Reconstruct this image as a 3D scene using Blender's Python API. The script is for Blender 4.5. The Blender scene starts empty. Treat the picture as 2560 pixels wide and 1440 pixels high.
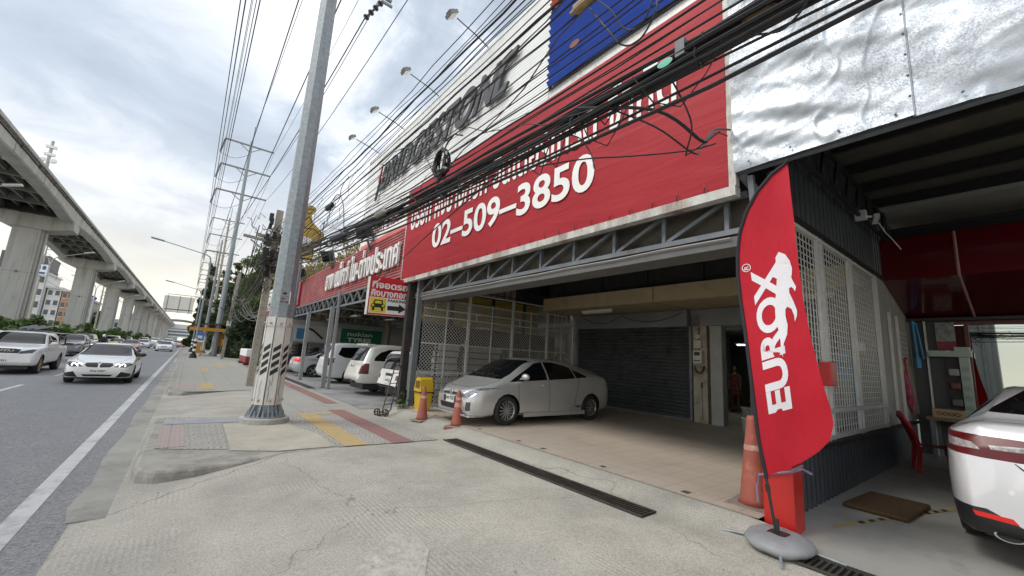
import bpy, bmesh, math, random
import numpy as np
from mathutils import Vector, Matrix
random.seed(7)
S = bpy.context.scene
COL = S.collection
V = Vector
# ---------------------------------------------------------------- camera
cam = bpy.data.cameras.new('camera'); cam.sensor_width = 36; cam.lens = 14.362; cam.clip_end = 3000; cam.clip_start = .05
co = bpy.data.objects.new('camera', cam); COL.objects.link(co); S.camera = co
yaw, pit, rol = 0.657788, 0.1715678, 0.0575426
f_ = V((math.sin(yaw)*math.cos(pit), math.cos(yaw)*math.cos(pit), math.sin(pit)))
r0 = V((math.cos(yaw), -math.sin(yaw), 0)); u0 = r0.cross(f_)
r_ = r0*math.cos(rol)+u0*math.sin(rol); u_ = -r0*math.sin(rol)+u0*math.cos(rol)
mw = Matrix((r_, u_, -f_)).transposed().to_4x4(); mw.translation = (0, 0, 1.55); co.matrix_world = mw
# ---------------------------------------------------------------- world, sun, exposure
SUN_EL, SUN_AZ = math.radians(48), math.radians(-68)   # azimuth measured from +Y towards +X
w = bpy.data.worlds.new('World'); S.world = w; w.use_nodes = True
nt = w.node_tree; N = nt.nodes; LK = nt.links
bg = N['Background']
def nn(t, **k):
    n = N.new(t)
    for a, b in k.items(): setattr(n, a, b)
    return n
def mth(op, a, b=None, c=None, clamp=False):
    n = nn('ShaderNodeMath', operation=op, use_clamp=clamp)
    for i, v in enumerate((a, b, c)):
        if v is None: continue
        if isinstance(v, (int, float)): n.inputs[i].default_value = v
        else: LK.new(v, n.inputs[i])
    return n.outputs[0]
sky = nn('ShaderNodeTexSky', sky_type='NISHITA', sun_disc=False, sun_elevation=SUN_EL, sun_rotation=SUN_AZ)
sky.dust_density = 3.0
tc = nn('ShaderNodeTexCoord'); sep = nn('ShaderNodeSeparateXYZ'); LK.new(tc.outputs['Generated'], sep.inputs[0])
zz = mth('MAXIMUM', sep.outputs[2], 0.0)
den = mth('ADD', zz, 0.18)
cx_ = mth('DIVIDE', sep.outputs[0], den); cy_ = mth('DIVIDE', sep.outputs[1], den)
comb = nn('ShaderNodeCombineXYZ'); LK.new(cx_, comb.inputs[0]); LK.new(cy_, comb.inputs[1])
def noise(scale, detail, rough, dist, off):
    m = nn('ShaderNodeMapping'); LK.new(comb.outputs[0], m.inputs[0]); m.inputs['Location'].default_value = off
    n = nn('ShaderNodeTexNoise'); n.inputs['Scale'].default_value = scale; n.inputs['Detail'].default_value = detail
    n.inputs['Roughness'].default_value = rough; n.inputs['Distortion'].default_value = dist
    LK.new(m.outputs[0], n.inputs['Vector']); return n.outputs['Fac']
n1 = noise(.75, 6, .48, .35, (3.1, 1.7, 0)); n2 = noise(2.4, 7, .6, .5, (7.3, 2.2, 0)); n3 = noise(.9, 3, .5, 0, (11, 5, 2))
ramp = nn('ShaderNodeValToRGB'); e = ramp.color_ramp.elements
mix = mth('ADD', mth('MULTIPLY', n1, .62), mth('MULTIPLY', n2, .38))
# clouds break up towards the right of the pole (towards +X and high up), a smooth grey sheet elsewhere
brk = mth('MULTIPLY', mth('SUBTRACT', mth('ADD', sep.outputs[0], mth('MULTIPLY', zz, .55)), .28), 3.2, clamp=True)
cloudv = mth('ADD', mth('MULTIPLY', mth('SUBTRACT', mix, .5), mth('ADD', mth('MULTIPLY', brk, 2.2), 1.4)), mth('ADD', mth('MULTIPLY', brk, .10), .47))
LK.new(cloudv, ramp.inputs[0])
e[0].position = .26; e[0].color = (.36, .41, .48, 1)
e[1].position = .74; e[1].color = (.92, .93, .95, 1)
a = e.new(.42); a.color = (.45, .51, .59, 1)
a = e.new(.55); a.color = (.66, .70, .76, 1)
# low haze: bright and faintly warm along the road direction
hz = mth('POWER', mth('SUBTRACT', 1.0, mth('MINIMUM', mth('MULTIPLY', zz, 2.3), 1.0)), 2.0)
hzc = nn('ShaderNodeMix', data_type='RGBA'); LK.new(mth('MULTIPLY', hz, 1.0), hzc.inputs[0]); LK.new(ramp.outputs[0], hzc.inputs[6]); hzc.inputs[7].default_value = (.95, .86, .68, 1)
skys = nn('ShaderNodeMix', data_type='RGBA', blend_type='MULTIPLY'); skys.inputs[0].default_value = 1
LK.new(sky.outputs[0], skys.inputs[6]); skys.inputs[7].default_value = (.11, .11, .11, 1)
gap = nn('ShaderNodeMapRange'); LK.new(n3, gap.inputs[0]); gap.inputs[1].default_value = .60; gap.inputs[2].default_value = .72; gap.inputs[3].default_value = .06; gap.inputs[4].default_value = .5
fin = nn('ShaderNodeMix', data_type='RGBA'); LK.new(gap.outputs[0], fin.inputs[0]); LK.new(hzc.outputs[2], fin.inputs[6]); LK.new(skys.outputs[2], fin.inputs[7])
# sky glow added out of view behind the camera, to brighten the shop fronts
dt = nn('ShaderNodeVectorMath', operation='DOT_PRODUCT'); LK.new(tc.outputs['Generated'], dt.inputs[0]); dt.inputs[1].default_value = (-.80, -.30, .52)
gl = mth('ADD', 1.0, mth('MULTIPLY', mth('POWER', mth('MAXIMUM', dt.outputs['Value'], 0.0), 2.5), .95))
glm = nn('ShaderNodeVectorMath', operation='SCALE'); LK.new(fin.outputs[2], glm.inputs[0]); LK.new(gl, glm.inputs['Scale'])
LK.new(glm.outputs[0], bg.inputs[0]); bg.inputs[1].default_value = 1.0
sl = bpy.data.lights.new('sun', 'SUN'); sl.energy = 1.5; sl.angle = math.radians(22); sl.color = (1, .96, .9)
so = bpy.data.objects.new('sun', sl); COL.objects.link(so)
sd = V((math.sin(SUN_AZ)*math.cos(SUN_EL), math.cos(SUN_AZ)*math.cos(SUN_EL), math.sin(SUN_EL)))
so.rotation_euler = sd.to_track_quat('Z', 'Y').to_euler(); so.location = (0, 0, 40)
S.view_settings.view_transform = 'Standard'; S.view_settings.look = 'None'; S.view_settings.exposure = 0.58; S.view_settings.gamma = 1
S.render.engine = 'CYCLES'; S.cycles.use_denoising = True; S.cycles.max_bounces = 6; S.cycles.diffuse_bounces = 4; S.cycles.transparent_max_bounces = 8
S.cycles.sample_clamp_indirect = 4
# ---------------------------------------------------------------- helpers
ROOT = {}
def tag(o, label=None, cat=None, group=None, kind=None):
    if label: o['label'] = label
    if cat: o['category'] = cat
    if group: o['group'] = group
    if kind: o['kind'] = kind
    return o
def thing(name, label, cat, loc=(0, 0, 0), rotz=0, group=None, local=False):
    o = bpy.data.objects.new(name, None); COL.objects.link(o); o.empty_display_size = .2
    o.location = loc; o.rotation_euler = (0, 0, rotz); tag(o, label, cat, group)
    ROOT[o] = V((0, 0, 0)) if local else V(loc)
    return o
def obj(name, me, m, parent=None, smooth=False, auto=None):
    """link a mesh as one object; geometry is given in world coordinates unless the root thing is local"""
    if isinstance(me, bmesh.types.BMesh):
        bm = me; me = bpy.data.meshes.new(name)
        if smooth:
            for f in bm.faces: f.smooth = True
        bm.to_mesh(me); bm.free()
    me.name = name
    o = bpy.data.objects.new(name, me); COL.objects.link(o)
    if m is not None:
        me.materials.clear(); me.materials.append(m)
    if parent is not None:
        o.parent = parent; ROOT[o] = ROOT[parent]
        if ROOT[parent].length > 0: me.transform(Matrix.Translation(-ROOT[parent]))
    else: ROOT[o] = V((0, 0, 0))
    return o
def solo(name, bm, m, label, cat, group=None, smooth=False):
    o = obj(name, bm, m, None, smooth); tag(o, label, cat, group)
    me = o.data; c = V((0, 0, 0)); zs = []
    co_ = np.empty(len(me.vertices)*3); me.vertices.foreach_get('co', co_); co_ = co_.reshape(-1, 3)
    b = V((float((co_[:, 0].min()+co_[:, 0].max())/2), float((co_[:, 1].min()+co_[:, 1].max())/2), float(co_[:, 2].min())))
    me.transform(Matrix.Translation(-b)); o.location = b; ROOT[o] = b
    return o
def struct(name, bm, m, smooth=False):
    return tag(obj(name, bm, m, None, smooth), kind='structure')
def dup(root, loc=None, rotz=None, label=None, group=None):
    def cp(o, par):
        c = o.copy(); COL.objects.link(c); c.parent = par; ROOT[c] = ROOT[o]
        for ch in list(o.children): cp(ch, c)
        return c
    r = cp(root, None)
    if loc is not None: r.location = loc
    if rotz is not None: r.rotation_euler = (0, 0, rotz)
    if label: r['label'] = label
    if group: r['group'] = group
    return r
def B(): return bmesh.new()
def box(bm, x0, x1, y0, y1, z0, z1, M=None):
    c = [(x, y, z) for x in (x0, x1) for y in (y0, y1) for z in (z0, z1)]
    v = [bm.verts.new(M @ V(p) if M else p) for p in c]
    for q in ((0, 1, 3, 2), (4, 6, 7, 5), (0, 4, 5, 1), (2, 3, 7, 6), (0, 2, 6, 4), (1, 5, 7, 3)): bm.faces.new([v[i] for i in q])
    return bm
def frame_of(p, q, up=(0, 0, 1)):
    d = (V(q)-V(p)).normalized(); up = V(up)
    if abs(d.dot(up)) > .98: up = V((1, 0, 0))
    s = d.cross(up).normalized(); t = s.cross(d).normalized()
    return d, s, t
def bar(bm, p, q, a, b=None, up=(0, 0, 1)):
    b = b or a; p = V(p); q = V(q); d, s, t = frame_of(p, q, up)
    v = [bm.verts.new(e_+s*(i*a/2)+t*(j*b/2)) for e_ in (p, q) for i, j in ((-1, -1), (1, -1), (1, 1), (-1, 1))]
    for k in range(4): bm.faces.new((v[k], v[(k+1) % 4], v[4+(k+1) % 4], v[4+k]))
    bm.faces.new(v[3::-1]); bm.faces.new(v[4:]); return bm
def tube(bm, pts, r, n=6, cap=True):
    pts = [V(p) for p in pts]; rs = r if isinstance(r, (list, tuple)) else [r]*len(pts); rings = []
    for i, p in enumerate(pts):
        a = pts[max(i-1, 0)]; b = pts[min(i+1, len(pts)-1)]; d, s, t = frame_of(a, b)
        rings.append([bm.verts.new(p+(s*math.cos(2*math.pi*k/n)+t*math.sin(2*math.pi*k/n))*rs[i]) for k in range(n)])
    for A, Bq in zip(rings, rings[1:]):
        for k in range(n): bm.faces.new((A[k], A[(k+1) % n], Bq[(k+1) % n], Bq[k]))
    if cap: bm.faces.new(rings[0][::-1]); bm.faces.new(rings[-1])
    return bm
def lathe(bm, prof, n=16, M=None, cap=True):
    """prof: list of (radius, height) about local Z"""
    rings = []
    for r, h in prof:
        ring = [V((r*math.cos(2*math.pi*k/n), r*math.sin(2*math.pi*k/n), h)) for k in range(n)]
        rings.append([bm.verts.new(M @ p if M else p) for p in ring])
    for A, Bq in zip(rings, rings[1:]):
        for k in range(n): bm.faces.new((A[k], A[(k+1) % n], Bq[(k+1) % n], Bq[k]))
    if cap:
        bm.faces.new(rings[0][::-1]); bm.faces.new(rings[-1])
    return bm
def prism(bm, poly, O, U, Vv, d):
    """poly in (u,v) on plane O,U,Vv, extruded by d along U x V"""
    O = V(O); U = V(U); Vv = V(Vv); n = U.cross(Vv).normalized()*d
    a = [bm.verts.new(O+U*p[0]+Vv*p[1]) for p in poly]; b = [bm.verts.new(O+U*p[0]+Vv*p[1]+n) for p in poly]
    k = len(poly)
    fs = [bm.faces.new(a[::-1]), bm.faces.new(b)]
    for i in range(k): bm.faces.new((a[i], a[(i+1) % k], b[(i+1) % k], b[i]))
    if k > 4:
        for f in fs: f.normal_update()
        bmesh.ops.triangulate(bm, faces=fs, ngon_method='EAR_CLIP')
    return bm
def quad(bm, *p):
    bm.faces.new([bm.verts.new(q) for q in p]); return bm
def grid(bm, nx, ny, fn):
    v = [[bm.verts.new(fn(i/nx, j/ny)) for j in range(ny+1)] for i in range(nx+1)]
    for i in range(nx):
        for j in range(ny): bm.faces.new((v[i][j], v[i+1][j], v[i+1][j+1], v[i][j+1]))
    return bm
def ellip(bm, c, r, n=12, m=8):
    M = Matrix.Translation(c) @ Matrix.Diagonal((r[0], r[1], r[2], 1))
    bmesh.ops.create_uvsphere(bm, u_segments=n, v_segments=m, radius=1, matrix=M); return bm
def bevel(bm, w=.01, seg=2):
    bmesh.ops.bevel(bm, geom=list(bm.edges), offset=w, segments=seg, affect='EDGES', profile=.6, clamp_overlap=True); return bm
ROAD = dict(U=(0, -1, 0), Vv=(0, 0, 1))      # sign plane facing the road (-X)
_txt = {}
def text_mesh(s, bold=0.0, extrude=.01, shear=0, spacing=1.0):
    c = bpy.data.curves.new('lettering', 'FONT'); c.body = s; c.offset = bold; c.extrude = extrude; c.shear = shear; c.space_character = spacing; c.resolution_u = 5
    o = bpy.data.objects.new('tmp', c); COL.objects.link(o)
    dg = bpy.context.evaluated_depsgraph_get(); me = bpy.data.meshes.new_from_object(o.evaluated_get(dg))
    bpy.data.objects.remove(o); bpy.data.curves.remove(c); return me
def text(name, s, m, parent, O, U, Vv, w, h=None, bold=0.0, depth=.01, shear=0, spacing=1.0, skew=0):
    """text fitted to a w x h box whose lower left corner is O"""
    me = text_mesh(s, bold, .5, shear, spacing)
    n = len(me.vertices); a = np.empty(n*3); me.vertices.foreach_get('co', a); a = a.reshape(-1, 3)
    mn = a[:, :2].min(0); mx = a[:, :2].max(0); s0 = w/(mx[0]-mn[0]); s1 = s0 if h is None else h/(mx[1]-mn[1])
    O = np.array(O, float); U = np.array(U, float); Vn = np.array(Vv, float); nn_ = np.cross(U, Vn)
    u = (a[:, 0]-mn[0])*s0; v = (a[:, 1]-mn[1])*s1; z = (a[:, 2]+.5)*depth
    p = O+np.outer(u+v*skew, U)+np.outer(v, Vn)+np.outer(z, nn_)
    me.vertices.foreach_set('co', p.ravel()); me.update()
    return obj(name, me, m, parent)
# ---------------------------------------------------------------- materials
_m = {}
def pm(name, col, rough=.6, metal=0, var=.12, scale=3, bump=0, bscale=30, coat=0, spec=.5, stain=None, stamt=.5, stscale=1.2, emit=0, stretch=(1, 1, 1), trans=0):
    if name in _m: return _m[name]
    m = bpy.data.materials.new(name); m.use_nodes = True; t = m.node_tree; nd = t.nodes; lk = t.links; p = nd['Principled BSDF']
    p.inputs['Roughness'].default_value = rough; p.inputs['Metallic'].default_value = metal; p.inputs['Coat Weight'].default_value = coat; p.inputs['Coat Roughness'].default_value = .04
    p.inputs['Specular IOR Level'].default_value = spec
    g = nd.new('ShaderNodeTexCoord'); mp = nd.new('ShaderNodeMapping'); mp.inputs['Scale'].default_value = stretch; lk.new(g.outputs['Object'], mp.inputs[0])
    n = nd.new('ShaderNodeTexNoise'); n.inputs['Scale'].default_value = scale; n.inputs['Detail'].default_value = 7; n.inputs['Roughness'].default_value = .62; lk.new(mp.outputs[0], n.inputs['Vector'])
    r = nd.new('ShaderNodeValToRGB'); r.color_ramp.elements[0].position = .3; r.color_ramp.elements[1].position = .7
    r.color_ramp.elements[0].color = (*[c*(1-var) for c in col], 1); r.color_ramp.elements[1].color = (*[min(c*(1+var), 1) for c in col], 1); lk.new(n.outputs['Fac'], r.inputs[0])
    out = r.outputs[0]
    if stain:
        n2 = nd.new('ShaderNodeTexNoise'); n2.inputs['Scale'].default_value = stscale; n2.inputs['Detail'].default_value = 9; n2.inputs['Roughness'].default_value = .7; lk.new(mp.outputs[0], n2.inputs['Vector'])
        mr = nd.new('ShaderNodeMapRange'); lk.new(n2.outputs['Fac'], mr.inputs[0]); mr.inputs[1].default_value = .62-.22*stamt; mr.inputs[2].default_value = .75-.1*stamt
        x = nd.new('ShaderNodeMix'); x.data_type = 'RGBA'; lk.new(mr.outputs[0], x.inputs[0]); lk.new(out, x.inputs[6]); x.inputs[7].default_value = (*stain, 1); out = x.outputs[2]
    lk.new(out, p.inputs['Base Color'])
    if bump:
        nb = nd.new('ShaderNodeTexNoise'); nb.inputs['Scale'].default_value = bscale; nb.inputs['Detail'].default_value = 5; lk.new(mp.outputs[0], nb.inputs['Vector'])
        b = nd.new('ShaderNodeBump'); b.inputs['Strength'].default_value = bump; b.inputs['Distance'].default_value = .02; lk.new(nb.outputs['Fac'], b.inputs['Height']); lk.new(b.outputs[0], p.inputs['Normal'])
    if emit:
        p.inputs['Emission Color'].default_value = (*col, 1); p.inputs['Emission Strength'].default_value = emit
    if trans: p.inputs['Transmission Weight'].default_value = trans
    _m[name] = m; return m
def nodes_of(m): return m.node_tree.nodes, m.node_tree.links, m.node_tree.nodes['Principled BSDF']
steel_dk = pm('painted grey steel', (.17, .185, .20), .5, .2, .15, 6, stain=(.10, .075, .055), stamt=.25)
steel_gal = pm('galvanised steel', (.27, .30, .315), .5, .2, .22, 14, bump=.06, bscale=60)
steel_lt = pm('weathered white steel', (.62, .62, .59), .5, .1, .12, 8, stain=(.25, .19, .14), stamt=.2)
conc = pm('bare concrete', (.44, .43, .395), .85, 0, .14, 2, bump=.25, bscale=60, stain=(.26, .25, .225), stamt=.45)
conc_old = pm('weathered concrete post', (.36, .33, .27), .9, 0, .2, 5, bump=.3, bscale=50, stain=(.16, .145, .12), stamt=.4)
black_rub = pm('black rubber', (.018, .018, .019), .7, 0, .3, 20, bump=.1, bscale=80)
cable_m = pm('black cable sheath', (.016, .016, .017), .55, 0, .3, 20)
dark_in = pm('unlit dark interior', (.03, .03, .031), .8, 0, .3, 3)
glass_dk = pm('tinted car glass', (.006, .007, .008), .03, 0, 0, 1, spec=.42)
chrome = pm('bright metal trim', (.62, .63, .65), .18, .95, .05, 10)
plastic_bk = pm('black plastic trim', (.02, .02, .021), .45, 0, .15, 20)
white_pt = pm('white gloss paint', (.80, .80, .79), .28, 0, .03, 3, coat=.6)
sign_white = pm('white sign vinyl', (.80, .80, .78), .5, 0, .04, 4)
wood = pm('old wood', (.30, .22, .13), .8, 0, .3, 6, bump=.2, stretch=(1, 6, 1))
# ================================================================ SETTING
def tilemat(name, col, col2, mortar, w, h, msize=.02, rough=.7, scallop=0, stain=None, stamt=.3, offs=.5, rot=0, bump=.15):
    m = pm(name, col, rough, 0, .1, 2, stain=stain, stamt=stamt); nd, lk, p = nodes_of(m)
    src = p.inputs['Base Color'].links[0].from_socket
    g = nd.new('ShaderNodeTexCoord'); mp = nd.new('ShaderNodeMapping'); mp.inputs['Rotation'].default_value = (0, 0, rot); lk.new(g.outputs['Object'], mp.inputs[0])
    b = nd.new('ShaderNodeTexBrick'); lk.new(mp.outputs[0], b.inputs['Vector']); b.offset = offs; b.inputs['Scale'].default_value = 1
    b.inputs['Brick Width'].default_value = w; b.inputs['Row Height'].default_value = h; b.inputs['Mortar Size'].default_value = msize; b.inputs['Mortar Smooth'].default_value = .3
    b.inputs['Color1'].default_value = (*col, 1); b.inputs['Color2'].default_value = (*col2, 1); b.inputs['Mortar'].default_value = (*mortar, 1)
    x = nd.new('ShaderNodeMix'); x.data_type = 'RGBA'; x.inputs[0].default_value = .6; lk.new(src, x.inputs[6]); lk.new(b.outputs[0], x.inputs[7]); out = x.outputs[2]
    if scallop:
        v = nd.new('ShaderNodeTexVoronoi'); v.inputs['Scale'].default_value = scallop; v.inputs['Randomness'].default_value = .06; lk.new(mp.outputs[0], v.inputs['Vector'])
        s = nd.new('ShaderNodeMath'); s.operation = 'MULTIPLY'; s.inputs[1].default_value = 34; lk.new(v.outputs['Distance'], s.inputs[0])
        s2 = nd.new('ShaderNodeMath'); s2.operation = 'SINE'; lk.new(s.outputs[0], s2.inputs[0])
        s3 = nd.new('ShaderNodeMapRange'); lk.new(s2.outputs[0], s3.inputs[0]); s3.inputs[1].default_value = .5; s3.inputs[2].default_value = 1; s3.inputs[4].default_value = 1.0
        y = nd.new('ShaderNodeMix'); y.data_type = 'RGBA'; lk.new(s3.outputs[0], y.inputs[0]); lk.new(out, y.inputs[6]); y.inputs[7].default_value = (*mortar, 1); out = y.outputs[2]
    lk.new(out, p.inputs['Base Color'])
    bp = nd.new('ShaderNodeBump'); bp.inputs['Strength'].default_value = bump; bp.inputs['Distance'].default_value = .01; lk.new(b.outputs['Fac'], bp.inputs['Height']); bp.invert = True; lk.new(bp.outputs[0], p.inputs['Normal'])
    return m
def sheet(bm, x0, x1, y0, y1, z, nx=1, ny=1):
    return grid(bm, nx, ny, lambda a, b: (x0+(x1-x0)*a, y0+(y1-y0)*b, z))
ground_m = pm('dry earth', (.30, .28, .23), .9, 0, .2, .2, stain=(.12, .15, .06), stamt=.3)
struct('ground', sheet(B(), -1500, 1500, -600, 2500, -.4), ground_m)
# road -----------------------------------------------------------
asph = tilemat('worn asphalt', (.19, .19, .193), (.165, .165, .168), (.07, .07, .072), 40, 6.3, .03, .62, 0, (.25, .25, .25), .55, 0, math.radians(90), .0)
nd, lk, p = nodes_of(asph)
g = nd.new('ShaderNodeTexCoord'); v = nd.new('ShaderNodeTexVoronoi'); v.inputs['Scale'].default_value = 55; lk.new(g.outputs['Object'], v.inputs['Vector'])
src = p.inputs['Base Color'].links[0].from_socket
x = nd.new('ShaderNodeMix'); x.data_type = 'RGBA'; x.blend_type = 'MULTIPLY'; x.inputs[0].default_value = .75; lk.new(src, x.inputs[6])
rr = nd.new('ShaderNodeValToRGB'); rr.color_ramp.elements[0].color = (.45, .45, .46, 1); rr.color_ramp.elements[1].color = (1.9, 1.9, 1.9, 1); lk.new(v.outputs['Color'], rr.inputs[0]); lk.new(rr.outputs[0], x.inputs[7]); lk.new(x.outputs[2], p.inputs['Base Color'])
bp = nd.new('ShaderNodeBump'); bp.inputs['Strength'].default_value = .5; bp.inputs['Distance'].default_value = .01; lk.new(v.outputs['Distance'], bp.inputs['Height']); lk.new(bp.outputs[0], p.inputs['Normal'])
struct('road', sheet(B(), -13.2, -.6, -60, 900, -.15), asph)
struct('far_carriageway', sheet(B(), -31, -17.6, -60, 900, -.15), asph)
mk = pm('worn road paint', (.56, .56, .54), .75, 0, .15, 6, stain=(.25, .25, .25), stamt=.55, stscale=3)
bm = B(); sheet(bm, -1.06, -.9, -60, 700, -.146, 1, 40)
struct('edge_line', bm, mk)
bm = B()
for xx in (-3.95, -7.15, -10.3):
    for k in range(-4, 70): sheet(bm, xx-.06, xx+.06, 5.4+k*6.3, 7.6+k*6.3, -.146)
struct('lane_dashes', bm, mk)
bm = B()
for k in range(3): prism(bm, [(-.62, 40+k*3), (-.62, 42+k*3), (-.4, 41+k*3)], (0, 0, -.143), (1, 0, 0), (0, 1, 0), .002)
struct('hatched_marking', bm, mk)
# driveway: one rising concrete sheet -------------------------------
def sst(t): t = min(max(t, 0), 1); return t*t*(3-2*t)
def dz(x, y):
    z = -.152+.146*sst((x+.62)/2.1)
    if x > 4.28: z += .112*sst((x-4.28)/.5)*sst((y-1.55)/.3)*sst((11.3-y)/.3)
    return z
ys = [-9+.25*i for i in range(92)]+[14+2*i for i in range(64)]
xs = [-.62+.12*i for i in range(46)]
bm = B(); vv = [[bm.verts.new((x_, y_, dz(x_, y_))) for y_ in ys] for x_ in xs]
for i in range(len(xs)-1):
    for j in range(len(ys)-1): bm.faces.new((vv[i][j], vv[i+1][j], vv[i+1][j+1], vv[i][j+1]))
drive = pm('brushed driveway concrete', (.42, .398, .34), .88, 0, .16, 1.3, stain=(.32, .305, .262), stamt=.55, stscale=.5)
nd, lk, p = nodes_of(drive)
g = nd.new('ShaderNodeTexCoord')
def cracks(col_src, sc, width, dark, off):
    mp = nd.new('ShaderNodeMapping'); mp.inputs['Location'].default_value = off; lk.new(g.outputs['Object'], mp.inputs[0])
    nz = nd.new('ShaderNodeTexNoise'); nz.inputs['Scale'].default_value = 3; nz.inputs['Detail'].default_value = 6; lk.new(mp.outputs[0], nz.inputs['Vector'])
    ad = nd.new('ShaderNodeVectorMath'); ad.operation = 'MULTIPLY_ADD'; lk.new(nz.outputs['Color'], ad.inputs[0]); ad.inputs[1].default_value = (.5, .5, 0); lk.new(mp.outputs[0], ad.inputs[2])
    vo = nd.new('ShaderNodeTexVoronoi'); vo.feature = 'DISTANCE_TO_EDGE'; vo.inputs['Scale'].default_value = sc; lk.new(ad.outputs[0], vo.inputs['Vector'])
    mr = nd.new('ShaderNodeMapRange'); lk.new(vo.outputs['Distance'], mr.inputs[0]); mr.inputs[1].default_value = 0; mr.inputs[2].default_value = width; mr.inputs[3].default_value = dark; mr.inputs[4].default_value = 0
    xx = nd.new('ShaderNodeMix'); xx.data_type = 'RGBA'; lk.new(mr.outputs[0], xx.inputs[0]); lk.new(col_src, xx.inputs[6]); xx.inputs[7].default_value = (.15, .14, .12, 1); return xx.outputs[2]
c_ = cracks(p.inputs['Base Color'].links[0].from_socket, .33, .004, .6, (3.3, 1.1, 0))
# speckle
vo = nd.new('ShaderNodeTexNoise'); vo.inputs['Scale'].default_value = 70; vo.inputs['Detail'].default_value = 4; lk.new(g.outputs['Object'], vo.inputs['Vector'])
rp = nd.new('ShaderNodeValToRGB'); rp.color_ramp.elements[0].position = .32; rp.color_ramp.elements[1].position = .68; rp.color_ramp.elements[0].color = (.72, .72, .72, 1); rp.color_ramp.elements[1].color = (1.18, 1.18, 1.18, 1); lk.new(vo.outputs[0], rp.inputs[0])
xx = nd.new('ShaderNodeMix'); xx.data_type = 'RGBA'; xx.blend_type = 'MULTIPLY'; xx.inputs[0].default_value = 1; lk.new(c_, xx.inputs[6]); lk.new(rp.outputs[0], xx.inputs[7]); lk.new(xx.outputs[2], p.inputs['Base Color'])
# broom grooves in bands + grain
wv = nd.new('ShaderNodeTexWave'); wv.bands_direction = 'X'; wv.inputs['Scale'].default_value = 7; wv.inputs['Distortion'].default_value = 1.5; wv.inputs['Detail Scale'].default_value = .4; lk.new(g.outputs['Object'], wv.inputs['Vector'])
nb = nd.new('ShaderNodeTexNoise'); nb.inputs['Scale'].default_value = .8; lk.new(g.outputs['Object'], nb.inputs['Vector'])
mr = nd.new('ShaderNodeMapRange'); lk.new(nb.outputs[0], mr.inputs[0]); mr.inputs[1].default_value = .5; mr.inputs[2].default_value = .6; mr.inputs[4].default_value = .5
m1 = nd.new('ShaderNodeMath'); m1.operation = 'MULTIPLY'; lk.new(wv.outputs['Fac'], m1.inputs[0]); lk.new(mr.outputs[0], m1.inputs[1])
m2 = nd.new('ShaderNodeMath'); m2.operation = 'ADD'; lk.new(m1.outputs[0], m2.inputs[0]); lk.new(vo.outputs[0], m2.inputs[1])
bp = nd.new('ShaderNodeBump'); bp.inputs['Strength'].default_value = .45; bp.inputs['Distance'].default_value = .012; lk.new(m2.outputs[0], bp.inputs['Height']); lk.new(bp.outputs[0], p.inputs['Normal'])
struct('driveway', bm, drive, True)
rp2 = pm('rough repaired concrete', (.46, .435, .375), .95, 0, .25, 9, bump=1.0, bscale=22, stain=(.33, .32, .28), stamt=.5, stscale=5)
bm = B(); Pq = [(1.02, 2.98), (1.25, 3.30), (1.62, 3.62), (1.80, 3.50), (1.78, 3.2), (1.6, 2.9), (1.5, 2.72), (1.2, 2.7)]; ft = bm.faces.new([bm.verts.new((a_, b_, dz(a_, b_)+.006)) for a_, b_ in Pq]); ft.normal_update(); bmesh.ops.triangulate(bm, faces=[ft]); bmesh.ops.recalc_face_normals(bm, faces=bm.faces)
struct('concrete_repair', bm, rp2)
gut = pm('gutter concrete', (.33, .32, .285), .9, 0, .18, 1.5, bump=.3, bscale=40, stain=(.20, .19, .165), stamt=.5)
bm = B(); grid(bm, 1, 60, lambda a, b: (-.66+.40*a+.03*math.sin(b*91)*(1-a), 5.6+194*b**2, -.1458+.0*a))
struct('gutter', bm, gut)
# pavement slabs ----------------------------------------------------
pav = tilemat('grey scalloped pavers', (.36, .35, .31), (.40, .385, .34), (.17, .165, .15), .8, .8, .012, .85, 2.6, (.44, .415, .35), .55, 0, 0)
kerbm = pm('worn kerb concrete', (.34, .33, .285), .9, 0, .22, 4, bump=.5, bscale=25, stain=(.17, .16, .13), stamt=.6)
P1 = [(-.28, 10.95), (-.29, 9.9), (-.295, 8.7), (-.30, 7.5), (-.30, 7.0), (-.24, 6.72), (-.08, 6.55), (.3, 6.52), (.8, 6.68), (1.5, 7.0), (2.2, 7.06), (3.9, 7.0), (3.9, 11.3), (1.5, 11.3), (1.2, 10.6)]
P2 = [(-.28, 150), (-.30, 17), (-.22, 16.4), (.1, 16.15), (.9, 16.3), (1.9, 16.75), (3.9, 16.75), (3.9, 150)]
P3 = [(1.9, 16.74), (1.5, 11.31), (3.9, 11.31), (3.9, 16.74)]
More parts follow.
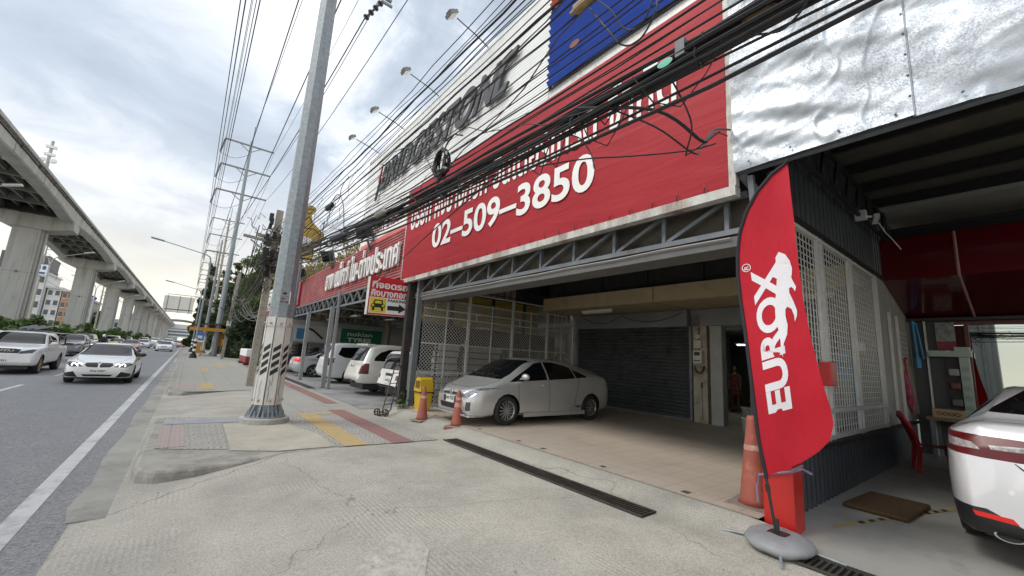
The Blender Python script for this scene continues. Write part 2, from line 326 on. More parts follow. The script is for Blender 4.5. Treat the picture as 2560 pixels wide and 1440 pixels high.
for P in (P1, P2):
    cpt = V((sum(q[0] for q in P)/len(P), sum(q[1] for q in P)/len(P) if P is P1 else 30, 0)); bm = B(); rings = []
    for z_, d_ in ((-.3, -.02), (-.06, 0), (-.018, .015), (0, .05)):
        ring = []
        for k in range(len(P)):
            a_, b_, c2 = V((*P[k-1], 0)), V((*P[k], 0)), V((*P[(k+1) % len(P)], 0)); n_ = ((b_-a_).normalized()+(c2-b_).normalized()); n_ = V((-n_.y, n_.x, 0)).normalized()
            if (cpt-b_).dot(n_) < 0: n_ = -n_
            ring.append(bm.verts.new(b_+n_*(d_ if b_.y < 60 else 0)+V((0, 0, z_))))
        rings.append(ring)
    for A_, C_ in zip(rings, rings[1:]):
        for k in range(len(P)): bm.faces.new((A_[k], A_[(k+1) % len(P)], C_[(k+1) % len(P)], C_[k]))
    ft = bm.faces.new(rings[-1]); ft.normal_update(); bmesh.ops.triangulate(bm, faces=[ft], ngon_method='EAR_CLIP'); bmesh.ops.recalc_face_normals(bm, faces=bm.faces)
    struct('kerb', bm, kerbm, False)
def inset(P, d=.14):
    c = V((sum(p_[0] for p_ in P)/len(P), sum(p_[1] for p_ in P)/len(P)))
    return [(p_[0]+(d if p_[0] < c.x else 0), p_[1]) for p_ in P]
for P, z in (([(-.14, 10.9), (-.15, 7.9), (.7, 7.5), (.75, 9.9), (1.7, 9.9), (2.1, 8.2), (2.15, 7.08), (3.9, 7.02), (3.9, 11.3), (1.5, 11.3), (1.2, 10.6)], .006), (inset(P2), .006), (P3, .004)):
    bm = B(); fs = [bm.faces.new([bm.verts.new((a_, b_, z)) for a_, b_ in P])]; fs[0].normal_update(); bmesh.ops.triangulate(bm, faces=fs, ngon_method='EAR_CLIP')
    bmesh.ops.recalc_face_normals(bm, faces=bm.faces); struct('pavement', bm, pav)
yel = tilemat('yellow tactile paving', (.50, .37, .17), (.46, .34, .155), (.33, .25, .12), .5, .066, .012, .75, 0, (.44, .35, .20), .35, 0, math.radians(90), .6)
redp = tilemat('red scalloped paving', (.29, .16, .14), (.26, .145, .13), (.20, .10, .09), .4, .4, .01, .85, 3.4, (.34, .25, .21), .4, 0)
pink = tilemat('faded pink paving', (.40, .33, .30), (.38, .315, .285), (.27, .21, .19), .4, .4, .01, .85, 3.4, (.45, .42, .37), .4, 0)
bm = B(); sheet(bm, 2.24, 2.62, 7.07, 10.86, .011); sheet(bm, 2.62, 3.02, 10.6, 10.86, .011)
sheet(bm, .55, .95, 17.0, 19.6, .011); sheet(bm, 2.3, 2.7, 20.5, 23, .011); sheet(bm, .8, 1.1, 26, 30, .011); sheet(bm, 1.4, 2.2, 31, 33, .011)
struct('tactile_paving', bm, yel)
bm = B(); sheet(bm, 3.03, 3.42, 7.01, 11.28, .0105); sheet(bm, 3.3, 3.66, 12.6, 21, .0095); sheet(bm, 3.3, 3.66, 27, 36, .0105)
struct('red_paving', bm, redp)
bm = B(); sheet(bm, -.14, .2, 7.9, 9.75, .0105); sheet(bm, -.14, .45, 16.9, 19, .0105)
struct('pink_paving', bm, pink)
bm = B(); sheet(bm, -.12, 1.05, 9.98, 10.6, .0115)
struct('paving_patch', bm, pm('smooth blue grey screed', (.30, .31, .325), .6, 0, .15, 3, stain=(.40, .385, .35), stamt=.4))
sandm = pm('sandy concrete patch', (.43, .40, .325), .9, 0, .15, 1.6, bump=.3, bscale=40, stain=(.50, .48, .42), stamt=.4)
bm = B(); fs = [bm.faces.new([bm.verts.new((a_, b_, .009)) for a_, b_ in [(.72, 7.4), (1.3, 7.12), (2.12, 7.14), (2.1, 8.3), (1.85, 9.3), (1.95, 9.85), (.76, 9.85)]])]; fs[0].normal_update()
bmesh.ops.triangulate(bm, faces=fs); bmesh.ops.recalc_face_normals(bm, faces=bm.faces); struct('concrete_patch', bm, sandm)
# floors ------------------------------------------------------------
struct('tyre_shop_floor', sheet(B(), 3.92, 17, 11.32, 42, .0045), pm('oily yard concrete', (.27, .27, .265), .75, 0, .2, .8, bump=.2, bscale=30, stain=(.14, .14, .135), stamt=.5))
tile = tilemat('dirty beige floor tiles', (.52, .44, .35), (.48, .405, .32), (.25, .21, .17), .3, .3, .006, .55, 0, (.32, .26, .205), .5, 0)
struct('garage_floor', sheet(B(), 4.76, 11.62, 1.9, 11.2, .112), tile)
struct('corridor_floor', sheet(B(), 11.62, 21, 1.9, 11.2, .106), tile)
def bz(x): return .003+.09*sst((x-4.62)/.9)
struct('repair_bay_floor', grid(B(), 60, 1, lambda a, b: (4.62+9.4*a*a, -9+10.9*b, bz(4.62+9.4*a*a))), pm('smooth bay concrete', (.36, .35, .315), .55, 0, .2, 1.2, bump=.1, bscale=30, stain=(.21, .205, .185), stamt=.5))
bm = B()
for k in range(7): sheet(bm, 4.85+.02*(k % 2), 4.95, 2.7+k*1.05+.2*(k % 3), 2.79+k*1.05+.2*(k % 3), .116)
struct('floor_inlays', bm, pm('brown floor inlay', (.13, .09, .07), .6, 0, .2, 9))
tp0, tp1 = V((5.35, 1.42, .093)), V((7.4, .80, .0975)); td = (tp1-tp0).normalized(); ts = V((-td.y, td.x, 0))*.028; tl = (tp1-tp0).length
bm = B(); quad(bm, tp0-ts, tp1-ts, tp1+ts, tp0+ts); struct('hazard_tape', bm, pm('faded yellow hazard tape', (.42, .33, .12), .5, 0, .25, 10))
bm = B(); k = .35
while k < tl-.1: a_ = tp0+td*k+V((0, 0, .0012)); quad(bm, a_-ts*1.01, a_-ts*1.01+td*.085, a_+ts*1.01+td*.115, a_+ts*1.01+td*.03); k += .17
struct('hazard_tape_stripe', bm, pm('black hazard tape', (.035, .035, .035), .5))
# median ------------------------------------------------------------
bm = B(); box(bm, -17.5, -10.95, -60, 700, -.4, .08)
struct('median_kerb', bm, conc)
struct('median_soil', sheet(B(), -17.2, -11.2, -60, 700, .0845), pm('planted soil', (.10, .11, .05), .95, 0, .4, 1.5, bump=.5, bscale=8))
bm = B(); box(bm, -40, -31, -60, 700, -.4, .0)
struct('far_pavement', bm, conc)
# ================================================================ BUILDINGS AND SIGNS
vinyl = pm('faded red vinyl banner', (.34, .018, .026), .6, 0, .08, .5, bump=.0, spec=.25)
nd, lk, p = nodes_of(vinyl)
g = nd.new('ShaderNodeTexCoord'); mp = nd.new('ShaderNodeMapping'); mp.inputs['Rotation'].default_value = (.95, 0, 0); mp.inputs['Scale'].default_value = (1, .35, 2.2); lk.new(g.outputs['Object'], mp.inputs[0])
n = nd.new('ShaderNodeTexNoise'); n.inputs['Scale'].default_value = 1.6; n.inputs['Detail'].default_value = 4; n.inputs['Distortion'].default_value = .6; lk.new(mp.outputs[0], n.inputs['Vector'])
bp = nd.new('ShaderNodeBump'); bp.inputs['Strength'].default_value = .2; bp.inputs['Distance'].default_value = .1; lk.new(n.outputs['Fac'], bp.inputs['Height']); lk.new(bp.outputs[0], p.inputs['Normal'])
letter_white = pm('white vinyl lettering', (.78, .77, .74), .55, 0, .05, 3)
# --- big red banner on a rusty frame
BX = 4.85
t = thing('shop_banner', 'long red vinyl banner with white phone number above the garage truss', 'banner', (BX, 7, 3.73))
bm = B(); grid(bm, 60, 18, lambda a, b: (BX-.025*math.sin(b*math.pi)+.012*math.sin(a*40+b*9)*(b*(1-b))*2, 2.1+9.72*a, 3.75+2.87*b))
o = obj('vinyl_sheet', bm, vinyl, t, True)
rust = pm('peeling rusty flashing', (.52, .52, .48), .6, .1, .15, 5, bump=.3, bscale=20, stain=(.16, .065, .03), stamt=.75, stscale=1.6, stretch=(1, 1, .5))
bm = B(); box(bm, BX-.02, BX+.12, 2.03, 11.86, 3.62, 3.74); box(bm, BX-.02, BX+.08, 2.02, 2.1, 3.74, 6.62); box(bm, BX-.02, BX+.08, 11.82, 11.88, 3.74, 6.62)
obj('frame', bm, rust, t)
bm = B()
for k in range(26): tube(bm, [(BX-.03, 2.4+.37*k, 3.74), (BX-.055, 2.38+.37*k, 3.80), (BX-.035, 2.4+.37*k, 3.85)], .006, 4)
obj('tie', bm, plastic_bk, t)
U, Vv = (0, -1, 0), (0, 0, 1)
text('lettering', '02–509–3850', letter_white, t, (BX-.036, 9.92, 4.36), U, Vv, 5.72, .68, .022, .004)
text('lettering', 'บริษัท คิงบางกอก อินเตอร์เทรด จำกัด', letter_white, t, (BX-.036, 11.45, 5.22), U, Vv, 8.7, .86, .02, .004)
# --- white corrugated sign wall behind and above it
def corr(bm, x, y0, y1, z0, z1, pitch, amp, axis='z'):
    """ribs running along Y"""
    n = max(2, int((z1-z0)/pitch*4))
    return grid(bm, 1, n, lambda a, b: (x-amp*(abs(((b*n/4) % 1)-.5)*2), y0+(y1-y0)*a, z0+(z1-z0)*b))
WX = 5.0
corr_w = pm('white corrugated sheet', (.86, .87, .86), .4, .05, .05, 1, stain=(.60, .59, .54), stamt=.2)
t = thing('corrugated_signboard', 'tall white corrugated signboard with slanted black letters and blue end panel', 'signboard', (WX, 10, 5.4))
bm = B(); corr(bm, WX, 5.63, 16.9, 5.4, 9.42, .075, .015); obj('white_panel', bm, corr_w, t)
bm = B(); corr(bm, WX-.01, 1.9, 5.63, 6.95, 8.78, .17, .07); obj('blue_panel', bm, pm('blue corrugated sheet', (.04, .11, .50), .35, .1, .1, 2), t)
bm = B(); corr(bm, WX-.01, 1.9, 5.63, 8.78, 9.42, .17, .07); obj('red_panel', bm, pm('orange red corrugated sheet', (.55, .13, .08), .4, .1, .1, 2), t)
bm = B(); box(bm, WX+.06, WX+.22, 1.9, 16.9, 5.3, 9.40); box(bm, WX-.03, WX+.25, 1.9, 16.92, 9.42, 9.48); box(bm, WX+.0, WX+.05, 1.9, 5.63, 6.64, 6.95); obj('backing_frame', bm, steel_lt, t)
lt = pm('dark grey box lettering', (.055, .055, .058), .5, 0, .1, 3)
letters = 'คบดศราบดก'
text('lettering', 'BRIDGESTON', lt, t, (WX-.075, 15.0, 7.60), U, Vv, 7.35, .98, .026, .06, 0, 1.08, .42)
bm = B(); prism(bm, [(.10, .35), (.22, .35), (.42, .98), (.36, .98)], (WX-.13, 15.15, 7.60), U, Vv, .05); obj('red_flash', bm, pm('letter red', (.42, .05, .04), .5), t)
bm = B()
sw_l = [(.05, .25), (.14, .5), (.24, .8), (.38, 1.1), (.58, 1.3), (.85, 1.4), (1.42, 1.45)]; sw_r = [(.38, .23), (.46, .5), (.54, .74), (.64, .93), (.78, 1.08), (1.0, 1.14), (1.28, 1.16)]
sw = [(0, .0), (.78, .0), (.95, .30), (.75, .30), (.38, .22), (.36, .34), (.62, .98), (.78, 1.12), (1.28, 1.16), (1.42, 1.45), (.72, 1.40), (.40, 1.2), (.22, .85), (-.02, .18)]
for q in range(6): prism(bm, [(a_*.68, b_*.68) for a_, b_ in (sw_l[q], sw_r[q], sw_r[q+1], sw_l[q+1])], (WX-.075, 7.56, 7.60), U, Vv, .06)
for P in ([(.0, .0), (.72, .0), (.36, .22), (.05, .25)], [(.72, .0), (.98, .34), (.80, .34), (.36, .22)]): prism(bm, [(a_*.68, b_*.68) for a_, b_ in P], (WX-.075, 7.56, 7.60), U, Vv, .0605)
prism(bm, [(-.36, -.30), (-.24, -.30), (.10, .5), (.0, .5)], (WX-.075, 15.05, 7.60), U, Vv, .06)
obj('lettering', bm, lt, t)
# floodlights on arms above the signboard
def flood_arm(y, first=None):
    t = thing('sign_floodlight', 'small grey floodlight on a thin arm above the white corrugated signboard', 'floodlight', (5.1, y, 9.45), 0, 'floodlights on arms above the signboard')
    bm = B(); tube(bm, [(5.1, y, 9.45), (4.6, y-.02, 9.6), (4.0, y-.04, 9.72)], .017, 5); bm2 = bm
    obj('arm', bm2, steel_dk, t)
    bm = B(); M = Matrix.Translation((3.86, y-.04, 9.74)) @ Matrix.Rotation(math.radians(-38), 4, 'Y')
    box(bm, -.12, .1, -.14, .14, -.045, .04, M); box(bm, -.1, .05, -.09, .09, .04, .08, M); obj('lamp_head', bm, pm('grey lamp casting', (.24, .24, .23), .5, .3), t)
    bm = B(); box(bm, -.11, .09, -.125, .125, -.05, -.046, M); obj('lens', bm, pm('pale lamp glass', (.62, .62, .58), .25), t)
    return t
fl = flood_arm(8.05)
for y_ in (10.75, 13.35, 15.8): dup(fl, (5.1, y_, 9.45))
# --- small white company sign at the left end
t = thing('company_sign', 'white sign board with red lettering left of the red banner', 'sign', (4.95, 14, 5.45))
bm = B(); box(bm, 4.9, 4.96, 12.05, 16.4, 5.62, 6.55); obj('panel', bm, sign_white, t)
bm = B(); box(bm, 4.88, 4.955, 11.95, 16.4, 5.46, 5.615); obj('red_strip', bm, pm('salmon red strip', (.62, .16, .14), .5), t)
text('lettering', 'บริษัท เครื่อง', pm('maroon lettering', (.34, .05, .06), .5), t, (4.898, 15.4, 5.85), U, Vv, 3.1, .6, .022, .01)
# --- red slatted tyre shop sign
slat = pm('sun faded maroon slats', (.30, .055, .055), .5, 0, .16, 1.2, stain=(.44, .16, .14), stamt=.35)
t = thing('tyre_shop_sign', 'long maroon slatted shop sign with raised white letters over the tyre shop', 'sign', (4.9, 21, 3.8))
bm = B()
for k in range(17):
    z0 = 3.86+k*.097
    quad(bm, (4.88, 11.95, z0), (4.88, 30, z0), (4.905, 30, z0+.094), (4.905, 11.95, z0+.094)); quad(bm, (4.905, 11.95, z0-.003), (4.905, 30, z0-.003), (4.88, 30, z0), (4.88, 11.95, z0))
box(bm, 4.91, 5.0, 11.95, 30, 3.85, 5.49); obj('slat_panel', bm, slat, t)
cl = pm('white channel letters', (.74, .73, .70), .5, 0, .06, 3)
text('lettering', 'ยาง แม็กซ์ ใน-ต่างประเทศ', cl, t, (4.86, 20.9, 4.24), U, Vv, 8.75, 1.10, .014, .08)
bm = B(); box(bm, 4.80, 4.87, 27.0, 28.3, 4.0, 5.45); obj('emblem_plate', bm, pm('deep red plate', (.36, .02, .05), .4), t)
bm = B()
for a_ in range(3):
    prism(bm, [(.2+.3*a_, .15), (.38+.3*a_, .15), (.44+.3*a_, .5+.1*(a_ % 2)), (.36+.3*a_, 1.1), (.28+.3*a_, .8), (.14+.3*a_, .5)], (4.795, 28.25, 4.05), U, Vv, .02)
ring = [(.62+.3*math.cos(k*math.pi/8), 1.05+.2*math.sin(k*math.pi/8)) for k in range(9)]
prism(bm, ring, (4.795, 28.25, 4.05), U, Vv, .02); obj('emblem', bm, cl, t)
# --- far sections of the tyre shop sign
t = thing('neighbour_sign', 'white painted board above a maroon fascia at the far end of the tyre shop', 'sign', (4.9, 38, 3.5))
bm = B(); box(bm, 4.86, 4.96, 36.5, 40.6, 4.35, 6.1); obj('white_board', bm, sign_white, t)
bm = B(); box(bm, 4.88, 5.0, 30.05, 43.5, 3.45, 4.34); obj('fascia', bm, pm('maroon fascia', (.27, .03, .045), .5), t)
text('lettering', 'ร้าน ยาง', pm('faint grey lettering', (.55, .55, .54), .6), t, (4.858, 40.2, 4.9), U, Vv, 3.2, .7, .01, .006)
# black floodlights on the tyre shop sign
def box_flood(x, y, z, s, label):
    t = thing('floodlight', label, 'floodlight', (x, y, z))
    M = Matrix.Translation((x, y, z)) @ Matrix.Rotation(math.radians(25), 4, 'Z') @ Matrix.Rotation(math.radians(-25), 4, 'Y') @ Matrix.Scale(s, 4)
    bm = B(); box(bm, -.14, .12, -.22, .22, .12, .55, M); bevel(bm, .03*s); box(bm, -.2, -.14, -.24, .24, .1, .57, M); obj('housing', bm, plastic_bk, t)
    bm = B(); box(bm, -.205, -.2, -.2, .2, .14, .53, M); obj('lens', bm, glass_dk, t)
    bm = B(); bar(bm, M @ V((0, -.26, 0)), M @ V((0, -.26, .35)), .03*s); bar(bm, M @ V((0, .26, 0)), M @ V((0, .26, .35)), .03*s); bar(bm, M @ V((0, -.26, 0)), M @ V((0, .26, 0)), .03*s); bar(bm, M @ V((0, 0, 0)), M @ V((.0, 0, -.35)), .05*s); obj('bracket', bm, steel_dk, t)
box_flood(4.75, 15.2, 5.62, 1.15, 'big black floodlight standing on the maroon sign beside the white company sign')
box_flood(4.8, 20.5, 5.55, 1.1, 'black floodlight on top of the maroon sign beside the yellow cutout sign')
box_flood(4.8, 26.6, 5.55, 1.1, 'black floodlight at the left end of the maroon sign next to the steel pole')
# --- parking sign
t = thing('parking_sign', 'projecting red, white and yellow parking light box sign with a black arrow', 'sign', (4.4, 11.7, 2.6))
C0 = V((3.84, 11.62, 2.57)); C1 = V((5.02, 11.58, 2.60))    # lower corners seen from the road
Un = (C1-C0); W_ = Un.length; Un = Un/W_; H_ = 1.10
bm = B(); prism(bm, [(0, 0), (W_, 0), (W_, H_), (0, H_)], C0, Un, (0, 0, 1), -.22); obj('box', bm, steel_lt, t)
def pp(poly, name, m, d=.006, off=.003):
    bm = B(); n_ = Un.cross(V((0, 0, 1))); prism(bm, poly, C0+n_*off, Un, (0, 0, 1), d); return obj(name, bm, m, t)
R_ = lambda a, b, c, d: [(a*W_, c*H_), (b*W_, c*H_), (b*W_, d*H_), (a*W_, d*H_)]
sred = pm('sign red', (.55, .012, .02), .4, 0, .04, 2); sbk = pm('sign black', (.015, .015, .015), .5)
pp(R_(0, 1, 0, 1), 'border', sred, .004)
pp(R_(.03, .97, .04, .46), 'white_panel', sign_white, .004, .009); pp(R_(.05, .44, .06, .44), 'yellow_panel', pm('sign yellow', (.72, .62, .03), .4), .003, .015)
car = [(.08, .2), (.08, .27), (.12, .30), (.15, .40), (.33, .40), (.36, .30), (.41, .27), (.41, .2), (.38, .2), (.38, .13), (.33, .13), (.33, .2), (.16, .2), (.16, .13), (.11, .13), (.11, .2)]
cs = lambda P: [(a*W_, b*H_) for a, b in P]
bm = B(); n_ = Un.cross(V((0, 0, 1)))
for P in ([(.075, .19), (.415, .19), (.415, .26), (.37, .295), (.12, .295), (.075, .26)], [(.11, .11), (.165, .11), (.165, .19), (.11, .19)], [(.325, .11), (.38, .11), (.38, .19), (.325, .19)], [(.12, .295), (.155, .295), (.175, .37), (.15, .395)], [(.335, .295), (.37, .295), (.34, .395), (.315, .37)], [(.15, .395), (.175, .37), (.315, .37), (.34, .395)]):
    prism(bm, cs(P), C0+n_*.019, Un, (0, 0, 1), .004)
obj('car_symbol', bm, sbk, t)
bm = B()
for cx0 in (.12, .37): prism(bm, [(cx0*W_+.035*math.cos(k), .24*H_+.035*math.sin(k)) for k in [i*math.pi/5 for i in range(10)]], C0+n_*.0235, Un, (0, 0, 1), .003)
obj('car_symbol_lamp', bm, _m['sign yellow'], t)
pp(cs([(.48, .14), (.77, .14), (.77, .075), (.95, .20), (.77, .325), (.77, .26), (.48, .26)]), 'arrow', sbk, .004, .014)
text('lettering', 'PARKING', sbk, t, C0+n_*.014+Un*(.48*W_)+V((0, 0, .36*H_)), Un, (0, 0, 1), .47*W_, .075*H_, .03, .004)
text('lettering', 'ทีจอดรถ', sign_white, t, C0+n_*.006+Un*(.06*W_)+V((0, 0, .70*H_)), Un, (0, 0, 1), .90*W_, .20*H_, .035, .006)
pp(R_(.20, .235, .905, .955), 'tone_mark', sign_white, .006, .006)
text('lettering', 'คิงบางกอก', sign_white, t, C0+n_*.006+Un*(.05*W_)+V((0, 0, .48*H_)), Un, (0, 0, 1), .92*W_, .185*H_, .03, .006)
bm = B(); bar(bm, C1+V((-.1, .15, .4)), C1+V((.2, .15, .42)), .05); bar(bm, C1+V((-.1, .15, .9)), C1+V((.2, .15, .92)), .05); obj('bracket', bm, steel_dk, t)
# --- truss beam over the garage opening
TX_ = 5.1
t = thing('truss_beam', 'grey steel lattice truss spanning the garage opening below the red banner', 'truss', (TX_, 6.5, 3.0))
bm = B()
for z_ in (3.25, 3.70): bar(bm, (TX_, 2.0, z_), (TX_, 11.2, z_), .075, .07)
obj('chord', bm, steel_dk, t)
k = 0; y_ = 2.25
bm = B()
while y_ < 10.9:
    bar(bm, (TX_, y_, 3.28), (TX_, y_, 3.67), .055); bar(bm, (TX_, y_+.82, 3.29), (TX_, y_+.03, 3.66), .05); y_ += .87
bar(bm, (TX_, 10.95, 3.28), (TX_, 10.95, 3.67), .055); obj('lattice', bm, steel_dk, t)
bm = B(); box(bm, TX_+.12, TX_+.15, 2.0, 11.1, 3.2, 3.72); obj('backing_panel', bm, pm('grubby brown board', (.10, .085, .065), .8, 0, .25, 2, stain=(.05, .045, .035), stamt=.4), t)
bm = B(); box(bm, TX_-.02, TX_+.45, 2.0, 11.1, 3.06, 3.19); obj('soffit', bm, pm('grey soffit sheet', (.12, .12, .115), .6, 0, .15, 2), t)
bm = B(); tube(bm, [(TX_-.05, 2.2+.9*i, 3.17+.012*(i % 2)) for i in range(11)], .010, 5); obj('conduit', bm, pm('dirty white conduit', (.40, .38, .34), .6), t)
# --- steel columns of the garage front
def column(x, y, a, z1, label, m=steel_dk, z0=0, grp=None, lean=0):
    t = thing('steel_column', label, 'column', (x, y, z0), 0, grp)
    bm = B(); bar(bm, (x, y, z0), (x+lean, y, z1), a, a*.8, (0, 1, 0)); obj('shaft', bm, m, t)
    bm = B(); box(bm, x-a*.8, x+a*.8, y-a*.8, y+a*.8, z0, z0+.02); obj('foot_plate', bm, steel_dk, t)
column(5.08, 10.92, .16, 3.75, 'grey steel column carrying the left end of the garage truss', steel_dk, .02)
column(5.0, 11.36, .20, 3.7, 'black rusty steel column beside the parking sign', pm('black rusty steel', (.045, .04, .038), .6, .2, .3, 6, stain=(.14, .07, .05), stamt=.4), .0)
# --- the garage itself
t = thing('garage_building', 'open fronted garage with cream mezzanine slab above a dark roller shutter', 'garage', (8.5, 6.4, 0))
wallm = pm('grubby grey wall', (.26, .26, .245), .85, 0, .2, 1.5, stain=(.08, .08, .075), stamt=.4)
bm = B(); box(bm, 11.62, 11.72, 6.05, 11.2, .1, 6.3); box(bm, 11.62, 11.72, 1.9, 6.05, 2.75, 6.3); box(bm, 11.62, 11.72, 1.9, 4.3, .1, 2.75); obj('rear_wall', bm, wallm, t)
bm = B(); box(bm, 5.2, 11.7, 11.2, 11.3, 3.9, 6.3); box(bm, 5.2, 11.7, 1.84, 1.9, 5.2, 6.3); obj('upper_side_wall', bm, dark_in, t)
bm = B(); box(bm, 5.05, 21.2, 1.9, 11.3, 6.3, 6.4); obj('roof', bm, pm('dull roof underside', (.12, .115, .105), .8), t)
cream = pm('stained cream paint', (.50, .41, .24), .8, 0, .12, 2, stain=(.32, .25, .15), stamt=.3)
bm = B(); box(bm, 9.7, 11.61, 1.92, 10.68, 3.28, 3.70); sl = obj('mezzanine_slab', bm, cream, t)
bm = B(); box(bm, 9.695, 9.70, 6.28, 6.30, 3.28, 3.70); box(bm, 9.7, 11.6, 6.28, 6.295, 3.277, 3.28); obj('crack', bm, pm('crack shadow', (.10, .08, .05), .9), sl)
bm = B(); box(bm, 11.40, 11.6, 6.28, 10.62, 2.78, 3.26); box(bm, 11.40, 11.6, 3.2, 5.9, 2.78, 3.26); obj('shutter_box', bm, pm('grey shutter housing', (.23, .24, .245), .5, .1, .1, 2), t)
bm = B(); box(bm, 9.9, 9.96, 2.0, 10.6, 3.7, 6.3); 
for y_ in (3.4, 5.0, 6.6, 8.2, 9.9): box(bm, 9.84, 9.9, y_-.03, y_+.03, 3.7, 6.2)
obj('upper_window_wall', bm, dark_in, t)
shut = pm('slate grey roller shutter', (.088, .098, .105), .45, .25, .18, 1.5, stain=(.04, .045, .05), stamt=.35)
bm = B(); n_s = 25
grid(bm, 1, n_s*6, lambda a, b: (11.54-.045*abs(math.sin(b*n_s*math.pi)), 6.25+4.35*a, .135+2.62*b)); rs = obj('roller_shutter', bm, shut, t)
bm = B(); box(bm, 11.44, 11.60, 6.17, 6.25, .11, 2.78); box(bm, 11.44, 11.60, 10.58, 10.66, .11, 2.78); box(bm, 11.47, 11.57, 6.25, 10.58, .112, .16); obj('guide_rail', bm, steel_dk, rs)
bm = B(); box(bm, 11.42, 11.62, 5.72, 6.12, .11, 2.78); obj('pillar', bm, pm('flaking whitewash', (.42, .38, .31), .9, 0, .2, 4, stain=(.17, .14, .11), stamt=.5, stscale=3), t)
bm = B(); box(bm, 11.40, 11.66, 5.30, 5.62, .11, 2.77); box(bm, 11.40, 11.66, 4.28, 4.42, .11, 2.77); obj('door_post', bm, pm('pale grey door post', (.36, .37, .36), .6, 0, .1, 3), t)
inw = pm('pale green interior wall', (.27, .29, .26), .75, 0, .12, 1.5)
bm = B(); box(bm, 11.75, 20.5, 10.9, 11.0, .1, 3.0); box(bm, 11.75, 20.5, 1.95, 2.05, .1, 3.0); box(bm, 20.4, 20.5, 1.95, 11, .1, 3.0); box(bm, 14.6, 14.75, 7.5, 10.9, .1, 3.0); box(bm, 14.55, 14.8, 6.98, 7.48, .1, 3.0); box(bm, 17.6, 17.8, 2.0, 7.0, 2.1, 3.0); box(bm, 17.6, 17.8, 7.9, 11.0, .1, 3.0)
obj('interior_partition', bm, inw, t)
bm = B(); box(bm, 11.72, 20.5, 1.95, 11, 3.0, 3.08); obj('interior_ceiling', bm, inw, t)
bm = B()
for k in range(5): box(bm, 14.53, 14.6, 7.6, 8.4, 2.05+.09*k, 2.1+.09*k)
obj('louvre', bm, sign_white, t)
lampm = pm('lit fluorescent lamp', (.95, 1, .92), .4, emit=8)
def lamp_at(x, y, z, lx, ly, label):
    t = thing('ceiling_lamp', label, 'lamp', (x, y, z)); bm = B(); box(bm, x-lx, x+lx, y-ly, y+ly, z, z+.04); obj('housing', bm, sign_white, t)
    bm = B(); box(bm, x-lx*.9, x+lx*.9, y-ly*.8, y+ly*.8, z-.03, z-.001); obj('tube', bm, lampm, t)
lamp_at(14.2, 6.85, 2.62, .06, .35, 'lit ceiling lamp inside the garage doorway, beside the white partition')
lamp_at(15.2, 6.30, 2.50, .06, .25, 'lit ceiling lamp deep in the garage doorway, above the standing woman')
for (yy, lab) in ((8.75, 'unlit fluorescent batten under the cream slab above the silver hatchback'), (3.1, 'unlit fluorescent batten under the cream slab beside the feather flag')):
    t = thing('fluorescent_batten', lab, 'light fitting', (10.3, yy, 3.2)); bm = B(); box(bm, 10.26, 10.36, yy-.62, yy+.62, 3.215, 3.275); obj('housing', bm, sign_white, t)
    bm = B(); tube(bm, [(10.31, yy-.6, 3.19), (10.31, yy+.6, 3.19)], .018, 6); obj('tube', bm, sign_white, t)
# cable swags on the header
for (ya, yb, lab) in ((10.3, 8.6, 'thin black cable sagging across the shutter housing, left end'), (8.6, 6.4, 'thin black cable sagging across the shutter housing, right half')):
    bm = B(); tube(bm, [(11.37, ya+(yb-ya)*i/10, 3.2-.25*(1-(2*i/10-1)**2)) for i in range(11)], .009, 4); solo('wire', bm, cable_m, lab, 'wire')
# electricity meter on the pillar
t = thing('electricity_meter', 'white electricity meter box with coiled cable on the whitewashed pillar', 'meter', (11.38, 5.93, 1.7))
bm = B(); box(bm, 11.28, 11.41, 5.80, 6.06, 1.72, 2.08); bevel(bm, .01); obj('meter_box', bm, pm('aged white plastic', (.55, .54, .49), .5, 0, .1, 9), t)
bm = B(); box(bm, 11.32, 11.41, 5.84, 6.03, 2.15, 2.36); box(bm, 11.33, 11.41, 5.86, 6.0, 2.42, 2.52); obj('fuse_box', bm, _m['aged white plastic'], t)
bm = B(); box(bm, 11.275, 11.28, 5.85, 6.01, 1.94, 2.04); box(bm, 11.275, 11.28, 5.84, 6.02, 1.78, 1.81); obj('dial', bm, plastic_bk, t)
bm = B()
for r_c in (.12, .15): tube(bm, [(11.37, 5.92+r_c*math.cos(a_), 1.66+1.5*r_c*math.sin(a_)) for a_ in [math.pi+math.pi*i/10 for i in range(11)]], .012, 5)
tube(bm, [(11.39, 5.92, 2.1), (11.39, 5.92, 2.75)], .012, 5); obj('cable', bm, cable_m, t)
bm = B(); tube(bm, [(11.38, 5.86, .15), (11.39, 5.87, 1.1)], .006, 5); box(bm, 11.37, 11.40, 5.85, 5.88, 1.05, 1.2); solo('thin_rod', bm, plastic_bk, 'thin rod leaning on the whitewashed pillar', 'rod')
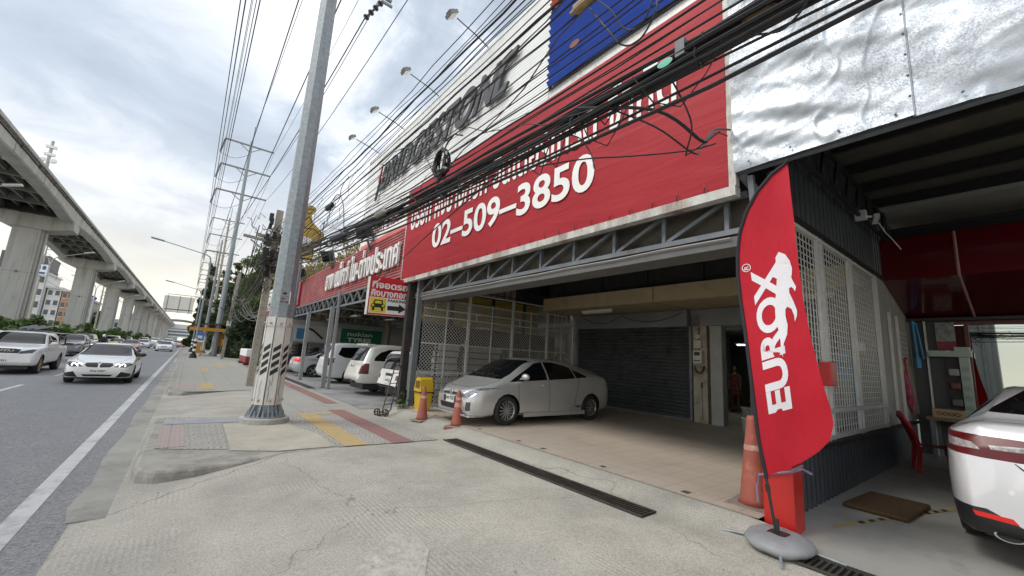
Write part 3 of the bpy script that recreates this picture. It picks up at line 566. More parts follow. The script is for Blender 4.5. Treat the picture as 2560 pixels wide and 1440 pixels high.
# --- left chain link fence
FY = 10.78
t = thing('mesh_fence', 'white framed chain link fence closing the left side of the garage', 'fence', (8.3, FY, .1))
bm = B()
for z_, x1 in ((.16, 11.4), (1.03, 11.4), (1.86, 11.4), (2.64, 11.4), (2.86, 11.3), (3.14, 10.1)): bar(bm, (5.2, FY, z_), (x1, FY, z_), .035)
bar(bm, (5.2, FY, 3.13), (6.7, FY, 3.16), .035); bar(bm, (6.7, FY, 3.46), (10.0, FY, 3.46), .04); bar(bm, (10.0, FY, 3.46), (10.0, FY, 3.22), .04); bar(bm, (10.0, FY, 3.22), (11.0, FY, 3.22), .035); bar(bm, (11.0, FY, 3.22), (11.0, FY, 2.86), .035)
obj('rail', bm, steel_lt, t)
for x_, z1 in ((6.72, 3.46), (8.45, 3.46), (10.03, 3.22), (11.38, 2.86)):
    bm = B(); bar(bm, (x_, FY, .12), (x_, FY, z1), .075); obj('post', bm, steel_lt, t)
for x_ in (5.95, 7.6, 9.25, 10.75):
    bm = B(); bar(bm, (x_, FY, .14), (x_, FY, 3.2), .03); obj('mullion', bm, steel_lt, t)
bm = B()
for x_, za, zb in ((5.55, 2.86, 3.1), (7.0, 2.66, 2.86), (8.75, 2.66, 2.86), (10.4, 2.66, 3.2), (10.55, 2.86, 3.2)): bar(bm, (x_, FY, za), (x_, FY, zb), .03)
obj('short_bar', bm, steel_lt, t)
wire = pm('dull galvanised wire', (.52, .51, .48), .5, .3, .1, 10)
def diamonds(bm, x0, x1, z0, z1, y, st, th, sq=False):
    W_, H2 = x1-x0, z1-z0
    n_ = int((W_+H2)/st)
    for s_ in (1, -1):
        for k in range(n_+1):
            c_ = k*st
            pts = []
            # line u - s*v = const
            if s_ == 1:
                a0 = c_-H2; u0_, v0 = (a0, 0) if a0 >= 0 else (0, -a0); u1, v1 = (c_, H2) if c_ <= W_ else (W_, H2-(c_-W_))
            else:
                u0_, v0 = (c_, 0) if c_ <= W_ else (W_, c_-W_); u1, v1 = (c_-H2, H2) if c_-H2 >= 0 else (0, c_)
            if abs(u1-u0_) < .02: continue
            bar(bm, (x0+u0_, y+.006*s_, z0+v0), (x0+u1, y+.006*s_, z0+v1), th)
bm = B(); diamonds(bm, 5.2, 11.36, .18, 3.12, FY+.04, .105, .013)
obj('chain_link', bm, wire, t)
bm = B(); box(bm, 6.62, 6.68, FY-.05, FY-.02, 1.8, 2.02); box(bm, 6.48, 6.70, FY-.06, FY-.03, 1.86, 1.9); obj('latch', bm, steel_lt, t)
# things behind the chain link
t = thing('yellow_board', 'yellow slatted board on dark posts behind the chain link fence', 'board', (7.8, 11.5, 2.4))
bm = B()
for k in range(9): box(bm, 5.5, 10.2, 11.5, 11.53, 2.55+.11*k, 2.645+.11*k)
obj('slats', bm, pm('dull yellow paint', (.40, .30, .04), .6, 0, .15, 3), t)
bm = B()
for x_ in (6.5, 8.1, 9.5): box(bm, x_-.06, x_+.06, 11.46, 11.5, 2.3, 3.6)
obj('post', bm, plastic_bk, t)
for (x_, z_, w_, lab) in ((6.5, .9, .7, 'stack of white wrapped goods behind the fence, left of its latch'), (7.9, 1.2, 1.3, 'long white crates stacked on a rack behind the fence, right of its latch')):
    t = thing('goods_stack', lab, 'goods', (x_, 11.6, .1)); random.seed(int(x_*10))
    bm = B()
    for k in range(9):
        h = .16; d_ = random.uniform(-.06, .06); box(bm, x_-w_/2+d_, x_+w_/2+d_, 11.5, 11.9, .1+k*h*1.25, .1+k*h*1.25+h)
    obj('carton', bm, pm('white carton', (.50, .49, .46), .7, 0, .2, 6, stain=(.2, .18, .15), stamt=.3), t)
    bm = B()
    for k in range(10): box(bm, x_-w_/2-.1, x_+w_/2+.1, 11.45, 11.95, .08+k*.2, .10+k*.2)
    for s_ in (-1, 1): box(bm, x_+s_*(w_/2+.1)-.03, x_+s_*(w_/2+.1)+.03, 11.42, 11.47, .05, 2.3)
    obj('rack', bm, plastic_bk, t)
def spoke_wheel(bm, c, r, n, M, hub=.25, wdt=.12):
    for k in range(n):
        a_ = 2*math.pi*k/n; d = V((math.cos(a_), math.sin(a_), 0)); s_ = V((-math.sin(a_), math.cos(a_), 0))
        p = [M @ (V(c)+d*r*hub*.6+s_*r*wdt*.7), M @ (V(c)+d*r*hub*.6-s_*r*wdt*.7), M @ (V(c)+d*r*.93-s_*r*wdt), M @ (V(c)+d*r*.93+s_*r*wdt)]
        nrm = (M.to_3x3() @ V((0, 0, 1))).normalized()*.03
        a = [bm.verts.new(x_) for x_ in p]; b = [bm.verts.new(x_+nrm) for x_ in p]
        bm.faces.new(a[::-1]); bm.faces.new(b)
        for i in range(4): bm.faces.new((a[i], a[(i+1) % 4], b[(i+1) % 4], b[i]))
w0 = None
for k, x_ in enumerate((9.9, 10.45, 11.0)):
    if w0 is None:
        w0 = thing('alloy_wheel', 'silver alloy wheel hung in a row behind the fence', 'wheel', (x_, 11.0, 1.62), 0, 'alloy wheels hung behind the fence')
        Mx = Matrix.Translation((x_, 11.0, 1.62)) @ Matrix.Rotation(math.radians(90), 4, 'X')
        bm = B(); spoke_wheel(bm, (0, 0, 0), .22, 8, Mx, .3, .22); lathe(bm, [(.20, -.02), (.23, .02), (.23, -.1), (.2, -.1)], 20, Mx, False); obj('rim', bm, chrome, w0)
    else: dup(w0, (x_, 11.0, 1.62))
bm = B(); box(bm, 5.6, 11.6, 12.0, 12.04, 0, 2.5); solo('dark_backing', bm, pm('added dark backing', (.035, .03, .027), .9, 0, .4, 3), 'dark sheet added behind the racks and goods to darken the view through the fence', 'board')  # added sheet, darkens what shows through the fence behind the racks
# barred window seen above the fence
t = thing('barred_window', 'barred upper window above the yellow board behind the fence', 'window', (8, 11.15, 3.6))
bm = B(); box(bm, 7.0, 8.8, 11.14, 11.18, 3.55, 4.5); obj('pane', bm, pm('dim window pane', (.35, .27, .20), .4, 0, .4, 2), t)
bm = B()
for k in range(15): bar(bm, (6.3+.28*k, 11.1, 3.5), (6.3+.28*k, 11.1, 4.6), .02)
for z_ in (3.62, 3.9, 4.2): bar(bm, (6.2, 11.1, z_), (10.4, 11.1, z_), .02)
obj('bar', bm, plastic_bk, t)
# ================================================================ REPAIR BAY ON THE RIGHT
from mathutils import noise as mn
zinc = pm('crumpled bare zinc sheet', (.37, .395, .42), .25, 1.0, .22, 1.6, bump=.0, stain=(.27, .29, .31), stamt=.35, stscale=.9)
nd, lk, p = nodes_of(zinc)
g = nd.new('ShaderNodeTexCoord')
vo = nd.new('ShaderNodeTexVoronoi'); vo.inputs['Scale'].default_value = 60; lk.new(g.outputs['Object'], vo.inputs['Vector'])
n = nd.new('ShaderNodeTexNoise'); n.inputs['Scale'].default_value = 1.3; n.inputs['Detail'].default_value = 5; lk.new(g.outputs['Object'], n.inputs['Vector'])
r = nd.new('ShaderNodeMapRange'); lk.new(n.outputs['Fac'], r.inputs[0]); r.inputs[1].default_value = .35; r.inputs[2].default_value = .65; r.inputs[3].default_value = .27; r.inputs[4].default_value = .5
m3 = nd.new('ShaderNodeMath'); m3.operation = 'MULTIPLY_ADD'; lk.new(vo.outputs['Distance'], m3.inputs[0]); m3.inputs[1].default_value = .3; lk.new(r.outputs[0], m3.inputs[2]); lk.new(m3.outputs[0], p.inputs['Roughness'])
nb = nd.new('ShaderNodeTexNoise'); nb.inputs['Scale'].default_value = 90; lk.new(g.outputs['Object'], nb.inputs['Vector'])
bp = nd.new('ShaderNodeBump'); bp.inputs['Strength'].default_value = .14; bp.inputs['Distance'].default_value = .01; lk.new(nb.outputs[0], bp.inputs['Height']); lk.new(bp.outputs[0], p.inputs['Normal'])
t = thing('zinc_fascia', 'crumpled bare zinc sheet fascia over the repair bay at the right', 'fascia', (4.85, -.5, 3.9))
def zx(y, z, s):
    q = V((y*.9+s, z*1.5, s)); a_ = mn.noise(q)*.045+mn.noise(V((y*.5+.3*z, z*4.2-y*1.6, 3+s)))*.04
    rd = abs(mn.noise(V((y*1.9-z*.8, z*1.3+y*.5, 9+s)))); a_ += .010*max(0, .05-rd)/.05
    a_ += .007*mn.noise(V((y*3+z, z*12+y*3, 5+s)))+.004*mn.noise(V((y*14, z*16, 8+s)))
    return 4.84-a_-.03
def zsheet(y0, y1, s, off):
    bm = B(); grid(bm, 110, 90, lambda a, b: (zx(y0+(y1-y0)*a, 3.90+2.9*b, s)+off, y0+(y1-y0)*a, 3.90-.012*(1-a)+2.9*b)); return bm
obj('zinc_sheet', zsheet(2.03, .46, 1.0, 0), zinc, t, True); obj('zinc_sheet', zsheet(.47, -3.5, 1.0, .005), zinc, t, True)
bm = B(); box(bm, 4.86, 4.93, -3.5, 2.03, 3.88, 3.95); box(bm, 4.86, 4.93, -3.5, 2.03, 6.7, 6.78); obj('edge_rail', bm, steel_dk, t)
bm = B()
for k in range(10): ellip(bm, (4.78, 1.85-.42*k, 3.96+.01*(k % 3)), (.012, .012, .012), 6, 4)
for k in range(12): ellip(bm, (zx(.465, 4.1+.22*k, 1.0)-.004, .485, 4.1+.22*k), (.01, .01, .01), 6, 4)
obj('screw', bm, steel_dk, t)
bm = B(); tube(bm, [(zx(.465, 3.9+.1*k, 1.0)-.002, .465, 3.9+.1*k) for k in range(30)], .006, 5); obj('seam_strip', bm, zinc, t)
# roof of the bay
dkcorr = pm('charcoal corrugated cladding', (.050, .058, .068), .4, .3, .15, 2)
roofm = pm('dusty underside of roof sheet', (.10, .09, .07), .75, .1, .2, 2)
t = thing('bay_roof', 'dark corrugated roof with steel purlins over the repair bay', 'roof', (8, -2, 5.0))
bm = B()
def zr(x): return 5.25-.045*(x-5)
nY = 60
grid(bm, 1, nY*4, lambda a, b: (4.95+8*a, 1.85-11*b, zr(4.95+8*a)-.035*(1 if (b*nY) % 1 > .8 else 0)))
obj('roof_sheet', bm, roofm, t)
bm = B()
for x_ in (5.6, 6.5, 7.4, 8.3, 9.2, 10.1): box(bm, x_-.04, x_+.04, -9, 1.8, zr(x_)-.19, zr(x_)-.045)
obj('purlin', bm, plastic_bk, t)
bm = B()
bar(bm, (5.2, 1.62, 4.25), (10.5, 1.62, 4.25), .05); bar(bm, (5.2, 1.62, 4.85), (10.5, 1.62, 4.7), .05)
for k in range(9):
    x_ = 5.3+.6*k; bar(bm, (x_, 1.62, 4.25), (x_+.3, 1.62, 4.8), .035); bar(bm, (x_+.3, 1.62, 4.8), (x_+.6, 1.62, 4.25), .035)
obj('side_truss', bm, plastic_bk, t)
bm = B(); bar(bm, (4.95, 1.9, 3.85), (5.05, 1.9, 3.2), .06); bar(bm, (4.9, 1.98, 3.88), (5.4, 1.85, 3.55), .07); tube(bm, [(5.25, 1.75, 3.95), (5.32, 1.72, 3.5)], .09, 10); obj('corner_brace', bm, steel_dk, t)
# mesh side wall
MY = 1.76
t = thing('mesh_side_wall', 'side wall of white square mesh panels on charcoal corrugated cladding', 'wall', (8, MY, 0))
def corrx(bm, x0, x1, z0, z1, pitch, amp):
    n_ = int((x1-x0)/pitch)
    return grid(bm, n_*4, 1, lambda a, b: (x0+(x1-x0)*a, MY-amp*(0 if (a*n_) % 1 < .49 else 1), z0+(z1-z0)*b))
bm = B(); corrx(bm, 5.2, 12.4, .0, .70, .15, .035); obj('lower_cladding', bm, dkcorr, t)
bm = B(); corrx(bm, 5.3, 10.5, 3.52, 5.2, .19, .035); obj('upper_cladding', bm, dkcorr, t)
bm = B(); box(bm, 5.2, 12.4, MY-.07, MY+.04, .70, .75); box(bm, 5.3, 10.6, MY-.05, MY+.03, 3.46, 3.53); obj('sill', bm, plastic_bk, t)
bm = B()
for x_ in (5.55, 6.6, 6.78, 8.1, 8.26, 9.75, 9.9): bar(bm, (x_, MY-.01, .75), (x_, MY-.01, 3.46), .045, .03)
for z_ in (.79, 1.12, 3.42): bar(bm, (5.5, MY-.01, z_), (9.9, MY-.01, z_), .05)
obj('frame', bm, pm('white painted mesh frame', (.60, .60, .58), .5, .1, .1, 6), t)
bm = B()
k = 0
while 5.6+.12*k < 9.75: x_ = 5.6+.12*k; bar(bm, (x_, MY+.02, .76), (x_, MY+.02, 3.44), .010); k += 1
k = 0
while .8+.09*k < 3.44: z_ = .8+.09*k; bar(bm, (5.55, MY+.028, z_), (9.75, MY+.028, z_), .011); k += 1
obj('square_mesh', bm, pm('white mesh wire', (.58, .58, .55), .5, .2, .1, 8), t)
gw = pm('weathered grey boards', (.33, .32, .29), .8, 0, .15, 4, stain=(.22, .21, .18), stamt=.3, stretch=(1, 1, .3))
bm = B(); box(bm, 9.95, 11.2, MY-.02, MY+.02, .76, 4.6); box(bm, 11.25, 12.75, MY-.02, MY+.02, .76, 4.6); obj('grey_board', bm, gw, t)
bm = B()
for k in range(9): box(bm, 11.3, 12.3, MY-.028, MY-.021, 1.75+.1*k, 1.76+.1*k)
for x_ in (10.55, 11.22): bar(bm, (x_, MY-.05, .8), (x_, MY-.05, 2.85), .045)
obj('batten', bm, _m['white painted mesh frame'], t)
bm = B(); box(bm, 8.28, 8.42, MY-.08, MY-.03, 1.98, 2.10); obj('padlock_box', bm, _m['white painted mesh frame'], t)
# goods standing behind the mesh in the garage
t = thing('wall_shelf', 'dim shelf of colourful goods behind the square mesh wall', 'shelf', (7.6, 2.2, .11))
for nm, cc, bs in (('purple carton', (.16, .06, .20), ((6.2, 6.5, .8, 1.05),)), ('tan carton', (.36, .24, .12), ((6.25, 6.6, 1.07, 1.3),)), ('blue carton', (.10, .26, .42), ((7.6, 7.95, .8, 1.75), (9.3, 9.6, .8, 2.0))), ('white carton pile', (.30, .29, .27), ((6.7, 7.5, .8, 1.15), (6.25, 6.8, 1.33, 1.62), (8.4, 9.1, .8, 1.5)))):
    bm = B()
    for (a_, b_, c_, d_) in bs: box(bm, a_, b_, 2.05, 2.3, c_, d_)
    obj('carton', bm, pm(nm, cc, .6, 0, .15, 8), t)
bm = B(); box(bm, 6.0, 9.8, 2.0, 2.4, .74, .79); box(bm, 6.0, 9.8, 2.0, 2.4, 1.8, 1.84)
for x_ in (6.0, 7.9, 9.8): box(bm, x_-.03, x_+.03, 2.36, 2.42, .11, 2.4)
obj('rack', bm, plastic_bk, t)
# red letter box on the mesh
t = thing('letter_box', 'small red box with paper notes fixed to the mesh wall', 'box', (6.4, 1.66, 1.45))
bm = B(); box(bm, 6.28, 6.52, 1.60, 1.72, 1.44, 1.74); bevel(bm, .015); obj('box', bm, pm('red enamel', (.42, .02, .02), .35, 0, .08, 4), t)
bm = B(); box(bm, 6.56, 6.74, 1.70, 1.715, 1.43, 1.70); obj('notice', bm, sign_white, t)
bm = B()
for k in range(5): box(bm, 6.58, 6.72, 1.697, 1.70, 1.47+.045*k, 1.485+.045*k)
obj('print', bm, pm('grey print', (.3, .3, .3), .6), t)
# security camera
t = thing('security_camera', 'white bullet security camera with trailing cable under the dark bay roof', 'camera', (8.6, 1.6, 4.25))
bm = B(); box(bm, 8.42, 8.56, 1.5, 1.72, 4.12, 4.36); bevel(bm, .01); obj('junction_box', bm, pm('white camera plastic', (.62, .62, .6), .4), t)
bm = B(); tube(bm, [(8.55, 1.55, 4.22), (8.72, 1.5, 4.25), (8.85, 1.48, 4.28)], .03, 8); M = Matrix.Translation((8.98, 1.42, 4.24)) @ Matrix.Rotation(.35, 4, 'Z') @ Matrix.Rotation(.25, 4, 'Y'); box(bm, -.17, .17, -.055, .055, -.05, .05, M); obj('camera_body', bm, _m['white camera plastic'], t)
bm = B(); lathe(bm, [(.045, 0), (.045, .01)], 12, M @ Matrix.Translation((.17, 0, 0)) @ Matrix.Rotation(math.pi/2, 4, 'Y')); obj('lens', bm, glass_dk, t)
bm = B(); tube(bm, [(9.15, 1.4, 4.18), (9.5, 1.35, 4.0), (9.9, 1.3, 3.92), (10.3, 1.2, 3.7)], .014, 5); obj('cable', bm, _m['white camera plastic'], t); t.scale = (.68, .68, .68)
# back wall with red glossy canopy box and mirror-like shop window
glossred = pm('glossy red panel', (.10, .003, .004), .16, 0, .08, 1.2, coat=.4)
t = thing('red_canopy_box', 'glossy dark red canopy box above the shop window at the back of the bay', 'canopy', (11.2, -1.5, 2.9))
bm = B(); quad(bm, (10.5, 1.74, 4.28), (10.5, -8, 4.2), (10.5, -8, 3.46), (10.5, 1.74, 3.46)); quad(bm, (10.5, 1.74, 3.46), (10.5, -8, 3.46), (12.55, -8, 2.92), (12.55, 1.74, 2.92)); quad(bm, (10.5, 1.74, 4.28), (10.6, 1.74, 4.28), (10.6, -8, 4.2), (10.5, -8, 4.2))
obj('panel', bm, glossred, t)
bm = B(); tube(bm, [(10.48, .72, 4.26), (10.48, .72, 3.45), (12.5, .72, 2.91)], .022, 4); tube(bm, [(10.48, -3, 4.26), (10.48, -3, 3.45), (12.5, -3, 2.91)], .022, 4); obj('joint_strip', bm, pm('pinkish joint strip', (.38, .20, .17), .5), t)
bm = B(); box(bm, 12.4, 12.62, -8, 1.74, 2.86, 2.92); obj('lower_trim', bm, plastic_bk, t)
t = thing('repair_shop_building', 'rear wall of the repair bay with dark framed shop window', 'building', (12.6, -2, 0))
bm = B(); box(bm, 12.75, 12.9, -8, 1.74, 3.0, 5.0); box(bm, 10.62, 12.75, -8, 1.74, 4.9, 5.0); box(bm, 12.75, 12.9, -8, 1.74, 0, .9); obj('wall', bm, pm('dingy white wall', (.34, .34, .31), .85, 0, .15, 2), t)
bm = B(); box(bm, 10.66, 10.7, -8, 1.74, 4.3, 4.42); box(bm, 10.6, 10.72, -8, 1.74, 4.42, 4.5); obj('beam', bm, plastic_bk, t)
bm = B(); box(bm, 12.5, 12.7, 1.18, 1.45, .0, 2.88); box(bm, 12.55, 12.7, 1.48, 1.72, 0, 2.88); obj('pillar', bm, pm('charcoal pillar', (.06, .065, .07), .5, .1), t)
bm = B(); box(bm, 12.45, 12.52, 1.45, 1.48, 0, 2.88); obj('pillar_trim', bm, steel_lt, t)
bm = B(); box(bm, 12.6, 12.66, -8, 1.18, 2.78, 2.86); box(bm, 12.6, 12.66, -8, 1.18, .9, .98); box(bm, 12.6, 12.66, .84, .90, .98, 2.78); box(bm, 12.6, 12.66, -2.2, -2.14, .98, 2.78); fr = obj('window_frame', bm, pm('brown window frame', (.12, .035, .025), .4), t)
mir = pm('dark reflecting window', (.30, .34, .34), .015, 1.0, 0, 1)
bm = B(); box(bm, 12.63, 12.635, -8, .84, .98, 2.78); obj('window', bm, mir, t)
bm = B(); box(bm, 12.95, 13.0, .9, 1.2, .9, 2.8); obj('recess', bm, pm('dark maroon recess', (.08, .012, .012), .6), t)
lamp_at(10.75, -.02, 4.42, .03, .12, 'lit twin lamp on the red canopy box at the right edge')
lamp_at(11.5, 1.12, 3.24, .05, .07, 'small lit lamp recessed into the sloping red underside')
# things along the back of the bay
t = thing('workbench', 'narrow wooden workbench against the shop window', 'bench', (12.1, .9, 0))
bm = B(); box(bm, 11.7, 12.55, .2, 1.5, .84, .90); obj('bench_top', bm, pm('greasy bench board', (.20, .15, .10), .7, 0, .2, 6), t)
for (x_, y_) in ((11.75, .25), (11.75, 1.42), (12.5, .25), (12.5, 1.42)):
    bm = B(); box(bm, x_-.03, x_+.03, y_-.03, y_+.03, 0, .84); obj('leg', bm, steel_dk, t)
t = thing('cardboard_box', 'open wooden tray with brown lettering on the workbench', 'box', (11.9, 1.2, .9))
bm = B(); box(bm, 11.72, 12.05, .98, 1.40, .902, 1.06); obj('tray', bm, pm('raw tray wood', (.42, .31, .17), .75, 0, .15, 7), t)
bm = B(); 
for k in range(4): tube(bm, [(11.715, 1.30-.08*k+.035*math.cos(a_), .98+.03*math.sin(a_)) for a_ in [i*.63 for i in range(11)]], .006, 4)
obj('mark', bm, pm('brown marker', (.12, .05, .02), .6), t)
t = thing('display_stand', 'pale green display pillar inside the shop window corner', 'stand', (12.4, 1.0, .9))
bm = B(); box(bm, 12.3, 12.42, .86, 1.0, .9, 2.1); box(bm, 12.22, 12.44, .82, 1.42, 2.1, 2.22); box(bm, 12.28, 12.44, .84, 1.05, 2.22, 2.3); obj('pillar', bm, pm('pale green gloss', (.36, .45, .40), .35, 0, .06, 3), t)
bm = B()
for k in range(5): lathe(bm, [(.055, 0), (.055, .01)], 14, Matrix.Translation((12.295, .93, 1.1+.19*k)) @ Matrix.Rotation(-math.pi/2, 4, 'Y'))
obj('medallion', bm, pm('grey green relief', (.28, .35, .31), .4), t)
bm = B(); box(bm, 12.4, 12.44, 1.0, 1.2, .92, 2.1); obj('shelf_back', bm, pm('dark shelf back', (.04, .03, .03), .6), t)
for z_, cc, nm in ((1.72, (.30, .30, .33), 'steel tool'), (1.45, (.12, .03, .03), 'maroon toolbox'), (1.12, (.10, .11, .10), 'dark toolbox')):
    bm = B(); box(bm, 12.3, 12.39, 1.02, 1.17, z_, z_+.14); bevel(bm, .02); obj('display_item', bm, pm(nm, cc, .4), t)
t = thing('poster', 'hanging printed poster with grey picture and red band beside the pillar', 'poster', (12.35, 1.12, 2.3))
bm = B(); box(bm, 12.40, 12.41, 1.02, 1.30, 2.42, 2.82); obj('picture', bm, pm('poster grey print', (.22, .24, .23), .5, 0, .5, 14), t)
bm = B(); box(bm, 12.40, 12.41, 1.02, 1.30, 2.24, 2.42); obj('band', bm, pm('poster maroon', (.22, .02, .03), .5, 0, .2, 8), t)
t = thing('water_pipe', 'blue plastic water pipes running down beside the grey pillar', 'pipe', (12.3, 1.62, 1.9))
bm = B(); tube(bm, [(12.3, 1.62, 2.85), (12.3, 1.6, 2.0), (12.3, 1.6, 1.85)], .028, 8); tube(bm, [(12.28, 1.57, 2.8), (12.25, 1.5, 2.05), (12.3, 1.59, 2.0)], .018, 8); obj('pipe', bm, pm('blue water pipe', (.03, .22, .42), .4), t)
bm = B(); lathe(bm, [(.05, 0), (.05, .22)], 12, Matrix.Translation((12.3, 1.6, 1.85))); lathe(bm, [(.045, 0), (.045, .08)], 12, Matrix.Translation((12.3, 1.62, 2.75))); obj('coupling', bm, _m['blue water pipe'], t)
t = thing('umbrella', 'folded red and blue striped umbrella hanging on the grey boards', 'umbrella', (11.5, 1.66, 1.0))
bm = B(); lathe(bm, [(.02, 0), (.06, .15), (.07, .5), (.05, .75), (.02, .82)], 10, Matrix.Translation((11.55, 1.66, .95)) @ Matrix.Rotation(-.08, 4, 'X')); u_m = pm('striped umbrella cloth', (.34, .03, .05), .7, 0, .9, 14, stain=(.10, .12, .30), stamt=.7, stscale=16, stretch=(1, 1, .4)); obj('canopy', bm, u_m, t, True)
bm = B(); tube(bm, [(11.55, 1.68, 1.7), (11.55, 1.7, 2.0), (11.55, 1.68, 2.03), (11.55, 1.65, 2.0)], .02, 6); obj('handle', bm, pm('red handle', (.35, .02, .03), .4), t)
bm = B(); tube(bm, [(12.1, 1.64, .9), (11.9, 1.7, 1.95)], .012, 5); solo('broom_stick', bm, wood, 'long thin broom stick leaning beside the striped umbrella', 'stick')
# red plastic chair
t = thing('plastic_chair', 'red plastic chair standing behind the white car beside the corrugated wall', 'chair', (9.9, 1.22, .093), -math.pi/2+.3, None, True)
rp_ = pm('red chair plastic', (.40, .015, .025), .38, 0, .06, 3, coat=.2)
cx0, cy0 = 0, 0
bm = B(); grid(bm, 8, 6, lambda a, b: (cx0-.22+.44*a, cy0-.22+.44*b, .43+.02*(2*a-1)**2)); bmesh.ops.solidify(bm, geom=bm.faces[:], thickness=.02); obj('seat', bm, rp_, t, True)
bm = B()
for k in range(5): a_ = -.18+.09*k; tube(bm, [(cx0-.2, cy0+a_, .44), (cx0-.28, cy0+a_*1.05, .7), (cx0-.36, cy0+a_*.9, .9)], .022, 5)
tube(bm, [(cx0-.36, cy0-.2, .86), (cx0-.38, cy0, .93), (cx0-.36, cy0+.2, .86)], .035, 6); tube(bm, [(cx0-.2, cy0-.22, .44), (cx0-.28, cy0-.23, .7), (cx0-.36, cy0-.2, .88)], .03, 6); tube(bm, [(cx0-.2, cy0+.22, .44), (cx0-.28, cy0+.23, .7), (cx0-.36, cy0+.2, .88)], .03, 6); obj('backrest', bm, rp_, t)
for sx in (-1, 1):
    for sy in (-1, 1):
        bm = B(); tube(bm, [(cx0+.19*sx, cy0+.19*sy, .43), (cx0+.24*sx, cy0+.23*sy, 0)], [.035, .025], 6); obj('leg', bm, rp_, t)
# door mat
bm = B(); grid(bm, 40, 26, lambda a, b: (0, 0, 0)); bm.free()
bm = B(); M = Matrix.Translation((6.66, 1.26, .0935)) @ Matrix.Rotation(-.06, 4, 'Z'); box(bm, -.48, .48, -.28, .28, .004, .055, M); bevel(bm, .025, 3); solo('door_mat', bm, pm('brown coir', (.10, .058, .024), .95, 0, .35, 30, bump=1.0, bscale=90), 'thick brown coir door mat lying beside the yellow and black tape', 'mat', smooth=True)
# red square post at the bay corner
t = thing('red_post', 'square bright red steel post at the corner of the repair bay', 'post', (4.97, 1.74, 0))
bm = B(); box(bm, 4.84, 5.10, 1.60, 1.88, 0, 2.4); bevel(bm, .012); obj('shaft', bm, pm('bright red enamel', (.52, .018, .014), .32, 0, .06, 1.5, coat=.3, stain=(.40, .02, .016), stamt=.2), t)
bm = B(); tube(bm, [(4.82, 1.9, .52), (4.82, 1.6, .62), (4.85, 1.52, .66), (4.9, 1.46, .62)], .012, 5); tube(bm, [(4.82, 1.6, .63), (4.8, 1.5, .7)], .01, 5); tube(bm, [(4.83, 1.9, .54), (4.83, 1.93, .4), (4.82, 1.92, .25)], .01, 5); obj('rag_tie', bm, pm('violet grey rag', (.25, .21, .32), .8), t)
# ================================================================ FEATHER FLAG
OUT = [(1.386, 3.677), (1.537, 3.593), (1.677, 3.436), (1.795, 3.234), (1.865, 3.032), (1.902, 2.791), (1.911, 2.547), (1.893, 2.276), (1.852, 1.898), (1.801, 1.373), (1.767, 0.981), (1.73, 0.682), (1.716, 0.573)]
RGT = [(1.377, 3.659), (1.366, 3.387), (1.345, 2.977), (1.334, 2.667), (1.307, 2.207), (1.263, 1.844), (1.217, 1.549), (1.171, 1.314), (1.155, 1.153), (1.19, 1.009), (1.276, 0.9), (1.396, 0.793), (1.555, 0.685), (1.686, 0.6)]
POLE = [(1.716, .573), (1.686, .349), (1.645, .05)]
DRG = [(1.499, 2.752), (1.438, 2.713), (1.401, 2.641), (1.385, 2.568), (1.388, 2.51), (1.395, 2.475), (1.378, 2.426), (1.358, 2.378), (1.368, 2.335), (1.381, 2.363), (1.4, 2.382), (1.417, 2.367), (1.416, 2.326), (1.383, 2.231), (1.363, 2.15), (1.366, 2.105), (1.386, 2.047), (1.388, 2.106), (1.406, 2.169), (1.439, 2.192), (1.456, 2.167), (1.459, 2.109), (1.445, 2.017), (1.453, 1.927), (1.482, 1.848), (1.495, 1.78), (1.497, 1.709), (1.511, 1.768), (1.511, 1.859), (1.526, 1.973), (1.547, 2.067), (1.55, 2.16), (1.542, 2.278), (1.532, 2.396), (1.524, 2.479), (1.579, 2.516), (1.526, 2.624), (1.531, 2.698)]
FX = 4.48
def fx(y, z): return FX+.022*math.sin(z*2.1+y*5)+.016*math.sin(y*17+z*2.2)*max(0, (1.95-y))+.007*math.sin(z*13+y*9)*max(0, 1.55-y)*2+.012*math.sin(z*9-y*6)*max(0, 1.3-z)
def interp(P, z):
    P = sorted(P, key=lambda q: q[1])
    if z <= P[0][1]: return P[0][0]
    for a, b in zip(P, P[1:]):
        if a[1] <= z <= b[1]: return a[0]+(b[0]-a[0])*(z-a[1])/max(b[1]-a[1], 1e-6)
    return P[-1][0]
t = thing('feather_flag', 'red feather flag with white flame creature logo on a weighted grey base', 'flag', (4.48, 1.64, 0))
flagm = pm('red flag polyester', (.47, .014, .028), .55, 0, .06, 2, bump=.35, bscale=9, stretch=(1, 2.5, .6), spec=.2)
bm = B(); nz, ny = 90, 16; vv = []
for i in range(nz+1):
    z_ = .602+(3.655-.602)*i/nz; L_ = interp(OUT, z_)-.028; Rr = interp(RGT, z_); Rr = min(Rr, L_-.002)
    vv.append([bm.verts.new((fx(L_+(Rr-L_)*j/ny, z_), L_+(Rr-L_)*j/ny, z_)) for j in range(ny+1)])
for i in range(nz):
    for j in range(ny): bm.faces.new((vv[i][j], vv[i+1][j], vv[i+1][j+1], vv[i][j+1]))
obj('cloth', bm, flagm, t, True)
bm = B(); tube(bm, [(fx(y_-.014, z_), y_-.014, z_) for y_, z_ in OUT], [.012]+[.019]*(len(OUT)-1), 8); obj('pole_sleeve', bm, pm('black sleeve', (.018, .016, .022), .7), t)
bm = B(); tube(bm, [(FX, y_-.012, z_) for y_, z_ in POLE], .014, 8); tube(bm, [(FX, 1.70, .52), (FX, 1.692, .46)], .022, 8); tube(bm, [(FX, 1.398, 3.66), (FX, 1.365, 3.69)], .01, 6); obj('pole', bm, plastic_bk, t)
def flagmap(me_or_bm, off):
    pass
lw = pm('white flag print', (.76, .73, .76), .6, 0, .03, 3)
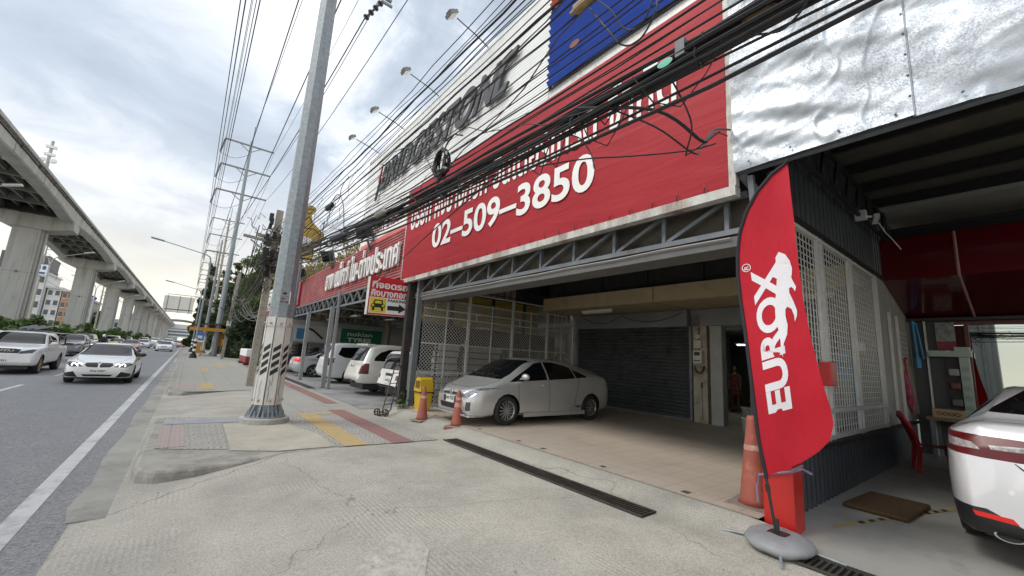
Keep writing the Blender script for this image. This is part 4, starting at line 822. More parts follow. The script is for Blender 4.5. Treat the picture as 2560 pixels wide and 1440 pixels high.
bm = B(); fc = [bm.faces.new([bm.verts.new((fx(y_, z_)-.007, y_, z_)) for y_, z_ in DRG])]; fc[0].normal_update(); bmesh.ops.triangulate(bm, faces=fc)
bmesh.ops.subdivide_edges(bm, edges=bm.edges[:], cuts=2)
for v_ in bm.verts: v_.co.x = fx(v_.co.y, v_.co.z)-.006
obj('logo', bm, lw, t)
def warp_text(s, q, off, m, bold, spacing=1.0):
    me = text_mesh(s, bold, 0, 0, spacing)
    bmx = B(); bmx.from_mesh(me); bpy.data.meshes.remove(me)
    u0_ = min(v_.co.x for v_ in bmx.verts); u1 = max(v_.co.x for v_ in bmx.verts); v0 = min(v_.co.y for v_ in bmx.verts); v1 = max(v_.co.y for v_ in bmx.verts)
    P00, P10, P01, P11 = [np.array(p_) for p_ in q]
    for v_ in bmx.verts:
        a = (v_.co.x-u0_)/(u1-u0_); b = (v_.co.y-v0)/(v1-v0); w_ = P00*(1-a)*(1-b)+P10*a*(1-b)+P01*(1-a)*b+P11*a*b
        v_.co = (fx(w_[0], w_[1])-off, w_[0], w_[1])
    return bmx
obj('lettering', warp_text('EUROX', [(1.45, 1.248), (1.515, 2.668), (1.648, 1.167), (1.771, 2.589)], .005, lw, .035, .95), lw, t)
bm = warp_text('R', [(1.785, 2.612), (1.787, 2.655), (1.83, 2.606), (1.832, 2.649)], .005, lw, .01)
cy0, cz0 = 1.808, 2.632
ro = [(cy0+.044*math.cos(k*math.pi/12), cz0+.044*math.sin(k*math.pi/12)) for k in range(24)]; ri = [(cy0+.037*math.cos(k*math.pi/12), cz0+.037*math.sin(k*math.pi/12)) for k in range(24)]
a_ = [bm.verts.new((fx(*q)-.005, *q)) for q in ro]; b_ = [bm.verts.new((fx(*q)-.005, *q)) for q in ri]
for k in range(24): bm.faces.new((a_[k], a_[(k+1) % 24], b_[(k+1) % 24], b_[k]))
obj('registered_mark', bm, lw, t)
bag = pm('grey weight bag vinyl', (.27, .275, .28), .55, 0, .1, 6, bump=.35, bscale=14)
bm = B(); lathe(bm, [(.02, .10), (.10, .115), (.22, .11), (.30, .085), (.325, .05), (.30, .015), (.1, .008)], 26, Matrix.Translation((4.48, 1.62, .01)) @ Matrix.Rotation(.4, 4, 'Z') @ Matrix.Diagonal((1.0, .86, 1, 1)))
for v_ in bm.verts: v_.co.z += .018*mn.noise(v_.co*7); v_.co.z = max(v_.co.z, .006)
obj('weight_bag', bm, bag, t, True)
bm = B()
for a_ in (.25, 1.75, 3.5, 4.9): tube(bm, [(4.48+.2*math.cos(a_), 1.62+.2*math.sin(a_), .05), (4.48+.47*math.cos(a_), 1.62+.47*math.sin(a_), .02)], .012, 6)
obj('base_leg', bm, steel_gal, t)
bm = B(); box(bm, 4.42, 4.54, 1.55, 1.70, .115, .132); tube(bm, [(4.48, 1.63, .1), (4.48, 1.635, .24)], .02, 8); obj('socket', bm, plastic_bk, t)
# ================================================================ DRAIN GRATES
def grate(x0, x1, y0, y1, label, n_):
    t = thing('drain_grate', label, 'drain', ((x0+x1)/2, (y0+y1)/2, 0))
    zb = max(dz((x0+x1)/2, (y0+y1)/2), .0)
    bm = B(); box(bm, x0, x1, y0, y1, zb+.003, zb+.006); obj('trough', bm, pm('black drain sheet', (.006, .006, .006), .5), t)  # thin flat black sheet under the bars
    bm = B()
    for k in range(n_): y_ = y0+(y1-y0)*(k+.5)/n_; box(bm, x0+.01, x1-.01, y_-.009, y_+.009, zb+.006, zb+.017)
    box(bm, x0, x0+.025, y0, y1, zb+.006, zb+.02); box(bm, x1-.025, x1, y0, y1, zb+.006, zb+.02)
    obj('bar', bm, pm('dark cast grating', (.075, .068, .058), .55, .4, .3, 9, stain=(.14, .11, .08), stamt=.4), t)
grate(3.97, 4.25, 2.72, 6.95, 'long black drain grate between the driveway and the tiled garage floor', 100)
grate(4.26, 4.55, -1.2, 1.42, 'short drain grate in front of the repair bay beside the flag base', 56)
bm = B(); box(bm, 3.84, 4.12, 17.3, 25, .008, .02); solo('drain_cover', bm, pm('black drain cover', (.03, .028, .026), .6, 0, .2, 5), 'long dark drain cover along the tyre shop yard', 'drain')
# ================================================================ VEHICLES
def pl(P, x):
    """smooth monotone-ish interpolation through (x, value) pairs"""
    xs_ = [q[0] for q in P]; ys_ = [q[1] for q in P]
    if x <= xs_[0]: return ys_[0]
    if x >= xs_[-1]: return ys_[-1]
    i = max(k for k in range(len(xs_)) if xs_[k] <= x); i = min(i, len(xs_)-2)
    h = xs_[i+1]-xs_[i]; t = (x-xs_[i])/h
    d = [(ys_[k+1]-ys_[k])/(xs_[k+1]-xs_[k]) for k in range(len(xs_)-1)]
    def m(k):
        if k == 0: return d[0]
        if k == len(xs_)-1: return d[-1]
        return 0 if d[k-1]*d[k] <= 0 else 2*d[k-1]*d[k]/(d[k-1]+d[k])
    return (2*t**3-3*t*t+1)*ys_[i]+(t**3-2*t*t+t)*h*m(i)+(-2*t**3+3*t*t)*ys_[i+1]+(t**3-t*t)*h*m(i+1)
def body_mesh(sp, dx=.07):
    L = sp['L']; st = [0, .012, .03, .06, .1, .15, .2]; n_ = int((L-.4)/dx)
    st = [s for s in st]+[.2+(L-.4)*k/n_ for k in range(1, n_)]+[L-s for s in st[::-1]]
    bm = B(); rings = []
    for s in st:
        zt, zb, zs, w_, wt = (pl(sp[k], s) for k in ('zt', 'zb', 'zs', 'w', 'wt')); zs = min(zs, zt-.02); zb = min(zb, zs-.05)
        h = zt-zs; cr = min(.09, h*.35); wb = w_*.97
        pts = [(0, zb), (w_*.6, zb), (w_*.9, zb+.01), (w_*.97, zb+.06), (w_*.995, zb+(zs-zb)*.3), (w_, zb+(zs-zb)*.55), (w_*.992, zb+(zs-zb)*.8), (wb, zs-.012), (wb-.025, zs+h*.05)]
        for k in (.25, .5, .75, 1.0): pts.append((wb-.025+(wt-wb+.025)*k**1.25, zs+h*.05+(h*.95-cr)*k))
        pts += [(wt*.93, zt-cr*.5), (wt*.8, zt-cr*.2), (wt*.45, zt-cr*.04), (0, zt)]
        rings.append([bm.verts.new((L/2-s, y_, z_)) for y_, z_ in pts]+[bm.verts.new((L/2-s, -y_, z_)) for y_, z_ in pts[-2:0:-1]])
    for A, Bq in zip(rings, rings[1:]):
        n_ = len(A)
        for k in range(n_): bm.faces.new((A[k], A[(k+1) % n_], Bq[(k+1) % n_], Bq[k]))
    bm.faces.new(rings[0][::-1]); bm.faces.new(rings[-1])
    bmesh.ops.recalc_face_normals(bm, faces=bm.faces)
    return bm
AX = {'y': (0, 2), 'x': (1, 2), 'z': (0, 1)}
def cut(bm, poly, ax, cond):
    """slice the shell along a convex outline and return the faces inside it"""
    i, j = AX[ax]; n_ = len(poly)
    area = sum(poly[k][0]*poly[(k+1) % n_][1]-poly[(k+1) % n_][0]*poly[k][1] for k in range(n_))
    if area < 0: poly = poly[::-1]
    lo = [min(q[d] for q in poly)-.12 for d in (0, 1)]; hi = [max(q[d] for q in poly)+.12 for d in (0, 1)]
    for k in range(n_):
        p_, q_ = poly[k], poly[(k+1) % n_]; nx, ny = q_[1]-p_[1], -(q_[0]-p_[0])
        c_ = [0, 0, 0]; nn2 = [0, 0, 0]; c_[i], c_[j] = p_; nn2[i], nn2[j] = nx, ny
        fs = []
        for f in bm.faces:
            c = f.calc_center_median()
            if cond(c, f.normal):
                us = [v_.co[i] for v_ in f.verts]; vs = [v_.co[j] for v_ in f.verts]
                if max(us) > lo[0] and min(us) < hi[0] and max(vs) > lo[1] and min(vs) < hi[1]: fs.append(f)
        if not fs: return []
        ge = set(fs)
        for f in fs: ge.update(f.edges); ge.update(f.verts)
        bmesh.ops.bisect_plane(bm, geom=list(ge), dist=1e-5, plane_co=c_, plane_no=nn2)
    res = []
    for f in bm.faces:
        c = f.calc_center_median()
        if cond(c, f.normal) and all((poly[(k+1) % n_][0]-poly[k][0])*(c[j]-poly[k][1])-(poly[(k+1) % n_][1]-poly[k][1])*(c[i]-poly[k][0]) > 0 for k in range(n_)): res.append(f)
    return res
def take(bm, fs, off=0.0):
    nb = B(); mp = {}
    for f in fs:
        for v_ in f.verts:
            if v_ not in mp: mp[v_] = nb.verts.new(v_.co)
        try: nb.faces.new([mp[v_] for v_ in f.verts])
        except ValueError: pass
    bmesh.ops.delete(bm, geom=fs, context='FACES')
    if off:
        nb.normal_update()
        for v_ in nb.verts: v_.co += v_.normal*off
    return nb
tyre_m = pm('tyre rubber', (.022, .022, .022), .75, 0, .2, 12, bump=.15, bscale=60)
alloy = pm('dull alloy', (.42, .43, .44), .3, .8, .1, 8)
lens_m = pm('clear headlamp', (.42, .44, .47), .3, .2, .45, 14, coat=.4)
lens_dk = pm('smoked headlamp', (.07, .073, .078), .25, .3, .6, 12, coat=.4)
tail_m = pm('red tail lamp', (.10, .003, .005), .3, 0, .25, 10, coat=0)
plate_m = pm('number plate white', (.72, .72, .70), .5, 0, .03, 4)
def paint(name, col, met=0, rough=.3): return pm('paint '+name, col, rough, met, .03, 2, coat=1.0, spec=.5)
def wheel(par, x, y, r, wd, style=6, rimm=None):
    sg = 1 if y > 0 else -1
    M = Matrix.Translation((x, y, r)) @ Matrix.Rotation(-sg*math.pi/2, 4, 'X')   # local +Z points outwards
    bm = B(); lathe(bm, [(r*.66, -wd/2), (r*.9, -wd/2), (r, -wd*.36), (r, wd*.36), (r*.93, wd/2), (r*.68, wd/2), (r*.66, wd*.35)], 30, M, False)
    ty = obj('wheel', bm, tyre_m, par, True)
    bm = B(); lathe(bm, [(r*.66, wd*.40), (r*.62, wd*.38), (r*.60, 0), (.02, -.01)], 30, M, False)
    obj('rim', bm, plastic_bk, ty, True)
    bm = B(); lathe(bm, [(r*.62, wd*.40), (r*.67, wd*.47), (r*.70, wd*.44)], 30, M, False)
    M2 = M @ Matrix.Translation((0, 0, wd*.33)); spoke_wheel(bm, (0, 0, 0), r*.68, style, M2, .3, .065 if style > 10 else .12 if style > 7 else .17); lathe(bm, [(.07, wd*.28), (.065, wd*.45), (.0, wd*.46)], 12, M, True)
    obj('spokes', bm, rimm or alloy, ty)
def vehicle(name, label, cat, sp, pmat, loc, rotz, group=None, lod=2):
    """sp holds profile curves in metres from the front bumper; +X is forward"""
    t = thing(name, label, cat, loc, rotz, group, local=True); L = sp['L']; X = lambda s: L/2-s
    PX_ = lambda P: [(X(s), z) for s, z in P]
    bm = body_mesh(sp, .07 if lod else .14); parts = []
    sx = lambda c: L/2-c.x
    for s in sp['axles']:
        R = sp['arch']; c_ = [(X(s)+R*math.cos(k*math.pi/8), sp['r']+R*math.sin(k*math.pi/8)) for k in range(16)]
        fs = cut(bm, c_, 'y', lambda c, n: abs(c.y) > .45 and abs(n.y) > .2 and c.z < sp['r']+R+.15)
        bmesh.ops.delete(bm, geom=fs, context='FACES')
    for P in sp.get('side_glass', []):
        fs = cut(bm, PX_(P), 'y', lambda c, n: abs(c.y) > .35 and abs(n.y) > .3 and c.z > .6); parts.append(('side_window', take(bm, fs), glass_dk))
    if 'screen' in sp:
        s0, s1, P = sp['screen']; fs = cut(bm, P, 'x', lambda c, n: s0 < sx(c) < s1 and n.z > .05); parts.append(('windscreen', take(bm, fs), glass_dk))
    if 'rear' in sp:
        s0, s1, P = sp['rear']; fs = cut(bm, P, 'x', lambda c, n: s0 < sx(c) < s1 and n.x < -.12); parts.append(('rear_window', take(bm, fs), glass_dk))
    for (nm, ax, P, cond, m_) in sp.get('panels', []):
        if ax == 'y': P = PX_(P)
        for sg in ((1, -1) if ax in 'x' and nm in ('headlight', 'tail_light', 'vent', 'fog_panel', 'kidney_grille', 'reflector', 'lamp_lens') else (1,)):
            Q = [(sg*a, b) for a, b in P] if ax == 'x' else P
            fs = cut(bm, Q, ax, lambda c, n: cond(sx(c), c, n))
            if fs: parts.append((nm, take(bm, fs), m_))
    if sp.get('seams') and lod > 1:
        sb = B()
        for (a, b) in sp['seams']:
            d = V((b[0]-a[0], b[1]-a[1])).normalized(); q = V((-d.y, d.x))*.006
            fs = cut(bm, PX_([(a[0]+q.x, a[1]+q.y), (b[0]+q.x, b[1]+q.y), (b[0]-q.x, b[1]-q.y), (a[0]-q.x, a[1]-q.y)]), 'y', lambda c, n: abs(c.y) > .4 and abs(n.y) > .25)
            bmt = take(bm, fs); tmp = bpy.data.meshes.new('t'); bmt.to_mesh(tmp); bmt.free(); sb.from_mesh(tmp); bpy.data.meshes.remove(tmp)
        parts.append(('door_seam', sb, plastic_bk))
    dr = None
    if sp.get('drape') and lod:
        from mathutils.bvhtree import BVHTree
        tr_ = BVHTree.FromBMesh(bm); dr = B()
        for ln in sp['drape']:
            for sg in (1, -1):
                P_ = []
                for (s0_, y0_), (s1_, y1_) in zip(ln, ln[1:]):
                    for q in range(7):
                        f = q/6; h_ = tr_.ray_cast(V((X(s0_+(s1_-s0_)*f), sg*(y0_+(y1_-y0_)*f), 3)), V((0, 0, -1)))
                        if h_[0] is not None: P_.append(h_[0])
                if len(P_) > 2: tube(dr, P_, .0055, 4)
    body = obj('body', bm, pmat, t, True)
    if dr: obj('panel_gap', dr, plastic_bk, t)
    for nm, b_, m_ in parts: obj(nm, b_, m_, t, True)
    W = max(q[1] for q in sp['w']); bm = B()
    box(bm, X(L-.25), X(.25), -W+.22, W-.22, .2, min(.62, sp['r']*2)); box(bm, X(L*.72), X(L*.30), -W*.80, W*.80, sp.get('floor', .19), .3); obj('underbody', bm, plastic_bk, t)
    for s in sp['axles']:
        for sg in (1, -1): wheel(t, X(s), sg*(W-sp.get('ww', .2)/2-.015), sp['r'], sp.get('ww', .2), sp.get('spokes', 6), sp.get('rimm'))
    if 'mirror' in sp:
        s, z, m_ = sp['mirror']
        for sg in (1, -1):
            bm = B(); ellip(bm, (X(s), sg*(W+.09), z), (.075, .12, .075)); tube(bm, [(X(s)+.03, sg*(W-.06), z-.06), (X(s)+.01, sg*(W+.05), z-.03)], .025, 5); obj('mirror', bm, m_ or pmat, t, True)
    for s, z in sp.get('handles', []):
        for sg in (1, -1):
            bm = B(); y_ = sg*(pl(sp['w'], s)*.992+.012); ellip(bm, (X(s), y_, z), (.085, .02, .02), 10, 6); obj('door_handle', bm, sp.get('hm', pmat), t, True)
    for k, (s, y, z, w_, h, txt) in enumerate(sp.get('plates', [])):
        f_ = s < L/2; x_ = X(s); sg = 1 if f_ else -1
        bm = B(); box(bm, x_-.008, x_+.008, -w_/2+y, w_/2+y, z-h/2, z+h/2); pp_ = obj('number_plate', bm, plate_m, t)
        if txt: text('plate_text', txt, sbk, pp_, (x_+.0085*sg, y-sg*w_*.44, z-h*.1), (0, sg, 0), (0, 0, 1), w_*.88, h*.5, .02, .003)
    for nm, b_, m_ in sp.get('extra', lambda X: [])(X): obj(nm, b_, m_, t, False)
    return t
yf = lambda a, b: (lambda s, c, n: a < s < b)
front = lambda a, b, z0=0: (lambda s, c, n: a <= s < b and (n.x > .12) and c.z > z0)
back = lambda a, b: (lambda s, c, n: a < s <= b and n.x < -.12)
side = lambda z0, z1: (lambda s, c, n: abs(c.y) > .4 and abs(n.y) > .2 and z0 < c.z < z1)
# ---- silver hatchback in the garage
hatch = dict(L=4.5, r=.315, arch=.36, axles=(.93, 3.66), ww=.21, spokes=14,
  zt=[(0, .60), (.05, .69), (.2, .775), (.45, .87), (.76, .985), (.86, 1.035), (1.28, 1.285), (1.62, 1.43), (1.95, 1.485), (2.3, 1.495), (2.8, 1.47), (3.3, 1.405), (3.75, 1.315), (4.18, 1.205), (4.36, 1.12), (4.45, .98), (4.5, .78)],
  zb=[(0, .33), (.06, .21), (.3, .17), (.6, .20), (1.5, .19), (3.2, .19), (4.0, .21), (4.3, .24), (4.42, .33), (4.5, .48)],
  zs=[(0, .5), (.2, .70), (.45, .80), (.76, .885), (1.3, .935), (2.3, .975), (3.1, 1.03), (3.7, 1.085), (4.2, 1.07), (4.4, .93), (4.5, .72)],
  w=[(0, .55), (.04, .66), (.12, .75), (.3, .83), (.6, .865), (1.0, .875), (2.2, .88), (3.6, .88), (4.1, .86), (4.35, .83), (4.46, .77), (4.5, .70)],
  wt=[(0, .42), (.2, .58), (.5, .70), (.8, .74), (1.28, .66), (1.8, .60), (2.4, .575), (3.0, .56), (3.7, .55), (4.2, .58), (4.5, .5)],
  side_glass=[[(.97, .925), (1.12, 1.0), (1.52, 1.235), (1.85, 1.36), (2.10, 1.40), (2.13, .985)], [(2.18, .985), (2.15, 1.40), (2.5, 1.40), (2.85, 1.345), (3.05, 1.285), (3.08, 1.04)], [(3.12, 1.045), (3.10, 1.265), (3.34, 1.18), (3.52, 1.095), (3.48, 1.07)]],
  screen=(.78, 1.9, [(-.72, .98), (.72, .98), (.70, 1.06), (.58, 1.40), (.5, 1.425), (-.5, 1.425), (-.58, 1.40), (-.70, 1.06)]), rear=(3.0, 4.4, [(-.5, 1.12), (.5, 1.12), (.48, 1.38), (-.48, 1.38)]),
  panels=[('headlight', 'x', [(.42, .585), (.52, .565), (.70, .60), (.86, .80), (.72, .785), (.46, .67)], lambda s, c, n: s < .95 and c.z > .5 and (n.x > .03 or n.y*c.y > .3), pm('faceted headlamp', (.30, .31, .33), .16, .6, .85, 22, coat=.5)),
          ('grille', 'x', [(-.40, .635), (-.36, .575), (.36, .575), (.40, .635), (.2, .655), (-.2, .655)], front(0, .3, .5), plastic_bk),
          ('lower_grille', 'x', [(-.42, .30), (.42, .30), (.46, .42), (-.46, .42)], front(0, .3), plastic_bk),
          ('fog_panel', 'x', [(.58, .30), (.70, .32), (.70, .49), (.60, .49)], front(0, .5), lens_dk),
          ('tail_light', 'x', [(.55, .72), (.8, .72), (.8, 1.0), (.6, 1.0)], back(3.9, 4.5), tail_m)],
  seams=[((1.25, .25), (1.22, .93)), ((2.20, .25), (2.16, .99)), ((3.05, .42), (3.2, 1.03)), ((1.25, .25), (2.9, .25)), ((2.9, .25), (3.05, .42))],
  mirror=(1.32, 1.05, None), handles=((2.0, .87), (2.98, .92)), plates=((-.02, 0, .50, .34, .15, 'ฌท 7523'),))
def hx(X):
    bm = B(); lathe(bm, [(.0, .01), (.05, .012), (.065, .005), (.065, 0)], 16, Matrix.Translation((X(.0), 0, .655)) @ Matrix.Rotation(math.pi/2, 4, 'Y')); e1 = ('badge', bm, chrome)
    bm = B(); box(bm, X(.02), X(-.03), -.66, .66, .205, .235); box(bm, X(.16), X(.0), -.78, .78, .19, .22); e2 = ('front_lip', bm, _m['paint silver'])
    bm = B(); box(bm, X(.0), X(-.012), -.3, -.17, .44, .56); box(bm, X(.0), X(-.012), .17, .3, .44, .56); e3 = ('plate_bracket', bm, plastic_bk)
    bm = B(); tube(bm, [(X(.88), .55, 1.03), (X(.93), .05, 1.07)], .012, 5); tube(bm, [(X(.88), -.02, 1.05), (X(.94), -.5, 1.07)], .012, 5); e4 = ('wiper', bm, plastic_bk)
    bm = B(); box(bm, X(3.4), X(1.4), -.888, -.86, .17, .26); box(bm, X(3.4), X(1.4), .86, .888, .17, .26); e5 = ('side_skirt', bm, _m['paint silver'])
    return [e1, e2, e3, e4, e5]
hatch['extra'] = hx; hatch['drape'] = [[(.22, 0.0), (.22, .40), (.40, .66), (.78, .74)]]
pr = vehicle('parked_hatchback', 'silver hatchback parked nose out in the tiled garage behind two orange cones', 'car', hatch, paint('silver', (.52, .52, .50), .4, .3), (7.02, 8.16, .112), math.pi)
for nm, st_, mm, y0_ in (('TRD', 3.05, sbk, .0), ('Sportivo', 3.27, tail_m, .0)):
    # small sill lettering on the left flank (faces the camera)
    text('sill_lettering', nm, mm, pr, (4.5/2-st_, .8835, .335), (-1, 0, 0), (0, 0, 1), .2 if nm == 'TRD' else .3, .05, .02, .004)
# ---- saloons
def saloon(**k):
    d = dict(L=4.55, r=.32, arch=.365, axles=(.85, 3.6), ww=.22, spokes=5,
      zt=[(0, .58), (.05, .68), (.2, .76), (.6, .86), (1.15, .955), (1.3, 1.0), (1.75, 1.22), (2.1, 1.365), (2.5, 1.42), (2.9, 1.41), (3.3, 1.32), (3.75, 1.14), (3.95, 1.06), (4.2, 1.045), (4.42, 1.02), (4.5, .90), (4.55, .72)],
      zb=[(0, .34), (.06, .22), (.3, .17), (1, .19), (3.6, .19), (4.3, .23), (4.45, .32), (4.55, .45)],
      zs=[(0, .5), (.2, .70), (.6, .80), (1.15, .895), (2.2, .93), (3.4, .955), (3.9, .97), (4.3, .94), (4.5, .8), (4.55, .65)],
      w=[(0, .58), (.04, .69), (.12, .78), (.3, .86), (.7, .895), (1.2, .90), (2.4, .905), (3.6, .90), (4.2, .87), (4.42, .80), (4.5, .72), (4.55, .64)],
      wt=[(0, .45), (.2, .62), (.7, .73), (1.2, .74), (1.75, .66), (2.2, .60), (2.9, .58), (3.4, .60), (3.9, .66), (4.3, .66), (4.55, .5)],
      side_glass=[[(1.45, .93), (1.55, .98), (1.95, 1.19), (2.25, 1.31), (2.42, 1.335), (2.45, .96)], [(2.50, .96), (2.47, 1.335), (2.9, 1.325), (3.2, 1.25), (3.45, 1.13), (3.55, 1.0)]],
      screen=(1.2, 2.45, [(-.72, .97), (.72, .97), (.58, 1.345), (.5, 1.375), (-.5, 1.375), (-.58, 1.345)]),
      rear=(2.95, 3.95, [(-.62, 1.08), (.62, 1.08), (.52, 1.36), (-.52, 1.36)]),
      panels=[('headlight', 'x', [(.46, .60), (.78, .61), (.82, .72), (.72, .735), (.50, .69)], front(0, .6, .5), lens_m),
              ('grille', 'x', [(-.36, .70), (-.33, .58), (.33, .58), (.36, .70)], front(0, .3, .5), plastic_bk),
              ('lower_grille', 'x', [(-.58, .28), (.58, .28), (.62, .40), (-.62, .40)], front(0, .35), plastic_bk),
              ('tail_light', 'x', [(.42, .78), (.82, .78), (.82, .93), (.46, .93)], back(3.9, 4.56), tail_m)],
      mirror=(1.62, 1.0, None), plates=((-.015, 0, .48, .34, .14, ''), (4.56, 0, .72, .34, .14, '')))
    d.update(k); return d
grp = 'vehicles queuing on the road'
angel = pm('lit ring lamp', (.95, .97, 1), .3, emit=3)
def bx(X):
    bm = B()
    for sg in (1, -1):
        for y_ in (.49, .63): lathe(bm, [(.05, .0), (.066, .012), (.044, .012), (.044, 0)], 16, Matrix.Translation((X(.055 if y_ < .6 else .10), sg*y_, .655)) @ Matrix.Rotation(math.pi/2, 4, 'Y'), False)
    e1 = ('ring_lamp', bm, angel)
    bm = B(); lathe(bm, [(.035, .012), (.04, .0)], 12, Matrix.Translation((X(.06), 0, .745)) @ Matrix.Rotation(1.2, 4, 'Y')); e2 = ('badge', bm, alloy)
    return [e1, e2]
bmw = saloon(drape=[[(.12, .36), (.42, .62), (1.18, .74)], [(1.19, .0), (1.19, .70)]], mirror=(1.62, 1.02, plastic_bk), plates=((-.03, 0, .44, .42, .13, '5กษ 5207'),), extra=bx, spokes=8, rimm=plastic_bk,
   panels=[('headlight', 'x', [(.40, .60), (.70, .585), (.86, .70), (.78, .76), (.46, .72)], front(0, .8, .45), lens_dk),
           ('kidney_grille', 'x', [(.03, .575), (.29, .59), (.37, .66), (.33, .735), (.06, .745), (.02, .66)], front(0, .4, .5), plastic_bk),
           ('lower_grille', 'x', [(-.46, .40), (-.34, .27), (.34, .27), (.46, .40), (.40, .415), (-.40, .415)], front(0, .35), plastic_bk),
           ('fog_panel', 'x', [(.48, .24), (.84, .26), (.86, .37), (.60, .44)], front(0, .6), plastic_bk), ('splitter', 'x', [(-.85, .16), (.85, .16), (.85, .235), (-.85, .235)], front(0, .35), plastic_bk)])
vehicle('moving_saloon', 'white saloon with black kidney grilles and lit ring headlamps nearest on the road', 'car', bmw, paint('white', (.76, .76, .73), 0, .28), (-2.33, 22.75, -.15), -math.pi/2)
sal_dr = [[(.12, .02), (.12, .42), (.40, .66), (1.15, .76)], [(1.12, .0), (1.12, .70)]]
# ---- pickups
def pickup(**k):
    d = dict(L=5.2, r=.37, arch=.43, axles=(.9, 4.0), ww=.24, floor=.3,
      zt=[(0, .82), (.04, .98), (.2, 1.06), (.6, 1.11), (1.25, 1.17), (1.4, 1.22), (1.85, 1.52), (2.15, 1.66), (2.5, 1.70), (3.2, 1.69), (3.5, 1.64), (3.6, 1.45), (3.64, 1.15), (3.7, 1.09), (5.1, 1.10), (5.16, 1.05), (5.2, .95)],
      zb=[(0, .45), (.06, .36), (.4, .32), (1.4, .36), (3.5, .38), (4.8, .42), (5.2, .5)],
      zs=[(0, .7), (.2, .98), (.6, 1.03), (1.25, 1.08), (2.2, 1.11), (3.5, 1.12), (3.64, 1.1), (3.7, 1.06), (5.1, 1.07), (5.2, .9)],
      w=[(0, .70), (.04, .80), (.15, .88), (.4, .92), (.9, .93), (4.6, .93), (5.1, .91), (5.2, .88)],
      wt=[(0, .6), (.2, .74), (.8, .80), (1.3, .80), (1.85, .72), (2.2, .67), (3.2, .66), (3.5, .68), (3.64, .86), (3.75, .89), (5.1, .88), (5.2, .84)],
      side_glass=[[(1.62, 1.12), (1.72, 1.18), (2.05, 1.46), (2.2, 1.54), (2.5, 1.57), (2.52, 1.14)], [(2.58, 1.14), (2.56, 1.57), (3.25, 1.55), (3.38, 1.45), (3.4, 1.15)]],
      screen=(1.3, 2.3, [(-.80, 1.19), (.80, 1.19), (.66, 1.60), (.58, 1.63), (-.58, 1.63), (-.66, 1.60)]), rear=(3.4, 3.7, [(-.6, 1.2), (.6, 1.2), (.56, 1.58), (-.56, 1.58)]),
      panels=[('headlight', 'x', [(.42, .80), (.78, .84), (.88, .99), (.76, .99), (.46, .90)], front(0, .6, .6), lens_dk),
              ('grille', 'x', [(-.48, .97), (-.42, .82), (.42, .82), (.48, .97), (.3, 1.0), (-.3, 1.0)], front(0, .4, .5), plastic_bk),
              ('lower_grille', 'x', [(-.45, .60), (.45, .60), (.5, .70), (-.5, .70)], front(0, .35), plastic_bk),
              ('tail_light', 'x', [(.74, .78), (.9, .78), (.9, 1.02), (.76, 1.02)], back(4.9, 5.3), tail_m)],
      seams=[((1.55, .45), (1.6, 1.1)), ((2.55, .45), (2.55, 1.13)), ((3.5, .5), (3.5, 1.12))],
      mirror=(1.75, 1.22, None), handles=((2.4, .98), (3.3, 1.0)), plates=((-.02, 0, .52, .34, .14, ''),))
    d.update(k); return d
def px1(X):
    bm = B()
    for y_ in (-.22, 0, .22): tube(bm, [(X(2.5), y_, 1.80), (X(5.0), y_*1.2, 1.98)], .05, 6)
    for s_ in (2.7, 3.4): bar(bm, (X(s_), -.62, 1.74), (X(s_), .62, 1.74), .04)
    e1 = ('roof_rack', bm, steel_dk)
    bm = B()
    for y_ in (-.8, .8): tube(bm, [(X(3.75), y_, 1.1), (X(3.85), y_, 1.55), (X(5.0), y_, 1.5), (X(5.1), y_, 1.12)], .03, 6)
    e2 = ('bed_rail', bm, plastic_bk)
    bm = B(); box(bm, X(.1), X(-.03), -.8, .8, .47, .58); e3 = ('bumper_bar', bm, white_pt)
    return [e1, e2, e3]
pk = pickup(drape=[[(.10, .50), (.5, .74), (1.25, .82)], [(1.27, .0), (1.27, .76)]], extra=px1, rimm=pm('gold rim', (.42, .30, .12), .35, .7, .1, 8), plates=((-.04, .0, .52, .38, .14, 'กท 4321'),))
tpk = vehicle('moving_pickup', 'white double cab pickup with roof rack and gold rims cut by the left edge', 'pickup', pk, white_pt, (-5.55, 27.2, -.15), -math.pi/2)
text('bonnet_lettering', 'ISUZU', chrome, tpk, (2.585, -.30, .885), (0, 1, 0), (0, 0, 1), .60, .075, .03, .012)
pk2 = pickup()
p2 = vehicle('moving_pickup', 'dark navy pickup behind the white saloon, in the middle lane', 'pickup', pk2, paint('navy', (.035, .04, .055), .3), (-7.25, 37.5, -.15), -math.pi/2, None, 1)
p3 = vehicle('moving_pickup', 'grey pickup with a bonnet scoop between the navy pickup and the red car', 'pickup', pk2, paint('grey', (.30, .31, .32), .4), (-7.2, 47.5, -.15), -math.pi/2, None, 1)
def small(nm, lab, sp, pmat, x, y, lod=0, rot=-math.pi/2, cat='car'): return vehicle(nm, lab, cat, sp, pmat, (x, y, -.15), rot, None, lod)
sal = saloon(); redp_ = paint('red', (.28, .012, .015), .2)
small('moving_saloon', 'dark red saloon with lit headlamps in the second lane', sal, redp_, -5.2, 66, 1)
ws = small('moving_saloon', 'white saloon with an orange plate driving close to the kerb in the distance', saloon(plates=((-.015, 0, .42, .34, .12, ''),)), paint('pearl', (.74, .75, .76), .1), -2.45, 76, 1)
